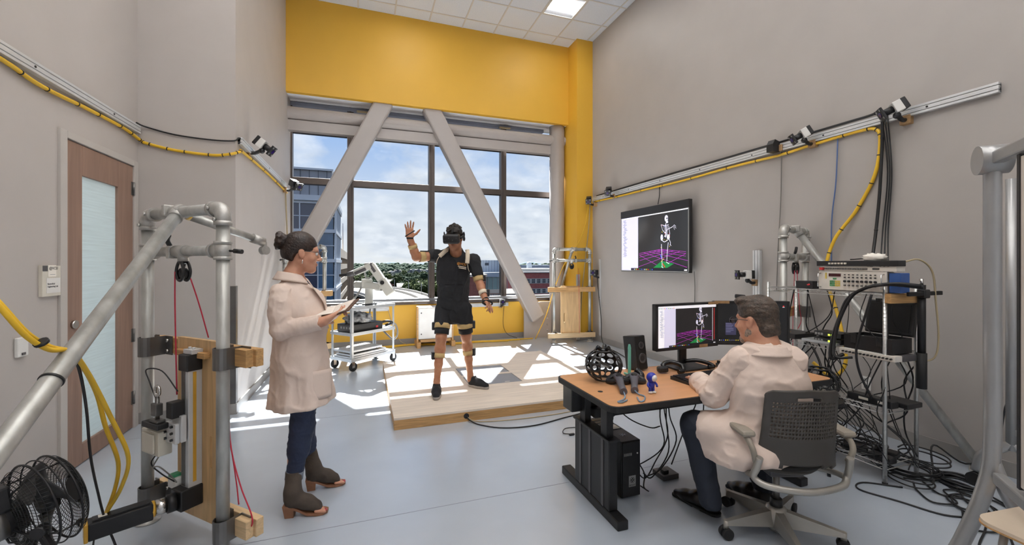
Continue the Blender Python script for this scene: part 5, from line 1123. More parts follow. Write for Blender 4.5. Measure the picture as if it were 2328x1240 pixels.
# lower shelves
ps = thing('power_strip', 'black power strip with white label on the third shelf of the rack', 'power strip', (3.42, 1.98, .515)); MB().box((3.36, 1.84, .515), (3.44, 2.12, .565), .006).build('strip', 'black_plastic', ps); MB().box((3.357, 1.98, .535), (3.36, 2.04, .552)).build('strip_label', 'cream_plastic', ps); MB().box((3.357, 1.88, .535), (3.36, 1.92, .552)).build('strip_label', 'paper', ps)
MB().box((3.46, 1.80, .515), (3.62, 1.98, .55), .006).build('router', 'black_plastic', label='flat black router box behind the power strip', cat='router')
for k, (x, y, lab) in enumerate(((3.40, 1.92, 'black power adapter nearest on the bottom shelf of the rack'), (3.52, 1.96, 'black power adapter behind the nearest one on the bottom shelf'), (3.42, 2.10, 'black power adapter in the middle of the bottom shelf'), (3.45, 2.42, 'long black power adapter at the far end of the bottom shelf'))):
    t = thing('power_adapter', lab, 'adapter', (x, y, .135), .3 * k, group='adapters on the bottom shelf'); MB().box((-.04, -.07, 0), (.04, .07, .04), .006).build('adapter_case', 'black_plastic', t, local=True); MB().box((-.015, .07, .012), (.015, .085, .028), .004).build('strain_relief', 'black_rubber', t, local=True)
# clamp, wood block and black mast on the near post
MB().bar((3.325, 1.842, 1.268), (3.62, 1.815, 1.268), .04, .065, .002).build('wood_block', 'lumber', label='pine block clamped to the near front post of the rack', cat='wood block')
ms = thing('clamped_mast', 'black tubular mast with foam grip clamped to the wood block', 'mast', (3.556, 1.775, .66))
MB().cyl((3.556, 1.775, .88), (3.556, 1.775, 1.36), .022, n=14).build('mast_tube', 'black_metal', ms); MB().cyl((3.556, 1.775, .66), (3.556, 1.775, .90), .028, n=16).build('foam_grip', 'black_rubber', ms)
MB().bar((3.40, 1.77, 1.30), (3.70, 1.74, 1.305), .02, .028, .004).build('cross_arm', 'black_metal', ms); MB().cbox((3.556, 1.765, 1.30), (.06, .05, .06), .008).build('clamp', 'black_plastic', ms); MB().cyl((3.556, 1.775, 1.36), (3.556, 1.775, 1.40), .010, n=10).build('tip', 'chrome', ms)
# cables on and below the rack
RC = 'black cable in the dense tangle around the wire shelf rack'
rr = random.Random(11)
def rcable(pts, r=.005, m='black_cable', lab=RC): return cable(pts, r, m, lab, group='rack tangle cables' if lab == RC else None)
rcable([(4.1, 2.38, 1.42), (3.9, 2.3, 1.44), (3.72, 2.2, 1.535), (3.45, 2.15, 1.535)]); rcable([(3.40, 1.70, 1.36), (3.32, 1.80, 1.37), (3.31, 1.95, 1.34), (3.31, 2.08, 1.25), (3.31, 2.14, 1.10), (3.30, 2.18, .95), (3.28, 2.18, .80), (3.33, 2.12, .84)], .012, lab='thick black cable bundle draped from the clamp down the rack front'); rcable([(3.42, 1.70, 1.345), (3.31, 1.85, 1.36), (3.30, 2.02, 1.30), (3.30, 2.12, 1.12), (3.29, 2.16, .93), (3.27, 2.14, .82), (3.31, 2.05, .83)], .01); rcable([(3.31, 1.93, 1.29), (3.30, 1.96, 1.15), (3.30, 2.0, 1.0), (3.30, 2.02, .86), (3.31, 2.0, .72), (3.35, 1.95, .56)], .008)
for k in range(9):
    y0_ = rr.uniform(1.9, 2.65); y1_ = min(2.7, max(1.85, y0_ + rr.uniform(-.3, .3))); x_ = RX0 + rr.uniform(-.02, .25)
    rcable([(x_, y0_, 1.29), (x_ + rr.uniform(-.03, .03), y0_ + rr.uniform(-.06, .06), 1.12), (x_ + rr.uniform(-.04, .04), (y0_ + y1_) / 2, 1.0), (x_ + .02, y1_, .90)], rr.choice([.003, .004, .005]))
for k in range(26):
    y0_ = rr.uniform(1.82, 2.72); y1_ = min(2.75, max(1.75, y0_ + rr.uniform(-.45, .35))); x_ = RX0 + rr.uniform(-.02, .34)
    rcable([(x_, y0_, .86), (x_ + rr.uniform(-.06, .06), y0_ + rr.uniform(-.12, .12), .66), (x_ + rr.uniform(-.08, .06), (y0_ + y1_) / 2 + rr.uniform(-.1, .1), .46), (x_ + rr.uniform(-.06, .06), y1_ + rr.uniform(-.12, .12), .28), (x_, y1_, .15)], rr.choice([.003, .004, .005]))
for k in range(12):     # coiled loops on the lower shelf and floor
    cx_, cy_ = rr.uniform(3.4, 3.75), rr.uniform(1.75, 2.6); r0 = rr.uniform(.06, .14); z0 = .15 if cx_ < 3.66 and k % 2 else .008
    rcable([(cx_ + r0 * (1 + .2 * rr.random()) * math.cos(a) * 1.0, cy_ + r0 * 1.3 * math.sin(a), z0 + .004 * i) for i, a in enumerate([j * .9 + k for j in range(14)])], .005)
FCL = 'loose black cable looping over the floor in front of the whiteboard'
for k, pts in enumerate(([(3.40, 1.80, .006), (3.22, 1.93, .006), (3.10, 1.88, .006), (3.18, 1.70, .006), (3.26, 1.52, .006), (3.42, 1.42, .006), (3.30, 1.36, .006), (3.10, 1.30, .006), (2.9, 1.22, .006)], [(3.62, 1.80, .006), (3.52, 1.66, .01), (3.60, 1.55, .01), (3.40, 1.46, .012), (3.50, 1.62, .014), (3.66, 1.60, .01), (3.60, 1.42, .01), (3.35, 1.32, .01), (3.22, 1.40, .01), (3.40, 1.50, .012)],
        [(3.70, 1.70, .006), (3.66, 1.50, .008), (3.52, 1.42, .01), (3.44, 1.54, .012), (3.58, 1.62, .014), (3.54, 1.44, .016), (3.30, 1.26, .01), (3.06, 1.16, .008), (2.86, 1.10, .006)], [(3.74, 1.9, .006), (3.84, 1.72, .006), (3.78, 1.50, .008), (3.64, 1.38, .01), (3.52, 1.50, .012), (3.70, 1.66, .014)], [(3.55, 1.82, .008), (3.44, 1.74, .01), (3.36, 1.62, .01), (3.48, 1.56, .014), (3.60, 1.68, .014), (3.74, 1.58, .01), (3.70, 1.40, .01), (3.56, 1.28, .008)])):
    cable(pts, .0055, 'black_cable', FCL, group='loose floor cables')
b = MB()
cl = thing('cable_coil', 'thick coil of black cable lying on the floor beside the rack', 'cable coil', (3.82, 1.70, 0))
for k in range(7):
    r0 = .085 + .008 * (k % 4); MB().tube([(3.82 + r0 * math.cos(2 * math.pi * i / 28), 1.70 + r0 * 1.15 * math.sin(2 * math.pi * i / 28), .008 + .009 * (k // 2) + .003 * math.sin(i + k)) for i in range(28)], .007, 6, closed=True).build('coil_turn', 'black_cable', cl)
cable([(3.74, 1.80, .03), (3.86, 1.86, .2), (3.98, 1.74, .10), (4.15, 1.66, .20), (4.2, 1.62, .55), (4.18, 1.52, .62)], .006, 'black_cable', 'black cable rising from the rack floor towards the whiteboard stand')
cable([(3.42, 1.80, 1.515), (3.50, 1.76, 1.53), (3.60, 1.74, 1.45), (3.64, 1.74, 1.25), (3.67, 1.74, 1.0), (3.66, 1.76, .86), (3.58, 1.82, .83)], .006, 'tan_cable', 'tan cable arching off the top of the rack down past the mast')
# ================================================================ whiteboards and pale seat at the right edge
mat('whiteboard', (214, 204, 194), .35, var=.02); mat('frame_silver', (170, 170, 170), .35, metal=.55, var=.04)
wbt = thing('mobile_whiteboard', 'mobile whiteboard in a silver tube frame at the right edge', 'whiteboard', (2.22, .69, 0))
d_ = V(.755, .656, 0); n_ = V(-.656, .755, 0); E0 = V(2.665, 1.075, 0); E1 = E0 - d_ * 1.15
for E in (E0, E1):
    MB().tube(catmull([E + n_ * .16 + V(0, 0, .06), E + n_ * .09 + V(0, 0, .25), E + n_ * .025 + V(0, 0, .48), E + V(0, 0, .70), E + V(0, 0, 1.3), E + V(0, 0, 2.0)], 6), .030, 14).build('upright_leg', 'frame_silver', wbt)
    MB().tube(catmull([E - n_ * .30 + V(0, 0, .06), E - n_ * .18 + V(0, 0, .20), E - n_ * .06 + V(0, 0, .44), E + V(0, 0, .62)], 6), .026, 12).build('rear_leg', 'frame_silver', wbt)
    MB().cyl(E + V(0, 0, 1.97) - n_ * .05, E + V(0, 0, 1.97) + n_ * .05, .065, n=24).build('pivot_cap', 'frame_silver', wbt)
    for s in (-1, 1): MB().cyl(E + n_ * s * (.16 if s > 0 else .30) + V(0, 0, .035) - d_ * .015, E + n_ * s * (.16 if s > 0 else .30) + V(0, 0, .035) + d_ * .015, .035, n=16).build('caster', 'black_rubber', wbt)
MB().bar(E0 - d_ * .05 + V(0, 0, 1.97), E1 + d_ * .05 + V(0, 0, 1.97), .045, .055, .008).build('top_rail', 'frame_silver', wbt)
MB().bar(E0 - d_ * .05 + V(0, 0, .56), E1 + d_ * .05 + V(0, 0, .56), .04, .05, .008).build('bottom_rail', 'frame_silver', wbt)
MB().bar(E0 - d_ * .25 + V(0, 0, 1.27), E1 + d_ * .115 + V(0, 0, 1.27), .018, 1.32, .002).build('board_panel', 'whiteboard', wbt)
b = MB()
for a_, c_2 in ((E0 - d_ * .235, E0 - d_ * .255), (E1 + d_ * .10, E1 + d_ * .12)): b.bar(a_ + V(0, 0, 1.27), c_2 + V(0, 0, 1.27), .026, 1.34)
b.build('board_edge', 'black_plastic', wbt, kind='stuff')
w2 = thing('rolling_stand', 'silver rolling stand half hidden behind the mobile whiteboard', 'stand', (3.94, 1.50, 0)); Q = V(3.94, 1.50, 0)
MB().cyl(Q + V(0, 0, .30), Q + V(0, 0, 2.05), .028, n=14).build('stand_post', 'frame_silver', w2)
MB().tube(catmull([Q + V(0, 0, .34), Q + V(-.01, .04, .30), Q + V(-.02, .13, .22), Q + V(-.02, .16, .10)], 5), .028, 12).build('stand_leg', 'frame_silver', w2)
MB().tube(catmull([Q + V(0, 0, .34), Q + V(.03, -.06, .28), Q + V(.06, -.2, .16), Q + V(.08, -.34, .05)], 5), .028, 12).build('stand_leg', 'frame_silver', w2)
MB().cyl(Q + V(-.05, .16, .045), Q + V(.01, .16, .045), .045, n=18).build('caster', 'black_rubber', w2); MB().cyl(Q + V(.05, -.34, .045), Q + V(.11, -.34, .045), .045, n=18).build('caster', 'black_rubber', w2)
MB().bar(Q + V(0, 0, .42), Q + V(.02, -.5, .42), .04, .04, .006).build('cross_bar', 'frame_silver', w2)
mat('pale_ply', (222, 204, 182), .45, var=.04, scale=6)
st = thing('plywood_seat', 'pale plywood seat of a chair cut off at the lower right corner', 'chair', (2.62, .78, 0), math.radians(-6))
b = MB().ext(rrect(-.26, -.22, .22, .22, .07), .438, .452); b.build('seat', 'pale_ply', st, local=True)
MB().ext(rrect(-.262, -.222, .222, .222, .07), .432, .4385).build('seat_edge', 'lumber', st, local=True)
for x in (-.17, .16):
    for y in (-.16, .16): MB().cyl((x, y, .432), (x * 1.2, y * 1.2, 0), .013, n=10).build('leg', 'frame_silver', st, local=True)
# ================================================================ people: smooth-blended solids meshed with surface nets
_rs = np.random.RandomState(4); _LAT = _rs.rand(32, 32, 32).astype(np.float32)
def vnoise(x, y, z):
    xi, yi, zi = np.floor(x).astype(int), np.floor(y).astype(int), np.floor(z).astype(int)
    fx, fy, fz = x - xi, y - yi, z - zi
    fx, fy, fz = fx * fx * (3 - 2 * fx), fy * fy * (3 - 2 * fy), fz * fz * (3 - 2 * fz)
    def L(a, b_, c_): return _LAT[(xi + a) % 32, (yi + b_) % 32, (zi + c_) % 32]
    x00 = L(0, 0, 0) * (1 - fx) + L(1, 0, 0) * fx; x10 = L(0, 1, 0) * (1 - fx) + L(1, 1, 0) * fx; x01 = L(0, 0, 1) * (1 - fx) + L(1, 0, 1) * fx; x11 = L(0, 1, 1) * (1 - fx) + L(1, 1, 1) * fx
    return (x00 * (1 - fy) + x10 * fy) * (1 - fz) + (x01 * (1 - fy) + x11 * fy) * fz
class Solid:
    """signed distance grid; every primitive only touches its own box of cells"""
    def __init__(s, lo, hi, h):
        s.h = h; s.lo = np.array(lo, np.float32); n = np.ceil((np.array(hi) - np.array(lo)) / h).astype(int) + 1
        s.g = np.full(n, .5, np.float32); s.ax = [s.lo[i] + h * np.arange(n[i], dtype=np.float32) for i in range(3)]
    def _sub(s, lo, hi):
        sl = []
        for i in range(3):
            a = int(max(0, math.floor((lo[i] - s.lo[i]) / s.h))); b_ = int(min(len(s.ax[i]), math.ceil((hi[i] - s.lo[i]) / s.h) + 1)); sl.append(slice(a, max(a, b_)))
        return tuple(sl)
    def _pts(s, sl): return s.ax[0][sl[0]][:, None, None], s.ax[1][sl[1]][None, :, None], s.ax[2][sl[2]][None, None, :]
    def _mix(s, sl, d, k, op):
        a = s.g[sl]
        if a.size == 0: return
        if op == 'add': hh = np.maximum(k - np.abs(a - d), 0) / k; s.g[sl] = np.minimum(a, d) - hh * hh * k * .25
        elif op == 'sub': d = -d; hh = np.maximum(k - np.abs(a - d), 0) / k; s.g[sl] = np.maximum(a, d) + hh * hh * k * .25
    def cone(s, a, b_, ra, rb, k=.02, op='add', R=None, sc=(1, 1, 1)):
        """tapered capsule; in frame R its cross-section can be squashed by sc"""
        a = np.array(a, np.float32); b_ = np.array(b_, np.float32); m = max(ra, rb) * max(sc) + k + 3 * s.h
        sl = s._sub(np.minimum(a, b_) - m, np.maximum(a, b_) + m); x, y, z = s._pts(sl)
        Rm = np.array(R.transposed() if R is not None else np.eye(3), np.float32); S = 1 / np.array(sc, np.float32)
        d3 = [((x - a[0]) * Rm[i][0] + (y - a[1]) * Rm[i][1] + (z - a[2]) * Rm[i][2]) * S[i] for i in range(3)]
        v = np.array([float(np.dot(Rm[i], b_ - a)) * S[i] for i in range(3)], np.float32); L2 = float(np.dot(v, v)) or 1e-9
        t = np.clip((d3[0] * v[0] + d3[1] * v[1] + d3[2] * v[2]) / L2, 0, 1)
        d = np.sqrt((d3[0] - t * v[0]) ** 2 + (d3[1] - t * v[1]) ** 2 + (d3[2] - t * v[2]) ** 2) - (ra + (rb - ra) * t)
        s._mix(sl, d * min(sc), k, op); return s
    def chain(s, pts, rs, k=.02, **kw):
        for i in range(len(pts) - 1): s.cone(pts[i], pts[i + 1], rs[i], rs[i + 1], k, **kw)
        return s
    def ell(s, c, r, R=None, k=.02, op='add'):
        c = np.array(c, np.float32); m = max(r) + k + 3 * s.h; sl = s._sub(c - m, c + m); x, y, z = s._pts(sl)
        Rm = np.array(R.transposed() if R is not None else np.eye(3), np.float32)
        q = [((x - c[0]) * Rm[i][0] + (y - c[1]) * Rm[i][1] + (z - c[2]) * Rm[i][2]) / r[i] for i in range(3)]
        k0 = np.sqrt(q[0] ** 2 + q[1] ** 2 + q[2] ** 2) + 1e-6; k1 = np.sqrt((q[0] / r[0]) ** 2 + (q[1] / r[1]) ** 2 + (q[2] / r[2]) ** 2) + 1e-6
        s._mix(sl, k0 * (k0 - 1) / k1, k, op); return s
    def rbox(s, c, hf, R=None, rad=.01, k=.015, op='add'):
        c = np.array(c, np.float32); m = float(np.linalg.norm(hf)) + k + 3 * s.h; sl = s._sub(c - m, c + m); x, y, z = s._pts(sl)
        Rm = np.array(R.transposed() if R is not None else np.eye(3), np.float32)
        q = [np.abs((x - c[0]) * Rm[i][0] + (y - c[1]) * Rm[i][1] + (z - c[2]) * Rm[i][2]) - (hf[i] - rad) for i in range(3)]
        d = np.sqrt(sum(np.maximum(v, 0) ** 2 for v in q)) + np.minimum(np.maximum(np.maximum(q[0], q[1]), q[2]), 0) - rad
        s._mix(sl, d, k, op); return s
    def cut(s, p, n, k=.004):
        """remove what lies on the n side of the plane through p"""
        n = np.array(Vector(n).normalized(), np.float32); x, y, z = s._pts((slice(None),) * 3)
        d = (x - p[0]) * n[0] + (y - p[1]) * n[1] + (z - p[2]) * n[2]; a = s.g; hh = np.maximum(k - np.abs(a - d), 0) / k; s.g = (np.maximum(a, d) + hh * hh * k * .25).astype(np.float32); return s
    def disp(s, fn):
        x, y, z = s._pts((slice(None),) * 3); m = np.abs(s.g) < 4 * s.h + .02; X, Y, Z_ = np.broadcast_arrays(x, y, z); s.g[m] += fn(X[m], Y[m], Z_[m]).astype(np.float32); return s
    def mesh(s, name, m, parent, label=None, smooth=1):
        g = s.g; n = g.shape; ins = g < 0
        c = [(i, j, k) for i in (0, 1) for j in (0, 1) for k in (0, 1)]
        cnt = sum(ins[i:n[0] - 1 + i, j:n[1] - 1 + j, k:n[2] - 1 + k].astype(np.int8) for i, j, k in c)
        idx = np.argwhere((cnt > 0) & (cnt < 8)); num = -np.ones([v - 1 for v in n], np.int64); num[idx[:, 0], idx[:, 1], idx[:, 2]] = np.arange(len(idx))
        P = np.zeros((len(idx), 3)); W = np.zeros(len(idx))
        for a in c:
            for ax in range(3):
                if a[ax]: continue
                b_ = list(a); b_[ax] = 1
                ga = g[idx[:, 0] + a[0], idx[:, 1] + a[1], idx[:, 2] + a[2]]; gb = g[idx[:, 0] + b_[0], idx[:, 1] + b_[1], idx[:, 2] + b_[2]]
                mk = (ga < 0) != (gb < 0); t = np.where(mk, ga / np.where(mk, ga - gb, 1), 0); q = np.tile(np.array(a, float), (len(idx), 1)); q[:, ax] = t
                P[mk] += q[mk]; W[mk] += 1
        P = (idx + P / W[:, None]) * s.h + s.lo
        F = []
        for ax in range(3):
            u, v = (ax + 1) % 3, (ax + 2) % 3; sa = [slice(None)] * 3; sb = [slice(None)] * 3; sa[ax] = slice(0, -1); sb[ax] = slice(1, None)
            A = ins[tuple(sa)]; B = ins[tuple(sb)]; e_ = np.argwhere(A != B)
            e_ = e_[(e_[:, u] > 0) & (e_[:, v] > 0) & (e_[:, u] < n[u] - 1) & (e_[:, v] < n[v] - 1)]
            if not len(e_): continue
            fl_ = A[e_[:, 0], e_[:, 1], e_[:, 2]]; o = []
            for du, dv_ in ((1, 1), (0, 1), (0, 0), (1, 0)):
                q = e_.copy(); q[:, u] -= du; q[:, v] -= dv_; o.append(num[q[:, 0], q[:, 1], q[:, 2]])
            Q = np.stack(o, 1); Q[~fl_] = Q[~fl_][:, ::-1]; F.append(Q)
        F = np.concatenate(F)
        for _ in range(smooth):      # relax the net a little
            acc = np.zeros_like(P); w_ = np.zeros(len(P))
            for i in range(4): np.add.at(acc, F[:, i], P[F[:, (i + 1) % 4]]); np.add.at(acc, F[:, i], P[F[:, i - 1]]); np.add.at(w_, F[:, i], 2)
            P = P * .5 + .5 * acc / np.maximum(w_, 1)[:, None]
        I = INV.get(parent.name)
        if I is not None: M_ = np.array(I); P = P @ M_[:3, :3].T + M_[:3, 3]
        me = bpy.data.meshes.new(name); me.vertices.add(len(P)); me.vertices.foreach_set('co', P.astype(np.float32).ravel()); me.loops.add(F.size); me.loops.foreach_set('vertex_index', F.ravel().astype(np.int32))
        me.polygons.add(len(F)); me.polygons.foreach_set('loop_start', np.arange(0, F.size, 4, dtype=np.int32)); me.polygons.foreach_set('loop_total', np.full(len(F), 4, np.int32)); me.polygons.foreach_set('use_smooth', np.ones(len(F), bool))
        me.update(calc_edges=True); me.validate(); o = bpy.data.objects.new(name, me); COL.objects.link(o); o.parent = parent; INV[o.name] = I; me.materials.append(MATS[m]); tag(o, label)
        return o
def frame(fwd, up=(0, 0, 1), tilt=0.0, roll=0.0):
    """columns: person's right, forward, up"""
    f = Vector(fwd).normalized(); u = Vector(up); r = f.cross(u).normalized(); u = r.cross(f).normalized(); M_ = Matrix((r, f, u)).transposed()
    return M_ @ Matrix.Rotation(tilt, 3, 'X') @ Matrix.Rotation(roll, 3, 'Y')
def put(c, R, s_): return lambda x, y, z: Vector(c) + R @ Vector((x * s_, y * s_, z * s_))
def head(S, c, R, s_=1.0, ears=True, female=False):
    p = put(c, R, s_); e = lambda q, r, k=.02, op='add', R2=None: S.ell(p(*q), [v * s_ for v in r], R if R2 is None else R @ R2, k, op)
    e((0, -.015, .035), (.076, .097, .088)); e((0, .028, -.042), (.058, .060, .078), .03)
    S.cone(p(.052, -.005, -.055), p(.012, .062, -.104), .022 * s_, .019 * s_, .03); S.cone(p(-.052, -.005, -.055), p(-.012, .062, -.104), .022 * s_, .019 * s_, .03)
    e((0, .068, -.104), (.022, .018, .018), .02); e((0, .072, .022), (.050, .018, .014), .02)
    for s in (-1, 1): e((s * .031, .096, -.002), (.016, .012, .010), .012, 'sub'); e((s * .046, .058, -.035), (.018, .02, .018), .03)
    S.cone(p(0, .086, .004), p(0, .110, -.034), .008 * s_, .0115 * s_, .014)
    for s in (-1, 1): e((s * .011, .098, -.040), (.0085, .010, .008), .008)
    e((0, .089, -.066), (.021, .008, .005), .006); e((0, .087, -.077), (.018, .008, .006), .006)
    if ears:
        for s in (-1, 1):
            e((s * .078, -.008, -.010), (.009, .020, .033), .008, R2=Matrix.Rotation(.25, 3, 'X')); e((s * .088, -.004, -.008), (.006, .011, .018), .006, 'sub')
    S.cone(p(0, -.022, -.06), p(0, -.040, -.175), (.050 if female else .056) * s_, (.050 if female else .060) * s_, .03)
def hand(S, w, fwd, dors, side, curl=(.3, .3, .3, .3), s_=1.0, spread=.06, thumb=(.75, .62, -.2), k=.006, tcurl=.3):
    """palm with four separate fingers and a thumb; w wrist, fwd along the fingers, dors out of the back of the hand, side +1 if the thumb is on fwd x dors side"""
    f = Vector(fwd).normalized(); d_ = Vector(dors); d_ = (d_ - f * d_.dot(f)).normalized(); x = f.cross(d_) * side; w = Vector(w)
    R = Matrix((x, f, d_)).transposed(); p = put(w, R, s_)
    if R.determinant() < 0: RB = Matrix((-x, f, d_)).transposed()
    else: RB = R
    S.rbox(p(0, .050, 0), (.040 * s_, .046 * s_, .013 * s_), RB, .012 * s_, .012); S.cone(p(0, -.03, 0), p(0, .03, 0), .026 * s_, .028 * s_, .02, R=RB, sc=(1, 1, .72))
    S.ell(p(.026, .032, -.006), (.016 * s_, .028 * s_, .014 * s_), RB, .012)
    for i, (bx, by, L) in enumerate(((.030, .090, .074), (.010, .095, .083), (-.011, .091, .076), (-.030, .082, .060))):
        a = spread * (1.5 - i); q = p(bx, by, .0); dirv = R @ Vector((math.sin(a), math.cos(a), 0)); ang = 0; lens = (L * .45, L * .30, L * .25); rr_ = (.0088, .0080, .0072, .0062); pts = [q - dirv * .012 * s_]
        cur = q; c_ = curl[i]
        for j in range(3):
            ang += c_ * (.8 if j == 0 else 1.0); dv = dirv * math.cos(ang) - d_ * math.sin(ang); cur = cur + dv * lens[j] * s_; pts.append(cur)
        S.chain(pts, [r * s_ for r in (.0092, .0085, .0078, .0064)], k)
    t0 = p(.030, .020, -.004); tv = (R @ Vector(thumb)).normalized(); t1 = t0 + tv * .042 * s_; tv2 = (tv + f * tcurl).normalized(); t2 = t1 + tv2 * .032 * s_; t3 = t2 + tv2 * .024 * s_
    S.chain([t0, t1, t2, t3], [.0135 * s_, .0115 * s_, .0100 * s_, .0078 * s_], .008)
def wrinkle(amp, f, ph=0.0, az=1.0, ax=1.0, ay=1.0, pw=3):
    """sparse cloth creases: thin ridges of warped noise"""
    def fn(x, y, z):
        w1 = vnoise(x * 5 + ph, y * 5, z * 5) - .5; w2 = vnoise(x * 5 + 9, y * 5 + ph, z * 5) - .5
        a = vnoise(x * f * ax + ph + 2.2 * w1, y * f * ay + 3.1 + 2.2 * w2, z * f * az + 7.7 + 1.5 * w1)
        return amp * (.35 - (1 - np.abs(2 * a - 1)) ** pw)
    return fn
def folds(amp, c, n, z0, z1, ph=0.0):
    """vertical folds round an axis, growing from z0 down to z1"""
    def fn(x, y, z):
        a = np.arctan2(y - c[1], x - c[0]); r = np.clip((z0 - z) / (z0 - z1), 0, 1); return amp * r * (np.sin(a * n + ph + 1.5 * np.sin(z * 6)) * .6 + .4 * np.sin(a * n * 1.7 + 2 * ph))
    return fn
mat('skin', (204, 152, 124), .5, var=.04, scale=20, bump=.05, bscale=150, c2=(190, 132, 106))
mat('skin_tan', (190, 136, 104), .5, var=.05, scale=16, bump=.05, bscale=150, c2=(172, 114, 84))
mat('hair_brown', (58, 42, 35), .45, var=.35, scale=30, stretch=(1, 1, 1), bump=.5, bscale=90)
mat('hair_grey_brown', (92, 76, 64), .5, var=.35, scale=40, bump=.6, bscale=120)
mat('beard_grey', (176, 156, 142), .7, var=.25, scale=90, bump=.5, bscale=260)
mat('hair_dark', (44, 36, 32), .5, var=.3, scale=40, bump=.6, bscale=110)
mat('coat_white', (222, 202, 189), .8, var=.03, scale=6, bump=.18, bscale=24)
mat('denim', (44, 54, 80), .8, var=.12, scale=12, bump=.2, bscale=60)
mat('denim_cuff', (120, 128, 142), .8, var=.1, scale=60)
mat('suede', (76, 66, 58), .85, var=.12, scale=18, bump=.15, bscale=80)
mat('heel_leather', (150, 104, 76), .6, var=.12, scale=14)
mat('black_cloth', (33, 34, 38), .85, var=.10, scale=10, bump=.25, bscale=30)
mat('navy_cloth', (36, 42, 54), .85, var=.08, scale=10, bump=.2, bscale=30)
mat('black_leather', (34, 30, 30), .28, var=.1, scale=12, bump=.12, bscale=18)
mat('strap_tan', (206, 176, 122), .75, var=.06, scale=30)
mat('strap_cream', (226, 212, 190), .75, var=.05, scale=30)
mat('sole_grey', (170, 164, 158), .6, var=.06)
mat('sensor_black', (40, 40, 44), .4, var=.15, scale=60)
mat('nail_red', (180, 40, 70), .3, var=.04)
mat('folio_brown', (96, 66, 50), .5, var=.1)
mat('page_white', (236, 226, 216), .7, var=.02)
mat('orange_print', (236, 158, 50), .6, var=.03)
mat('lip', (190, 122, 106), .5, var=.04)
glassmat('spectacle_glass', (.88, .90, .94), .12)
def band(c, axis, r, w, th, m, name, par, sx=1.0, n=28, R=None):
    """strap round a limb"""
    ax = Vector(axis).normalized(); B = basis(ax) if R is None else R; b = MB()
    b.lathe([(r, -w / 2), (r + th, -w / 2), (r + th, w / 2), (r, w / 2), (r, -w / 2)], n, Matrix.Translation(c) @ B.to_4x4() @ Matrix.Diagonal((sx, 1, 1, 1))); return b.build(name, m, par)

# ---------------------------------------------------------------- woman in a white coat, profile, holding an open folder
wo = thing('person', 'woman in a white lab coat and jeans standing with an open folder', 'person', (-.33, 2.96, 0))
fw = V(.955, .297, 0); rt = V(.297, -.955, 0)      # forward, her right (towards the viewer)
HC = V(*(-0.366,2.969,1.575)); RH = frame(V(.97, .16, 0), tilt=-.12)
S = Solid((-.75, 2.4, .95), (.30, 3.45, 1.75), .005); head(S, HC, RH, .98, female=True)
neck0 = HC + RH @ V(0, -.04, -.15); S.cone(neck0, V(*(-0.416,2.965,1.392)), .052, .075, .03)
# arms inside the sleeves, hands outside
RS = V(*(-0.465,2.845,1.323)); RE = V(*(-0.459,2.811,1.107)); RW = V(*(-0.223,2.749,1.159)); LS = V(*(-0.441,3.143,1.321)); LE = V(*(-0.355,3.134,1.104)); LW = V(*(-0.231,3.006,1.19))
S.chain([RS, RE, RW], [.045, .040, .028]); S.chain([LS, LE, LW], [.045, .04, .026])
hf_ = (V(*(-0.106,2.814,1.213)) - RW).normalized(); hand(S, RW, hf_, V(.1, -.5, -.85), 1, (.25, .25, .25, .3), .95, thumb=(.8, .5, .1))
hand(S, LW, V(.80, -.25, .12), V(-.1, .2, .95), 1, (.45, .5, .5, .55), .9, thumb=(.5, .8, -.2))
S.mesh('body', 'skin', wo, 'bare head, neck and hands')
# hair drawn back into a messy bun
S = Solid(HC - V(.22, .22, .22), HC + V(.22, .22, .22), .004); p = put(HC, RH, .98)
S.ell(p(0, -.022, .040), (.083, .101, .093), RH, .01); S.ell(p(0, -.07, -.01), (.070, .055, .07), RH, .03)
S.ell(p(0, .115, -.055), (.09, .088, .098), RH, .012, 'sub'); S.ell(p(.07, .005, -.060), (.05, .055, .062), RH, .012, 'sub'); S.ell(p(-.07, .005, -.060), (.05, .055, .062), RH, .012, 'sub')
S.cut(p(0, 0, -.085), RH @ V(0, -.3, -1))
S.disp(lambda x, y, z: .003 * (vnoise(x * 30, y * 30 + 5, (z + x * .5) * 130) - .5))
hr = S.mesh('hair', 'hair_brown', wo, 'dark brown hair pulled back')
S = Solid(HC - V(.30, .30, .22), HC + V(.22, .22, .26), .004); bc = p(0, -.125, .055); S.ell(bc, (.046, .042, .05), RH, .01)
r_ = random.Random(2)
for k in range(9):
    a = r_.uniform(0, 6.28); S.chain([bc + RH @ V(.03 * math.cos(a), .025 * math.sin(a * 2), .035 * math.sin(a)), bc + RH @ V(.042 * math.cos(a + .8), -.02, .045 * math.sin(a + .8)), bc + RH @ V(.03 * math.cos(a + 1.7), -.03, .035 * math.sin(a + 1.7))], [.014, .013, .010], .008)
S.disp(lambda x, y, z: .005 * (vnoise(x * 60, y * 60, z * 60) - .5)); S.mesh('hair_bun', 'hair_brown', hr)
b = MB()
for k in range(3): b.curve([p(r_.uniform(-.02, .03), -.10, -.02 - .01 * k), p(.02 + .006 * k, -.098, -.07), p(.02, -.088 - .006 * k, -.115)], .0009, 4, 4)
b.build('loose_strands', 'hair_brown', hr, kind='stuff')
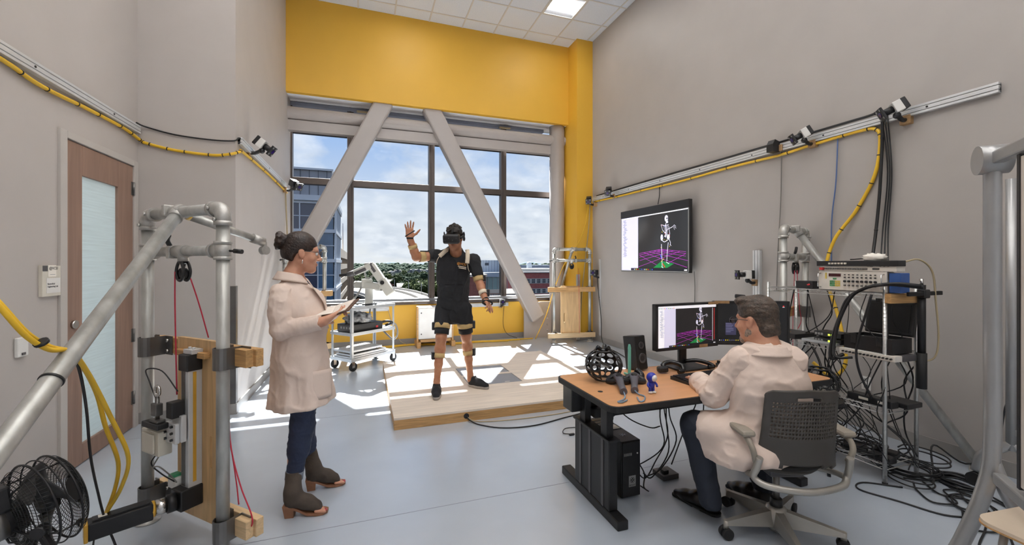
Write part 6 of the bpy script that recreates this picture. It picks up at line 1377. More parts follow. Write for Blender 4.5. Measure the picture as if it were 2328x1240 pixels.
# glasses, earring, eye and lips
gl = MB()
for s in (-1, 1):
    gl.tube([p(s * .033 + .024 * math.cos(a), .108, .002 + .019 * math.sin(a)) for a in [2 * math.pi * k / 20 for k in range(20)]], .0016, 5, closed=True); gl.tube([p(s * .057, .106, .006), p(s * .076, .06, .008), p(s * .080, .0, .006)], .0016, 5)
gl.tube([p(-.009, .108, .004), p(.009, .108, .004)], .0015, 5); go = gl.build('glasses', 'dark_grey_plastic', wo, kind='stuff')
MB().ell(p(.030, .079, -.002), .011, 12, 8).build('eye', 'white_plastic', wo); MB().ell(p(-.030, .079, -.002), .011, 12, 8).build('eye', 'white_plastic', wo); MB().ell(p(.031, .0875, -.002), .0045, 10, 8).build('iris', 'hair_brown', wo); MB().ell(p(-.029, .0875, -.002), .0045, 10, 8).build('iris', 'hair_brown', wo)
MB().cyl(p(.086, .002, -.050), p(.086, .002, -.075), .003, n=8).build('earring', 'chrome', wo)
MB().ell(p(0, .0915, -.071), (.018, .006, .008), 12, 8, RH).build('lips', 'lip', wo)
# lab coat
S = Solid((-.85, 2.35, .55), (.28, 3.40, 1.58), .0065); BR = frame(fw)
ctr = lambda px_, z: None
T = lambda f_, s_, z: V(-.375, 2.955, z) + fw * f_ + rt * s_
S.chain([T(-.02, 0, 1.28), T(-.01, 0, 1.20), T(-.012, 0, 1.05), T(.0, 0, .90), T(.012, 0, .60)], [.112, .148, .150, .172, .222], .05, R=BR, sc=(1.10, .88, 1))
S.cone(RS + rt * -.03, LS + rt * .03, .060, .060, .05); S.cone(T(-.03, 0, 1.34), T(-.035, 0, 1.40), .078, .058, .05); S.cone(T(.035, 0, 1.25), T(.04, .0, 1.10), .10, .11, .06)
S.disp(wrinkle(.007, 11, 2.0, .45)); S.disp(wrinkle(.004, 24, 5.0, .6)); S.disp(folds(.012, (-.375, 2.955), 7, .98, .60, .6))
S.cone(neck0 + V(0, 0, .10), T(.05, 0, 1.30), .060, .050, .01, 'sub'); S.cone(T(.09, 0, 1.38), T(.22, 0, 1.20), .050, .012, .02, 'sub')
S.cut(T(0, 0, .635), V(.10, .02, -1))
coat = S.mesh('lab_coat', 'coat_white', wo, 'white knee-length lab coat')
for a, e_, w_ in ((RS, RE, RW), (LS, LE, LW)):
    we = e_.lerp(w_, .92); S = Solid(np.minimum(np.minimum(a, e_), we) - .13, np.maximum(np.maximum(a, e_), we) + .13, .0055)
    S.cone(a, a.lerp(e_, .3), .058, .066, .03); S.cone(a.lerp(e_, .3), a.lerp(e_, .6), .066, .064, .03); S.cone(a.lerp(e_, .6), e_, .064, .058, .03); S.cone(e_, we, .058, .045, .02); S.disp(wrinkle(.005, 15, 4.0, 1.0)); S.disp(wrinkle(.003, 34, 1.0, 1.0)); S.cut(we, w_ - e_); S.mesh('sleeve', 'coat_white', coat)
pk = MB(); pc_ = T(.06, .205, .80)
pk.surf(lambda u, v: T(-.03 + .17 * u, .205 - .03 * (abs(u - .45) * 2) ** 2 + .012 * v, .86 - .17 * v), 12, 8); po_ = pk.build('pocket', 'coat_white', coat); md = po_.modifiers.new('s', 'SOLIDIFY'); md.thickness = .006
# collar, lapel, pocket and back slit as separate cloth pieces
nb = HC + RH @ V(0, -.042, -.155)
col_ = MB()
col_.surf(lambda u, v: nb + V(0, 0, -.012 + .040 * (1 - v) - .010 * v) + (fw * (-math.cos((u - .5) * 4.4)) * (.072 + .030 * v) + rt * math.sin((u - .5) * 4.4) * (.070 + .034 * v)) + fw * (.03 * v * abs(u - .5)) + V(0, 0, -.12 * abs(u - .5) ** 2), 25, 7)
co = col_.build('collar', 'coat_white', coat); md = co.modifiers.new('s', 'SOLIDIFY'); md.thickness = .008
lp = MB(); q0 = T(.03, .078, 1.405); q1 = T(.135, .062, 1.24); q2 = T(.165, .02, 1.08)
lp.surf(lambda u, v: (q0.lerp(q1, v * 2) if v < .5 else q1.lerp(q2, v * 2 - 1)) + rt * (.058 * u * math.sin(math.pi * min(1, v * 1.0 + .08)) + .012) + fw * (-.014 * u - .004) + V(0, 0, .012 * u), 8, 14)
lo = lp.build('lapel', 'coat_white', coat); md = lo.modifiers.new('s', 'SOLIDIFY'); md.thickness = .006
# trousers
hipN = V(-.345, 2.87, .86); hipF = V(-.345, 3.04, .86); knN = V(*(-0.355,2.88,0.514)); knF = V(*(-0.38,3.122,0.401)); anN = V(*(-0.403,2.876,0.191)); anF = V(*(-0.349,3.153,0.162))
S = Solid((-.62, 2.62, .10), (-.05, 3.28, .98), .006); S.chain([hipN, knN, anN], [.098, .062, .046], .04); S.chain([hipF, knF, anF], [.098, .060, .045], .04); S.cone(knN, knN.lerp(anN, .45), .060, .062, .03); S.cone(knF, knF.lerp(anF, .45), .058, .060, .03)
S.disp(wrinkle(.005, 26, 1.0, 1.6)); S.cut(anN + V(0, 0, -.004), (anN - knN)); S.mesh('jeans', 'denim', wo, 'dark blue skinny jeans')
for a, k_ in ((anN, knN), (anF, knF)): band(a + (k_ - a).normalized() * .022, k_ - a, .045, .05, .006, 'denim_cuff', 'turned_up_cuff', wo)
# open-toe ankle boots with block heels
def ankle_boot(an, gx, gy, fdir, lab):
    f = Vector(fdir).normalized(); r = V(f.y, -f.x, 0); Rb = frame(f); g = V(gx, gy, 0)
    S = Solid((gx - .25, gy - .25, -.02), (gx + .25, gy + .25, .30), .004)
    S.chain([V(an.x, an.y, .235), g - f * .055 + V(0, 0, .14), g - f * .045 + V(0, 0, .105)], [.047, .044, .042], .03)
    S.chain([g - f * .045 + V(0, 0, .10), g + f * .02 + V(0, 0, .075), g + f * .085 + V(0, 0, .040)], [.042, .040, .034], .03, R=Rb, sc=(1, 1, .9)); S.cone(g - f * .06 + V(0, 0, .10), g - f * .06 + V(0, 0, .085), .040, .036, .02)
    S.cut(V(an.x, an.y, .242), (0, 0, 1)); S.cut(g + f * .108 + V(0, 0, .03), f + V(0, 0, .35)); S.cut(g + V(0, 0, .014), (0, 0, -1)); sh = S.mesh('ankle_boot', 'suede', wo, lab)
    # skin of the ankle and toes
    S = Solid((gx - .25, gy - .25, -.02), (gx + .25, gy + .25, .34), .004); S.cone(V(an.x, an.y, .215), V(an.x, an.y, .31), .036, .036); S.mesh('ankle_skin', 'skin', sh); S = Solid((gx - .25, gy - .25, -.02), (gx + .25, gy + .25, .08), .004)
    for k in range(5): S.cone(g + f * .08 + r * (.028 - .013 * k) + V(0, 0, .026), g + f * (.132 - .007 * k - (.003 if k == 0 else 0)) + r * (.030 - .014 * k) + V(0, 0, .022), .011 - .0012 * k, .0095 - .001 * k, .003)
    S.mesh('toes', 'skin', sh)
    for k in range(2): MB().ell(g + f * (.138 - .007 * k) + r * (.030 - .014 * k) + V(0, 0, .029), (.006, .006, .003), 8, 6).build('toenail', 'nail_red', sh)
    b = MB(); n = 18; vs = []
    prof = [(-.098, .062, .036), (-.06, .058, .036), (-.01, .030, .032), (.03, .008, .036), (.08, .002, .040), (.12, .002, .036), (.142, .004, .018)]
    for fx_, z, hw in prof: vs += [g + f * fx_ + r * hw + V(0, 0, z), g + f * fx_ - r * hw + V(0, 0, z), g + f * fx_ - r * hw + V(0, 0, z + .014), g + f * fx_ + r * hw + V(0, 0, z + .014)]
    fs = [(0, 1, 2, 3), tuple(range(len(vs) - 1, len(vs) - 5, -1))]
    for i in range(len(prof) - 1): fs += [(4 * i + k, 4 * i + 4 + k, 4 * i + 4 + (k + 1) % 4, 4 * i + (k + 1) % 4) for k in range(4)]
    b.add(vs, fs); b.build('sole', 'heel_leather', sh)
    b = MB(); vs = []
    for z, a0, a1, hw in ((0, -.092, -.045, .026), (.075, -.104, -.040, .034)): vs += [g + f * a0 + r * hw + V(0, 0, z), g + f * a0 - r * hw + V(0, 0, z), g + f * a1 - r * hw + V(0, 0, z), g + f * a1 + r * hw + V(0, 0, z)]
    b.add(vs, [(0, 3, 2, 1), (4, 5, 6, 7), (0, 1, 5, 4), (1, 2, 6, 5), (2, 3, 7, 6), (3, 0, 4, 7)]); b.build('block_heel', 'heel_leather', sh)
ankle_boot(anN + V(.0, 0, 0), -.345, 2.80, (.97, -.12, 0), 'dark suede open-toe boot on the nearer foot'); ankle_boot(anF, -.26, 3.10, (.99, .05, 0), 'dark suede open-toe boot on the farther foot')
# open folder
fo = thing('open_folder', 'open brown folder with white pages held by the standing woman', 'folder', (-.1, 2.87, 1.2)); f0 = V(*(-0.275,2.916,1.165)); f1 = V(*(-0.055,2.838,1.248)); fd = (f1 - f0).normalized(); fs_ = V(.05, .95, .14).normalized()
b = MB(); b.bar(f0, f1, .24, .008, .002, up=fs_.cross(fd)); b.build('folder_cover', 'folio_brown', fo)
nn = fd.cross(fs_).normalized(); nn = nn if nn.z > 0 else -nn
b = MB(); b.bar(f0 + nn * .008 + fd * .01, f0.lerp(f1, .9) + nn * .008, .22, .005, .001, up=fs_.cross(fd)); b.build('page_block', 'page_white', fo)
pg = MB(); pg.surf(lambda u, v: f0 + nn * (.016 + .03 * u * (1 - u) + .035 * (1 - u) ** 2) + fd * (-.05 + .17 * u) + fs_ * (-.11 + .20 * v), 10, 6); po = pg.build('lifted_page', 'page_white', fo); md = po.modifiers.new('s', 'SOLIDIFY'); md.thickness = .001
# ---------------------------------------------------------------- man with a virtual-reality headset on the platform
vm = thing('person', 'man in black shirt and shorts raising one arm, wearing a headset', 'person', (.96, 4.61, .108))
vf = V(-.21, -.978, 0); vr_ = V(-.978, .21, 0); VR = frame(vf)
VH = V(*(0.931,4.548,1.788)); RHv = frame(V(-.42, -.90, 0), tilt=-.22)
rs_ = V(*(0.758,4.715,1.593)); re_ = V(*(0.532,4.635,1.576)); rw_ = V(*(0.462,4.586,1.78)); ls_ = V(*(1.145,4.537,1.544)); le_ = V(*(1.19,4.479,1.312)); lw_ = V(*(1.22,4.32,1.117))
hpR = V(*(0.841,4.686,0.976)); hpL = V(*(1.049,4.613,0.986)); knR = V(*(0.799,4.616,0.696)); knL = V(*(1.085,4.643,0.695)); akR = V(*(0.737,4.532,0.243)); akL = V(*(1.142,4.686,0.24))
S = Solid((.30, 4.05, .10), (1.75, 5.05, 1.99), .005); head(S, VH, RHv, 1.02)
nk = VH + RHv @ V(0, -.04, -.17); S.cone(VH + RHv @ V(0, -.03, -.08), nk + V(0, .02, -.05), .056, .065, .03)
S.chain([rs_, rs_.lerp(re_, .55), re_], [.055, .050, .042]); S.chain([re_, re_.lerp(rw_, .3), rw_], [.043, .044, .029]); S.chain([ls_, ls_.lerp(le_, .55), le_], [.055, .048, .042]); S.chain([le_, le_.lerp(lw_, .3), lw_], [.042, .044, .029])
hand(S, rw_, V(-.05, -.02, 1), V(.05, .97, .1), -1, (.06, .04, .06, .10), 1.02, spread=.14, thumb=(.85, .45, -.1), tcurl=.5)
hand(S, lw_, (V(*(1.256,4.18,1.023)) - lw_), V(.35, .25, .9), -1, (.25, .35, .6, .7), 1.0, spread=.10, thumb=(.5, .5, -.6))
S.chain([hpR, knR], [.080, .056]); S.chain([hpL, knL], [.080, .056])
for k_, a_ in ((knR, akR), (knL, akL)):
    back = -vf * .018; S.chain([k_, k_.lerp(a_, .28) + back, k_.lerp(a_, .6) + back * .5, a_], [.055, .056, .043, .034], .03); S.cone(k_ - vf * -.02, k_ + V(0, 0, -.03) + vf * .02, .045, .04, .03); S.cone(a_, a_ + V(0, 0, -.05), .034, .038, .02)
S.mesh('body', 'skin_tan', vm, 'bare head, arms and legs')
# hair: short dark curls over the headset straps
S = Solid(VH - V(.22, .22, .22), VH + V(.22, .22, .24), .004); p = put(VH, RHv, 1.02); S.ell(p(0, -.022, .050), (.086, .104, .090), RHv, .01); S.ell(p(0, .10, -.06), (.10, .095, .105), RHv, .01, 'sub'); S.cut(p(0, 0, -.055), RHv @ V(0, -.2, -1))
for s in (-1, 1): S.ell(p(s * .08, .01, -.055), (.04, .05, .045), RHv, .008, 'sub')
r_ = random.Random(8)
for k in range(46):
    a = r_.uniform(0, 6.28); e_ = r_.uniform(.25, 1.5); S.ell(p(.084 * math.cos(e_) * math.cos(a), -.02 + .10 * math.cos(e_) * math.sin(a), .05 + .088 * math.sin(e_)), (.014, .014, .012), RHv, .008)
S.disp(lambda x, y, z: .006 * (vnoise(x * 70, y * 70, z * 70) - .5)); S.mesh('hair', 'hair_dark', vm, 'short dark curly hair')
# headset
hd = thing('vr_headset', 'black virtual-reality headset worn by the man on the platform', 'headset', VH)
S = Solid(VH - V(.2, .25, .2), VH + V(.2, .2, .2), .004); S.rbox(p(0, .125, .008), (.088, .045, .050), RHv, .022, .01); S.rbox(p(0, .085, .008), (.078, .02, .044), RHv, .015, .012); S.mesh('visor', 'black_plastic', hd)
b = MB(); 
for s in (-1, 1): b.curve([p(s * .088, .10, .01), p(s * .098, .03, .02), p(s * .096, -.05, .025), p(s * .05, -.115, .02), p(0, -.13, .02)], .012, 6, 5)
b.build('head_strap', 'black_rubber', hd, kind='stuff')
MB().curve([p(0, .09, .055), p(0, .05, .125), p(0, -.03, .147), p(0, -.11, .10), p(0, -.13, .03)], .012, 6, 5).build('top_strap', 'black_rubber', hd)
for s in (-1, 1):
    MB().curve([p(s * .098, .02, .04), p(s * .106, .005, .06), p(s * .110, -.005, .03), p(s * .105, 0, -.01)], .006, 8, 4).build('earphone_arm', 'black_plastic', hd); MB().ell(p(s * .103, -.005, -.012), (.014, .026, .028), 14, 10, RHv).build('earphone', 'black_plastic', hd)
for k in range(4): MB().ell(p(-.06 + .04 * k, .172, .02 - .02 * (k % 2)), (.005, .003, .005), 8, 6).build('sensor_dot', 'dark_grey_plastic', hd)
# T-shirt
S = Solid((.50, 4.30, .85), (1.60, 5.05, 1.75), .0055); C_ = lambda px_, z, q=0.0: None
t1 = V(*(0.933,4.654,1.564)); t2 = V(*(0.934,4.632,1.432)); t3 = V(*(0.94,4.64,1.261)); t4 = V(*(0.938,4.652,1.064))
S.chain([t1 + V(0, 0, -.01), t2, t3, t4], [.145, .170, .152, .172], .05, R=VR, sc=(1, .64, 1)); S.cone(rs_ + V(.02, 0, -.005), ls_ + V(-.02, 0, -.005), .068, .068, .05); S.cone(t1, nk + V(0, .02, -.02), .10, .072, .05)
se = rs_.lerp(re_, .40); S.cone(rs_, se, .072, .066, .03); sl_ = ls_.lerp(le_, .66); S.cone(ls_, sl_, .072, .062, .03)
S.disp(wrinkle(.010, 11, 3.0, .7)); S.disp(wrinkle(.004, 26, 1.0, .8)); S.cone(se + (re_ - rs_).normalized() * .05, re_, .075, .08, .004, 'sub'); S.cone(sl_ + (le_ - ls_).normalized() * .065, le_, .066, .08, .004, 'sub')
S.cut(t4 + V(0, 0, -.07), (0, 0, -1)); S.cone(nk + V(0, 0, .12) + vf * .03, nk + V(0, 0, -.005) + vf * .035, .074, .070, .008, 'sub')
ts_ = S.mesh('t_shirt', 'black_cloth', vm, 'black T-shirt')
# printed chest emblem
cp_ = V(*(0.992,4.469,1.491)); TM = Matrix.Translation(cp_) @ Matrix((V(-vr_.x, -vr_.y, 0).normalized(), V(0, 0, 1), vf)).transposed().to_4x4() @ Matrix.Rotation(math.radians(-10), 4, 'Z')
# shorts
S = Solid((.60, 4.30, .55), (1.45, 5.05, 1.25), .0055); S.chain([t4 + V(0, 0, .05), V(*(0.947,4.649,0.957))], [.150, .155], .05, R=VR, sc=(1, .66, 1))
for a_, k_ in ((hpR, knR), (hpL, knL)):
    e_ = a_.lerp(k_, .46); S.cone(a_ + V(0, 0, .02), e_, .092, .090, .02)
S.disp(wrinkle(.010, 12, 6.0, .6)); S.cut(hpR.lerp(knR, .50), (0, 0, -1)); S.mesh('shorts', 'black_cloth', vm, 'black shorts')
# straps and sensor pods
def pod(c, n, s_=1.0, par=vm):
    n = Vector(n).normalized(); R = Matrix((Vector((0, 0, 1)).cross(n).normalized(), n, Vector((0, 0, 1)))).transposed(); MB().cbox(Vector(c) + n * .02, (.055 * s_, .035 * s_, .085 * s_), .006, R).build('sensor_pod', 'sensor_black', par)
for a_, k_, s in ((hpR, knR, 1), (hpL, knL, -1)):
    q = a_.lerp(k_, .56); band(q, k_ - a_, .082, .055, .006, 'strap_tan', 'thigh_strap', vm); q2 = a_.lerp(k_, .76); band(q2, k_ - a_, .072, .065, .008, 'black_cloth', 'knee_band', vm); pod(q + vr_ * s * .075, vr_ * s)
for k_, a_, s in ((knR, akR, 1), (knL, akL, -1)):
    q = k_.lerp(a_, .42) - vf * .012; band(q, a_ - k_, .053, .05, .006, 'strap_tan', 'calf_strap', vm); pod(q + vr_ * s * .05, vr_ * s + vf * .3, .95)
q = ls_.lerp(le_, .86); band(q, le_ - ls_, .050, .055, .006, 'strap_tan', 'arm_strap', vm); pod(q - vr_ * .045, -vr_, .8)
q = le_.lerp(lw_, .62); band(q, lw_ - le_, .040, .045, .006, 'strap_cream', 'arm_strap', vm); pod(q - vr_ * .035, -vr_ + vf * .2, .9)
q = rs_.lerp(re_, .72); band(q, re_ - rs_, .051, .06, .005, 'strap_tan', 'arm_strap', vm); q = re_.lerp(rw_, .55); band(q, rw_ - re_, .043, .04, .005, 'strap_tan', 'arm_strap', vm)
MB().cbox(rs_.lerp(re_, .62) + V(0, 0, .058), (.08, .05, .014), .004).build('sensor_pod', 'sensor_black', vm)
band(rw_ + V(0, 0, -.005), (0, 0, 1), .032, .018, .004, 'black_rubber', 'wrist_strap', vm); MB().tube([rw_ + V(.045 * math.cos(a), .020 * math.sin(a), .045 + .030 * math.cos(a)) for a in [2 * math.pi * k / 20 for k in range(20)]], .007, 6, closed=True).build('hand_strap', 'black_rubber', vm)
hd_ = (V(*(1.256,4.18,1.023)) - lw_).normalized(); band(lw_, hd_, .033, .018, .004, 'black_rubber', 'wrist_strap', vm)
Bh = basis(hd_, (0, 0, 1)); MB().tube([lw_ + hd_ * .045 + Bh @ V(.048 * math.cos(a), .028 * math.sin(a), .02 * math.cos(a)) for a in [2 * math.pi * k / 20 for k in range(20)]], .010, 6, closed=True).build('hand_strap', 'black_rubber', vm)
# shoulder straps lying on the shirt
def flat_strap(pts, w, nrm, m, name):
    P = catmull(pts, 6); b = MB(); vs = []; n = Vector(nrm)
    for i, q in enumerate(P):
        t = (P[min(i + 1, len(P) - 1)] - P[max(i - 1, 0)]).normalized(); s = t.cross(n).normalized(); vs += [q + s * w / 2, q - s * w / 2]
    b.add(vs, [(2 * i, 2 * i + 1, 2 * i + 3, 2 * i + 2) for i in range(len(P) - 1)], True); o = b.build(name, m, vm); md = o.modifiers.new('s', 'SOLIDIFY'); md.thickness = .006; md.offset = 0
flat_strap([(0.893,4.625,1.665), (0.845,4.578,1.649), (0.805,4.566,1.614), (0.773,4.572,1.586)], .045, vf, 'strap_cream', 'shoulder_strap'); flat_strap([(1.076,4.561,1.66), (1.067,4.501,1.629), (1.059,4.466,1.571), (1.051,4.453,1.509)], .045, vf, 'strap_cream', 'shoulder_strap')
MB().curve([(0.772,4.567,1.586), (0.75,4.58,1.543), (0.746,4.613,1.505)], .004, 5).build('strap_lead', 'strap_cream', vm); MB().curve([(1.055,4.452,1.509), (1.059,4.445,1.457), (1.076,4.455,1.419)], .003, 5).build('strap_lead', 'strap_cream', vm)
MB().lathe([(.158, -.02), (.163, -.02), (.163, .02), (.158, .02), (.158, -.02)], 40, Matrix.Translation(t3 + V(0, 0, .03)) @ VR.to_4x4() @ Matrix.Diagonal((1.02, .70, 1, 1))).build('waist_belt', 'black_cloth', vm)
# running shoes
def runner(ax, ay, g, f, lab):
    f = Vector(f).normalized(); r = V(f.y, -f.x, 0); R = frame(f); g = V(*g, .108); S = Solid(g - V(.24, .24, .02), g + V(.24, .24, .22), .004)
    S.chain([g - f * .05 + V(0, 0, .10), g - f * .045 + V(0, 0, .06)], [.042, .045], .02); S.chain([g - f * .06 + V(0, 0, .045), g + f * .04 + V(0, 0, .050), g + f * .13 + V(0, 0, .035)], [.042, .046, .036], .03, R=R, sc=(1, 1, .95)); S.cone(g + f * .0 + V(0, 0, .075), g + f * .08 + V(0, 0, .05), .032, .03, .02)
    S.cut(g + V(0, 0, .022), (0, 0, -1)); S.cut(g + V(0, 0, .118) - f * .04, V(0, 0, 1) + f * -.3); o = S.mesh('running_shoe', 'black_cloth', vm, lab)
    S = Solid(g - V(.24, .24, .02), g + V(.24, .24, .10), .004); S.chain([g - f * .065 + V(0, 0, .02), g + f * .04 + V(0, 0, .02), g + f * .135 + V(0, 0, .022)], [.044, .047, .036], .02); S.cut(g + V(0, 0, .030), (0, 0, 1)); S.cut(g + V(0, 0, .001), (0, 0, -1)); S.mesh('sole', 'sole_grey', o)
    for k in range(4): MB().curve([g + f * (.03 + .022 * k) - r * .022 + V(0, 0, .088 - .010 * k), g + f * (.034 + .022 * k) + V(0, 0, .101 - .011 * k), g + f * (.03 + .022 * k) + r * .022 + V(0, 0, .088 - .010 * k)], .0035, 5, 4).build('lace', 'sole_grey', o)
runner(0, 0, (akR.x + vf.x * .05, akR.y + vf.y * .05), (-.18, -.98, 0), 'black running shoe on his right foot'); runner(0, 0, (akL.x + .06, akL.y - .045), (.62, -.78, 0), 'black running shoe on his left foot, turned outwards')
# ---------------------------------------------------------------- bearded man in a white coat, seated at the desk
sm_ = thing('person', 'grey-haired bearded man in a white lab coat sitting and typing', 'person', (2.1, 1.75, 0))
sf = V(.40, .917, 0); sr = V(.917, -.40, 0); SR = frame(sf)
SH = V(*(2.067,1.776,1.188)); RS2 = frame(V(-.20, .98, 0), tilt=-.10)
sl0 = V(*(1.971,1.788,0.961)); sr0 = V(*(2.174,1.653,0.975)); el0 = V(*(1.891,1.901,0.751)); wl0 = V(*(1.957,2.079,0.774)); er0 = V(*(2.391,1.81,0.734)); wr0 = V(*(2.484,1.968,0.743))
hipL = V(2.02, 1.72, .56); hipR = V(2.20, 1.66, .56); kL = V(*(1.821,1.968,0.56)); kR = V(2.36, 2.10, .57); aL = V(*(1.874,1.907,0.141)); aR = V(*(2.338,1.956,0.105))
S = Solid((1.55, 1.35, .65), (2.75, 2.65, 1.42), .005); head(S, SH, RS2, 1.03); nk2 = SH + RS2 @ V(0, -.04, -.17); S.cone(SH + RS2 @ V(0, -.03, -.07), nk2 + V(0, -.03, -.06), .062, .075, .03)
S.chain([sl0, el0, wl0], [.05, .045, .030]); S.chain([sr0, er0, wr0], [.05, .045, .030])
hand(S, wl0, (V(*(2.022,2.241,0.772)) - wl0), V(.05, .1, 1), 1, (.30, .35, .35, .3), 1.05, spread=.09, thumb=(.75, .6, -.25)); hand(S, wr0, V(-.25, .9, -.12), V(0, 0, 1), -1, (.3, .35, .35, .3), 1.05, spread=.09)
S.mesh('body', 'skin', sm_, 'bare head, neck and hands')
S = Solid(SH - V(.22, .24, .24), SH + V(.22, .22, .22), .004); p = put(SH, RS2, 1.03); S.ell(p(0, -.018, .046), (.084, .106, .093), RS2, .01); S.ell(p(0, -.065, -.045), (.068, .052, .075), RS2, .03); S.ell(p(0, .13, -.055), (.10, .092, .110), RS2, .012, 'sub')
for s in (-1, 1): S.ell(p(s * .085, .015, -.065), (.045, .048, .062), RS2, .010, 'sub')
S.cut(p(0, 0, -.115), RS2 @ V(0, -.35, -1)); S.ell(p(-.02, .050, .108), (.05, .040, .022), RS2, .03); S.disp(lambda x, y, z: .006 * (vnoise(x * 26, y * 26, z * 90) - .5) + .003 * (vnoise(x * 90, y * 90, z * 90) - .5)); S.mesh('hair', 'hair_grey_brown', sm_, 'short brown and grey hair')
S = Solid(SH - V(.2, .2, .22), SH + V(.2, .2, .1), .004); S.cone(p(.054, .0, -.058), p(.012, .064, -.104), .0258, .0235, .02); S.cone(p(-.054, .0, -.058), p(-.012, .064, -.104), .0258, .0235, .02); S.ell(p(0, .070, -.104), (.026, .022, .022), RS2, .02); S.ell(p(0, .088, -.055), (.026, .010, .006), RS2, .01)
S.disp(lambda x, y, z: .004 * (vnoise(x * 120, y * 120, z * 120) - .5)); S.mesh('beard', 'beard_grey', sm_, 'short grey beard')
gl = MB()
for s in (-1, 1):
    gl.tube([p(s * .034 + .025 * math.cos(a), .112, .0 + .017 * math.sin(a)) for a in [2 * math.pi * k / 20 for k in range(20)]], .0018, 5, closed=True); gl.tube([p(s * .059, .110, .006), p(s * .080, .05, .008), p(s * .083, -.005, .004)], .0018, 5)
gl.tube([p(-.009, .112, .004), p(.009, .112, .004)], .0016, 5); gl.build('glasses', 'dark_grey_plastic', sm_, kind='stuff')
for s in (-1, 1): MB().ell(p(s * .034, .111, 0), (.024, .0012, .016), 14, 8, RS2).build('lens', 'spectacle_glass', sm_)
# lab coat draped over chair and thigh
S = Solid((1.55, 1.25, .36), (2.75, 2.55, 1.25), .0065)
b0 = V(2.12, 1.71, .56); b1 = V(2.10, 1.71, .72); b2 = V(*(2.091,1.704,0.851)); b3 = V(*(2.086,1.726,0.966))
S.chain([b0, b1, b2, b3], [.195, .178, .172, .135], .06, R=SR, sc=(1, .74, 1)); S.cone(sl0 + sr * .03, sr0 - sr * .03, .064, .064, .05); S.cone(b3 + V(0, 0, .03), nk2 + V(0, -.015, -.01), .095, .070, .05)
S.cone(hipL, hipL.lerp(kL, .78), .122, .098, .05); S.cone(hipR, hipR.lerp(kR, .7), .12, .095, .05)
dr0 = V(*(1.875,1.885,0.44)); dr1 = V(*(1.887,1.69,0.485)); S.cone(dr0, dr1, .070, .040, .07); S.cone(V(*(1.854,1.808,0.391)), V(*(1.882,1.713,0.429)), .035, .026, .06); S.cone(V(1.94, 1.62, .50), V(2.12, 1.58, .50), .05, .045, .05)
S.disp(wrinkle(.010, 8, 4.0, .8)); S.disp(wrinkle(.005, 18, 2.0, .9)); S.cone(nk2 + V(0, 0, .14), nk2 + V(0, -.005, -.01), .070, .060, .01, 'sub'); S.cut(V(0, 0, .408), (0, 0, -1))
ct2 = S.mesh('lab_coat', 'coat_white', sm_, 'creased white lab coat')
for a, e_, w_ in ((sl0, el0, wl0), (sr0, er0, wr0)):
    we = e_.lerp(w_, .86); S = Solid(np.minimum(np.minimum(a, e_), we) - .14, np.maximum(np.maximum(a, e_), we) + .14, .0055); S.cone(a, e_, .078, .070, .03); S.cone(e_, we, .070, .056, .02); S.disp(wrinkle(.010, 12, 4.0, 1.0)); S.disp(wrinkle(.005, 28, 1.0, 1.0)); S.mesh('sleeve', 'coat_white', ct2)
nb2 = nk2 + V(0, -.012, .022); cb_ = MB(); cb_.surf(lambda u, v: nb2 + V(0, 0, .018 - .050 * v) + (sf * (-math.cos((u - .5) * 4.6)) * (.078 + .030 * v) + sr * math.sin((u - .5) * 4.6) * (.076 + .034 * v)) + V(0, 0, -.12 * abs(u - .5) ** 2), 25, 7); o = cb_.build('collar', 'coat_white', ct2); md = o.modifiers.new('s', 'SOLIDIFY'); md.thickness = .008
wv = (wl0 - el0).normalized(); q = el0.lerp(wl0, .84); MB().lathe([(.040, .045), (.062, .04), (.066, 0), (.060, -.035), (.05, -.03)], 26, Matrix.Translation(q) @ basis(wv).to_4x4()).build('cuff', 'coat_white', ct2)
# trousers
S = Solid((1.55, 1.45, .06), (2.65, 2.45, .72), .006); S.chain([hipL, kL, aL], [.100, .078, .058], .03); S.chain([hipR, kR, aR], [.100, .078, .058], .03); S.disp(wrinkle(.006, 16, 2.0, .7)); S.cut(V(0, 0, .105), (0, 0, -1)); S.mesh('trousers', 'navy_cloth', sm_, 'dark navy trousers')
def dress_shoe(g, f, lab):
    f = Vector(f).normalized(); R = frame(f); g = V(*g, 0); S = Solid(g - V(.26, .26, .02), g + V(.26, .26, .20), .004); S.chain([g - f * .07 + V(0, 0, .12), g - f * .07 + V(0, 0, .055)], [.046, .042], .02)
    S.chain([g - f * .07 + V(0, 0, .050), g + f * .02 + V(0, 0, .058), g + f * .10 + V(0, 0, .038), g + f * .165 + V(0, 0, .028)], [.040, .044, .036, .022], .03, R=R, sc=(1, 1, .9)); S.cut(g + V(0, 0, .014), (0, 0, -1)); S.cut(g + V(0, 0, .150), (0, 0, 1)); o = S.mesh('dress_boot', 'black_leather', sm_, lab)
    S = Solid(g - V(.26, .26, .02), g + V(.26, .26, .05), .004); S.chain([g - f * .075 + V(0, 0, .012), g + f * .02 + V(0, 0, .012), g + f * .17 + V(0, 0, .012)], [.043, .042, .026], .02); S.cut(g + V(0, 0, .018), (0, 0, 1)); S.cut(g + V(0, 0, .0005), (0, 0, -1)); S.rbox(g + f * .015 + V(0, 0, .0), (.06, .025, .008), R, .002, .002, 'sub'); S.mesh('sole', 'black_rubber', o)
hl = V(*(1.985,1.976,0)); to_ = V(*(1.915,2.191,0)); fd2 = (to_ - hl); fd2.z = 0
dress_shoe(((hl + fd2.normalized() * .09).x, (hl + fd2.normalized() * .09).y), fd2, 'black leather boot on his left foot'); dress_shoe((aR.x - .01, aR.y + .06), (-.10, .99, 0), 'black leather boot on his right foot behind the chair base')
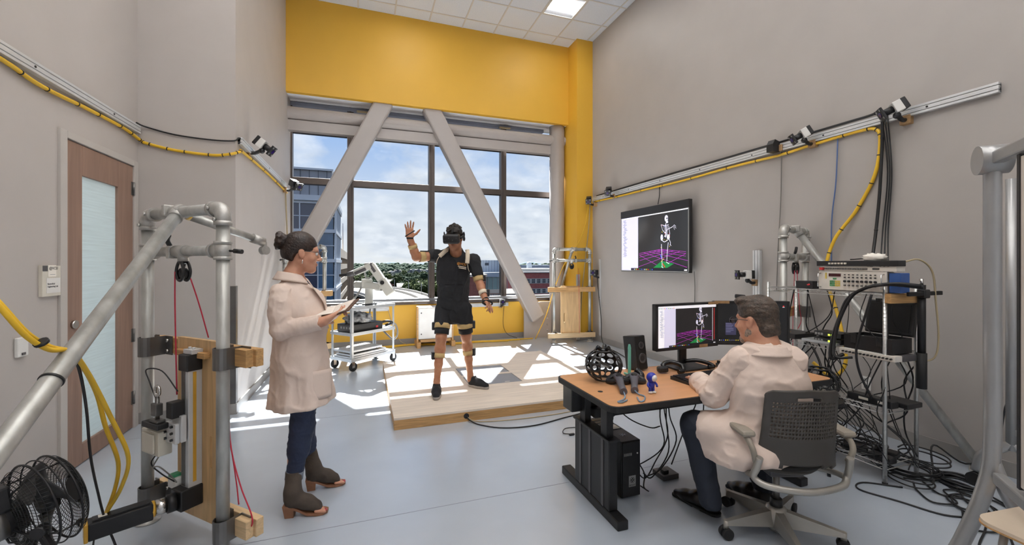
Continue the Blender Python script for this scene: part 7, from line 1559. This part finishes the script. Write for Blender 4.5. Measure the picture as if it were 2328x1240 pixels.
textmesh('@VCU', .034, TM, 'shirt_emblem', 'orange_print', vm, depth=.004, align='CENTER')
for k in range(2): MB().box((-.035 + .012 * k, -.022 - .016 * k, -.003), (.055 + .002 * k, -.014 - .016 * k, .003), 0, TM).build('shirt_text_line', 'strap_cream', vm)
# ================================================================ outside the window, six storeys up
GZ = -20.0
mat('city_ground', (56, 60, 44), .95, var=.25, scale=.02, c2=(74, 72, 64), detail=6, spec=.08)
mat('leaf_a', (56, 68, 38), .9, var=.25, scale=.5, bump=.6, bscale=1.2, spec=.08); mat('leaf_b', (78, 88, 48), .9, var=.22, scale=.5, bump=.6, bscale=1.2, spec=.08); mat('leaf_c', (50, 66, 48), .9, var=.22, scale=.4, bump=.6, bscale=1.0, spec=.08); mat('leaf_hazed', (66, 80, 64), .9, var=.2, scale=.1, bump=.5, bscale=.4, spec=.08); mat('ridge_hazed', (92, 106, 116), .95, var=.08, scale=.01, spec=.08)  # far leaves and ridge are paled, distance haze mixed into their colour
mat('trunk', (96, 80, 66), .9, var=.15); mat('tower_frame', (216, 220, 226), .5, var=.03, scale=1); mat('tower_metal', (158, 160, 166), .45, metal=.2, var=.08, scale=.8, stretch=(1, 1, .1)); mat('tower_glass', (66, 72, 92), .12, var=.25, scale=.25, c2=(80, 78, 100), spec=.8); mat('tower_glass_blue', (84, 118, 150), .12, var=.2, scale=.25, spec=.8)
mat('deck_concrete', (186, 166, 142), .85, var=.08, scale=.3); mat('deck_shade', (84, 78, 72), .9, var=.1); mat('road_concrete', (122, 115, 105), .85, var=.10, scale=.08); mat('parapet_white', (176, 174, 170), .8, var=.05)
mat('brick', (160, 100, 88), .85, var=.10, scale=1.2); mat('brick_red', (168, 96, 92), .85, var=.10, scale=1.2); mat('stone_trim', (214, 200, 184), .8, var=.05); mat('panel_grey', (168, 178, 190), .6, var=.06, scale=.4); mat('win_dark', (70, 76, 88), .2, var=.15); mat('apart_white', (196, 196, 196), .8, var=.05); mat('apart_dark', (104, 108, 122), .8, var=.08); mat('roof_dark', (84, 78, 74), .85, var=.1); mat('glass_green', (150, 172, 168), .2, var=.15)
gp_ = MB(); n = 60
gp_.lathe([(0, GZ), (400, GZ), (4500, GZ)], n, Matrix.Translation((60, 200, 0)), smooth=False); gp_.build('ground_outside', 'city_ground', kind='structure')
def DW(px_, py_, d):
    l = (px_ - 1164) / 960; u = (601 - py_) / 960; s, c = .33119, .94357; return V((s + c * l) * d, (c - s * l) * d, 1.5 + u * d)
# ---- glass tower on the left
tw = thing('glass_tower', 'glass office tower with white frames outside the left of the window', 'building', (-10, 66, GZ)); TY = 60.0; TX0, TX1 = -18.4, -3.5
MB().box((TX0, TY + .25, GZ), (TX1 - .25, TY + 16, 9.7)).build('tower_core', 'win_dark', tw)
lv = [9.7, 5.95, 2.08, -1.74, -5.6, -9.4, -13.2]
for i in range(len(lv) - 1):
    z1, z0 = lv[i], lv[i + 1]; MB().box((TX0, TY - .05, z1 - .35), (TX1, TY + .3, z1 + .1)).build('floor_band', 'tower_frame', tw); MB().box((TX1 - .3, TY, z1 - .35), (TX1 + .05, TY + 16, z1 + .1)).build('floor_band', 'tower_frame', tw)
    zm = (z0 + z1) / 2 - .1
    if i < 5:
        MB().box((TX0, TY + .02, zm - .05), (TX1, TY + .22, zm + .05)).build('mid_rail', 'tower_frame', tw)
        for k in range(7):
            xa_, xb_ = TX0 + 2.13 * k, TX0 + 2.13 * (k + 1)
            for za, zb in ((z0 + .1, zm - .05), (zm + .05, z1 - .35)): MB().box((xa_ + .06, TY + .10, za), (min(xb_ - .06, TX1 - .3), TY + .2, zb)).build('pane', 'tower_glass_blue' if (k == 6 or (k * 3 + i) % 7 == 0) else 'tower_glass', tw)
        for k in range(5):
            ya_ = TY + .3 + 3.1 * k; MB().box((TX1 - .2, ya_ + .06, z0 + .1), (TX1 - .1, ya_ + 3.0, z1 - .35)).build('pane', 'panel_grey', tw)
for k in range(8): MB().box((TX0 + 2.13 * k - .07, TY - .02, -14), (TX0 + 2.13 * k + .07, TY + .25, 9.7)).build('mullion', 'tower_frame', tw)
MB().box((TX0, TY - .3, 9.7), (TX1 + .1, TY + 16, 10.4)).build('parapet', 'tower_frame', tw); MB().box((TX0, TY + .8, 10.4), (TX1 - .5, TY + 14, 13.9)).build('penthouse', 'tower_metal', tw)
for k in range(14): MB().box((TX0 + 1.06 * k, TY + .72, 10.5), (TX0 + 1.06 * k + .06, TY + .8, 13.9)).build('panel_seam', 'win_dark', tw)
MB().box((TX0 - .2, TY + .5, 13.8), (TX1 - .3, TY + 14.2, 14.05)).build('roof_edge', 'tower_frame', tw)
# ---- parking deck
pd = thing('parking_deck', 'tan concrete parking deck between the tower and the window mullion', 'building', (-10, 115, GZ)); PX = -4.55
MB().box((-24, 82, GZ), (PX - 2.0, 149, 4.6)).build('deck_core', 'deck_shade', pd)  # dark solid puts the shade of the open floors into the colour
for i, z in enumerate((4.85, 1.6, -1.6, -4.8, -8.0, -11.2)):
    MB().box((-24, 82, z - 1.25 - (.7 if i == 0 else 0)), (PX, 149, z)).build('deck_parapet', 'deck_concrete', pd)
for k in range(12): MB().box((PX - .8, 82.2 + 6 * k, GZ), (PX - .1, 82.9 + 6 * k, 4)).build('deck_column', 'deck_concrete', pd)
MB().cyl((PX - 1, 84, 4.85), (PX - 1, 84, 8.0), .08, n=8).build('lamp_mast', 'tower_metal', pd)
MB().cyl((PX - 1, 128, 4.85), (PX - 1, 128, 13.0), .12, n=8).build('lamp_mast', 'tower_metal', pd)
# ---- elevated road with parapet and lamps
hw = thing('elevated_road', 'pale curved elevated road below the window', 'road', (0, 240, GZ)); RZ = -13.0
def RP(px_, py_): return DW(px_, py_, 14.5 * 960 / (py_ - 601))
oc = catmull([RP(780, 653.5), RP(806, 653), RP(850, 653.5), RP(887, 656), RP(926, 662), RP(955, 669), RP(975, 676), RP(990, 684), RP(1000, 700)], 5)
ce_ = V(-70, 190, RZ); ic = [q.lerp(V(-55, 150, RZ), .30) for q in oc]; vs = []
b = MB(); N = len(oc)
for q, w_ in zip(oc, ic): vs += [V(q.x, q.y, RZ), V(w_.x, w_.y, RZ), V(w_.x, w_.y, RZ - 1.2), V(q.x, q.y, RZ - 1.2)]
b.add(vs, [(4 * i + k, 4 * i + (k + 1) % 4, 4 * i + 4 + (k + 1) % 4, 4 * i + 4 + k) for i in range(N - 1) for k in range(4)]); b.build('road_deck', 'road_concrete', hw)
for nm, f_ in (('outer_parapet', 0.0), ('middle_parapet', .25), ('inner_parapet', .98)):
    P = [q.lerp(w_, f_) for q, w_ in zip(oc, ic)]; b = MB(); vs = []
    for q in P: vs += [V(q.x, q.y, RZ), V(q.x, q.y, RZ + 1.1), V(q.x + .2, q.y + .4, RZ + 1.1), V(q.x + .2, q.y + .4, RZ)]
    b.add(vs, [(4 * i + k, 4 * i + (k + 1) % 4, 4 * i + 4 + (k + 1) % 4, 4 * i + 4 + k) for i in range(N - 1) for k in range(4)]); b.build(nm, 'parapet_white', hw)
for k in range(6):
    q = oc[4 + 6 * k].lerp(ic[4 + 6 * k], .6); MB().cyl((q.x, q.y, GZ), (q.x, q.y, RZ - 1.2), 1.0, n=10).build('road_pier', 'road_concrete', hw)
for k, (px_, py_, lab) in enumerate(((897, 657, 'street lamp by the curved road, leftmost of three'), (929, 662.5, 'street lamp by the curved road, middle of three'), (958, 670, 'street lamp by the curved road, rightmost of three'))):
    q = RP(px_, py_); t = thing('street_lamp', lab, 'street lamp', (q.x, q.y, RZ)); MB().cyl((q.x, q.y, RZ), (q.x, q.y, RZ + 5.4), .14, .09, n=8).build('lamp_pole', 'tower_metal', t); MB().tube([(q.x, q.y, RZ + 5.4), (q.x - .6, q.y, RZ + 5.9), (q.x - 1.8, q.y, RZ + 6.0)], .08, 6).build('lamp_arm', 'tower_metal', t)
# ---- far apartment row
ap = [(868, 6.5, 0), (878, 9, 1), (892, 10, 0), (905, 12, 1), (918, 10, 0), (929, 9, 1), (940, 13, 0), (952, 13, 1), (965, 12, 0), (977, 13, 1), (990, 11, 0), (1003, 12, 1)]
for k, (px_, h_, wht) in enumerate(ap):
    q = DW(px_, 630, 640 + 14 * (k % 3)); t = thing('apartment_block', 'distant apartment block, number %s from the left in the far row' % ['one', 'two', 'three', 'four', 'five', 'six', 'seven', 'eight', 'nine', 'ten', 'eleven', 'twelve'][k], 'building', (q.x, q.y, GZ), group='far apartment row')
    w_ = 4.6; MB().box((q.x - w_, q.y, GZ), (q.x + w_, q.y + 12, GZ + h_)).build('block_walls', 'apart_white' if wht else 'apart_dark', t); MB().box((q.x - w_ * .45, q.y - .6, GZ), (q.x + w_ * .4, q.y, GZ + h_ + .8)).build('bay', 'apart_dark' if wht else 'apart_white', t); MB().box((q.x - w_ - .2, q.y - .2, GZ + h_), (q.x + w_ + .2, q.y + 12, GZ + h_ + .5)).build('roof_edge', 'stone_trim', t)
    for i in range(4):
        for j in range(int(h_ / 3)): MB().box((q.x - w_ + .8 + 2.3 * i, q.y - .7, GZ + 1 + 3 * j), (q.x - w_ + 1.9 + 2.3 * i, q.y - .5, GZ + 2.6 + 3 * j)).build('window', 'win_dark', t)
# ---- low houses
for k, (px_, py_, d, w_, h_, m) in enumerate(((872, 640, 400, 9, 5, 'brick'), (886, 641, 410, 8, 4, 'brick'), (950, 645, 360, 10, 4, 'apart_white'), (938, 652, 320, 22, 5, 'brick_red'), (966, 655, 300, 9, 4, 'apart_white'), (830, 636, 520, 10, 4, 'apart_white'), (850, 634, 560, 10, 5, 'brick'), (1160, 668, 190, 12, 4, 'apart_white'))):
    q = DW(px_, py_, d); t = thing('low_house', ['brown brick house behind the road, left of a pair', 'brown brick house behind the road, right of a pair', 'small white house among the trees below the apartments', 'wide low red brick building beyond the road', 'small white shed right of the red brick building', 'far white house left among the trees', 'far brick house left among the trees', 'low white building between the brick buildings'][k], 'house', (q.x, q.y, GZ))
    z1 = max(q.z, GZ + 3.5); MB().box((q.x - w_ / 2, q.y, GZ), (q.x + w_ / 2, q.y + 9, z1)).build('house_walls', m, t); b = MB(); b.ext([(-.6, 0), (9.6, 0), (4.5, h_ * .5)], q.x - w_ / 2 - .4, q.x + w_ / 2 + .4, Matrix(((0, 0, 1, 0), (1, 0, 0, q.y), (0, 1, 0, z1), (0, 0, 0, 1)))); b.build('roof', 'roof_dark' if k != 3 else 'stone_trim', t)
    for i in range(3): MB().box((q.x - w_ / 2 + w_ * (.15 + .27 * i), q.y - .15, z1 - 2.2), (q.x - w_ / 2 + w_ * (.28 + .27 * i), q.y, z1 - .8)).build('window', 'win_dark', t)
# ---- brick buildings on the right
bb_ = thing('brick_building', 'brick building with grey rooftop plant room seen past the raised hand side', 'building', (40, 150, GZ)); q = DW(1050, 625, 150); q2 = DW(1115, 625, 150); z1 = q.z
MB().box((q.x, 150, GZ), (q2.x, 175, z1 - .9)).build('brick_walls', 'brick', bb_); MB().box((q.x - .4, 149.6, z1 - .9), (q2.x + .4, 175, z1)).build('cornice', 'stone_trim', bb_); zb = DW(1115, 662, 150).z
w3 = DW(1160, 650, 152); MB().box((q2.x, 152, GZ), (w3.x, 175, zb - 1.4)).build('brick_wing', 'brick', bb_); MB().box((q2.x - .2, 151.7, zb - 1.4), (w3.x, 175, zb)).build('stone_band', 'stone_trim', bb_); MB().box((q2.x + .2, 153, zb), (w3.x, 175, DW(1115, 632, 150).z)).build('glazed_corner', 'glass_green', bb_); MB().box((q2.x, 152.6, DW(1115, 632, 150).z), (w3.x + .3, 175, DW(1115, 621, 150).z)).build('plant_roof', 'panel_grey', bb_)
for k in range(5): MB().box((q2.x + 1.6 + 1.9 * k, 152.8, zb), (q2.x + 1.75 + 1.9 * k, 153, DW(1115, 632, 150).z)).build('glazing_bar', 'parapet_white', bb_)
for k in range(4):
    xx = DW(1126 + 12 * k, 667, 152).x; MB().box((xx - .75, 151.85, zb - 3.1), (xx + .75, 152.0, zb - 1.9)).build('window', 'win_dark', bb_); MB().box((xx - .9, 151.8, zb - 1.9), (xx + .9, 152.0, zb - 1.65)).build('window_head', 'stone_trim', bb_); MB().box((xx - .04, 151.8, zb - 3.1), (xx + .04, 151.85, zb - 1.9)).build('window_bar', 'parapet_white', bb_)
for k in range(2): xx = DW(1062 + 7 * k, 645, 150).x; MB().box((xx - .35, 149.85, z1 - 5), (xx + .35, 150, z1 - 2.6)).build('window', 'win_dark', bb_)
p0 = DW(1078, 592, 165); p1 = DW(1142, 592, 165); MB().box((p0.x, 160, z1 - 2), (p1.x, 178, p0.z)).build('plant_room', 'panel_grey', bb_)
for px_ in (1090, 1117): xx = DW(px_, 601, 160); MB().box((xx.x - .75, 159.8, 1.0), (xx.x + .75, 160, 2.0)).build('plant_window', 'win_dark', bb_)
for k in range(9): xx = p0.x + (p1.x - p0.x) * k / 9; MB().box((xx, 159.92, z1), (xx + .06, 160, p0.z)).build('panel_seam', 'win_dark', bb_)
b2_ = thing('brick_factory', 'red brick factory with white window bands by the white column', 'building', (80, 190, GZ)); a0 = DW(1188, 621, 200); a1 = DW(1300, 621, 200); yy = a0.y
MB().box((a0.x, yy, GZ), (a1.x, yy + 30, a0.z)).build('factory_walls', 'brick_red', b2_); MB().box((a0.x - .5, yy - .5, a0.z), (a1.x, yy + 30, a0.z + .5)).build('coping', 'parapet_white', b2_); MB().box((a0.x + 1, yy + 4, a0.z + .5), (a1.x, yy + 26, a0.z + 2.0)).build('roof_shed', 'parapet_white', b2_)
for zt_ in (DW(1195, 634, 200).z, DW(1195, 657, 200).z):
    MB().box((a0.x + .8, yy - .12, zt_ - 2.4), (a1.x, yy - .02, zt_)).build('window_band', 'parapet_white', b2_)
    for k in range(8):
        for i in range(2):
            for j in range(2): xx = a0.x + 2.0 + 2.75 * k + .85 * i; MB().box((xx, yy - .2, zt_ - 2.1 + 1.0 * j), (xx + .68, yy - .1, zt_ - 1.28 + 1.0 * j)).build('pane', 'win_dark', b2_)
tk = DW(1203, 612, 230); t = thing('water_tower', 'small grey rooftop water tank right of the diagonal brace', 'water tank', (tk.x, tk.y, a0.z + 2)); MB().box((tk.x - 1.2, tk.y - 1.2, GZ), (tk.x + 1.2, tk.y + 1.2, tk.z)).build('tank_tower', 'stone_trim', t); MB().lathe([(1.3, 0), (1.4, .4), (1.4, 3.0), (.8, 3.8), (0, 3.9)], 16, Matrix.Translation((tk.x, tk.y, tk.z))).build('tank', 'panel_grey', t)
a2 = DW(1218, 603, 330); a3 = DW(1300, 603, 330); MB().box((a2.x, a2.y, GZ), (a3.x, a2.y + 40, a2.z)).build('warehouse', 'panel_grey', label='long grey warehouse behind the red brick factory', cat='building')
# ---- trees
tm = ['leaf_a', 'leaf_b', 'leaf_c']
def crown_solid(seed):
    r_ = random.Random(seed); S = Solid((-5, -5, .5), (5, 5, 10.5), .26); S.ell((0, 0, 5), (2.7, 2.7, 3.0), None, .8)
    for k in range(16):
        a = r_.uniform(0, 6.28); e_ = r_.uniform(-.5, 1.3); q = r_.uniform(.9, 1.6); S.ell((2.4 * math.cos(e_) * math.cos(a), 2.4 * math.cos(e_) * math.sin(a), 5 + 2.9 * math.sin(e_)), (q, q, q * .85), None, .35)
    S.disp(lambda x, y, z: .9 * (vnoise(x * 1.3, y * 1.3, z * 1.3) - .5) + .8 * (vnoise(x * 2.9, y * 2.9, z * 2.9) - .5)); return S
rt_ = random.Random(21); protos = []
TP = []
def free_spot(fn, s):
    for _ in range(60):
        q = fn(); q.z = GZ
        if all((q.x - a.x) ** 2 + (q.y - a.y) ** 2 > (4.6 * (s + c)) ** 2 for a, c in TP): break
    TP.append((q, s)); return q
def place_tree(q, s, kind, lab, grp):
    t = thing('tree', lab, 'tree', (q.x, q.y, q.z), rt_.uniform(0, 6), group=grp)
    if kind >= len(protos) or protos[kind] is None:
        while len(protos) <= kind: protos.append(None)
        h_ = bpy.data.objects.new('crown_holder', None); c = crown_solid(40 + kind).mesh('crown', tm[kind], h_, smooth=0); bpy.data.objects.remove(h_); c.parent = t; k_ = MB().cyl((0, 0, 0), (0, 0, 3.5), .35, .22, n=8).build('trunk', 'trunk', t, local=True); protos[kind] = (c, k_)
    else:
        for o in protos[kind]: c = o.copy(); COL.objects.link(c); c.parent = t
    t.scale = (s, s, s)
for k in range(64):
    s_ = rt_.uniform(.9, 1.5); q = free_spot(lambda: DW(rt_.uniform(800, 1015), 601, rt_.uniform(300, 630)), s_); place_tree(q, s_, k % 3, 'green tree among the houses below the apartment row', 'trees below the apartments')
for k in range(16):
    s_ = rt_.uniform(.8, 1.2); q = free_spot(lambda: DW(rt_.uniform(925, 1010), 601, rt_.uniform(262, 298)), s_); place_tree(q, s_, 1 if k % 2 else 0, 'yellow-green tree just beyond the curved road', 'trees beyond the road')
for k in range(4): q = free_spot(lambda: DW(rt_.uniform(804, 835), 601, rt_.uniform(118, 140)), .9); place_tree(q, .8 + .1 * (k % 3), k % 3, 'dark green tree in front of the curved road', 'trees before the road')
b = MB()
for k in range(3600):
    px_ = rt_.uniform(780, 1320); d = rt_.uniform(720, 1500); q = DW(px_, 601, d); r = rt_.uniform(1.6, 4.4) * (d / 900); b.ell((q.x, q.y, GZ + r * .8 + rt_.uniform(0, 11) * (d / 1000)), (r * 1.2, r, r * rt_.uniform(.8, 1.3)), 6, 4)
b.build('tree_belt', 'leaf_hazed', label='continuous belt of distant trees along the horizon', cat='trees', kind='stuff')
b = MB()
for k in range(60): q = DW(640 + 12 * k, 601, 3000); r = 40 + 14 * math.sin(k * .7) + 8 * math.sin(k * 1.9); b.ell((q.x, q.y, GZ), (90, 40, r * .62), 10, 6)
b.build('far_ridge', 'ridge_hazed', label='far ridge on the horizon, tinted pale blue for haze', cat='hills', kind='stuff')
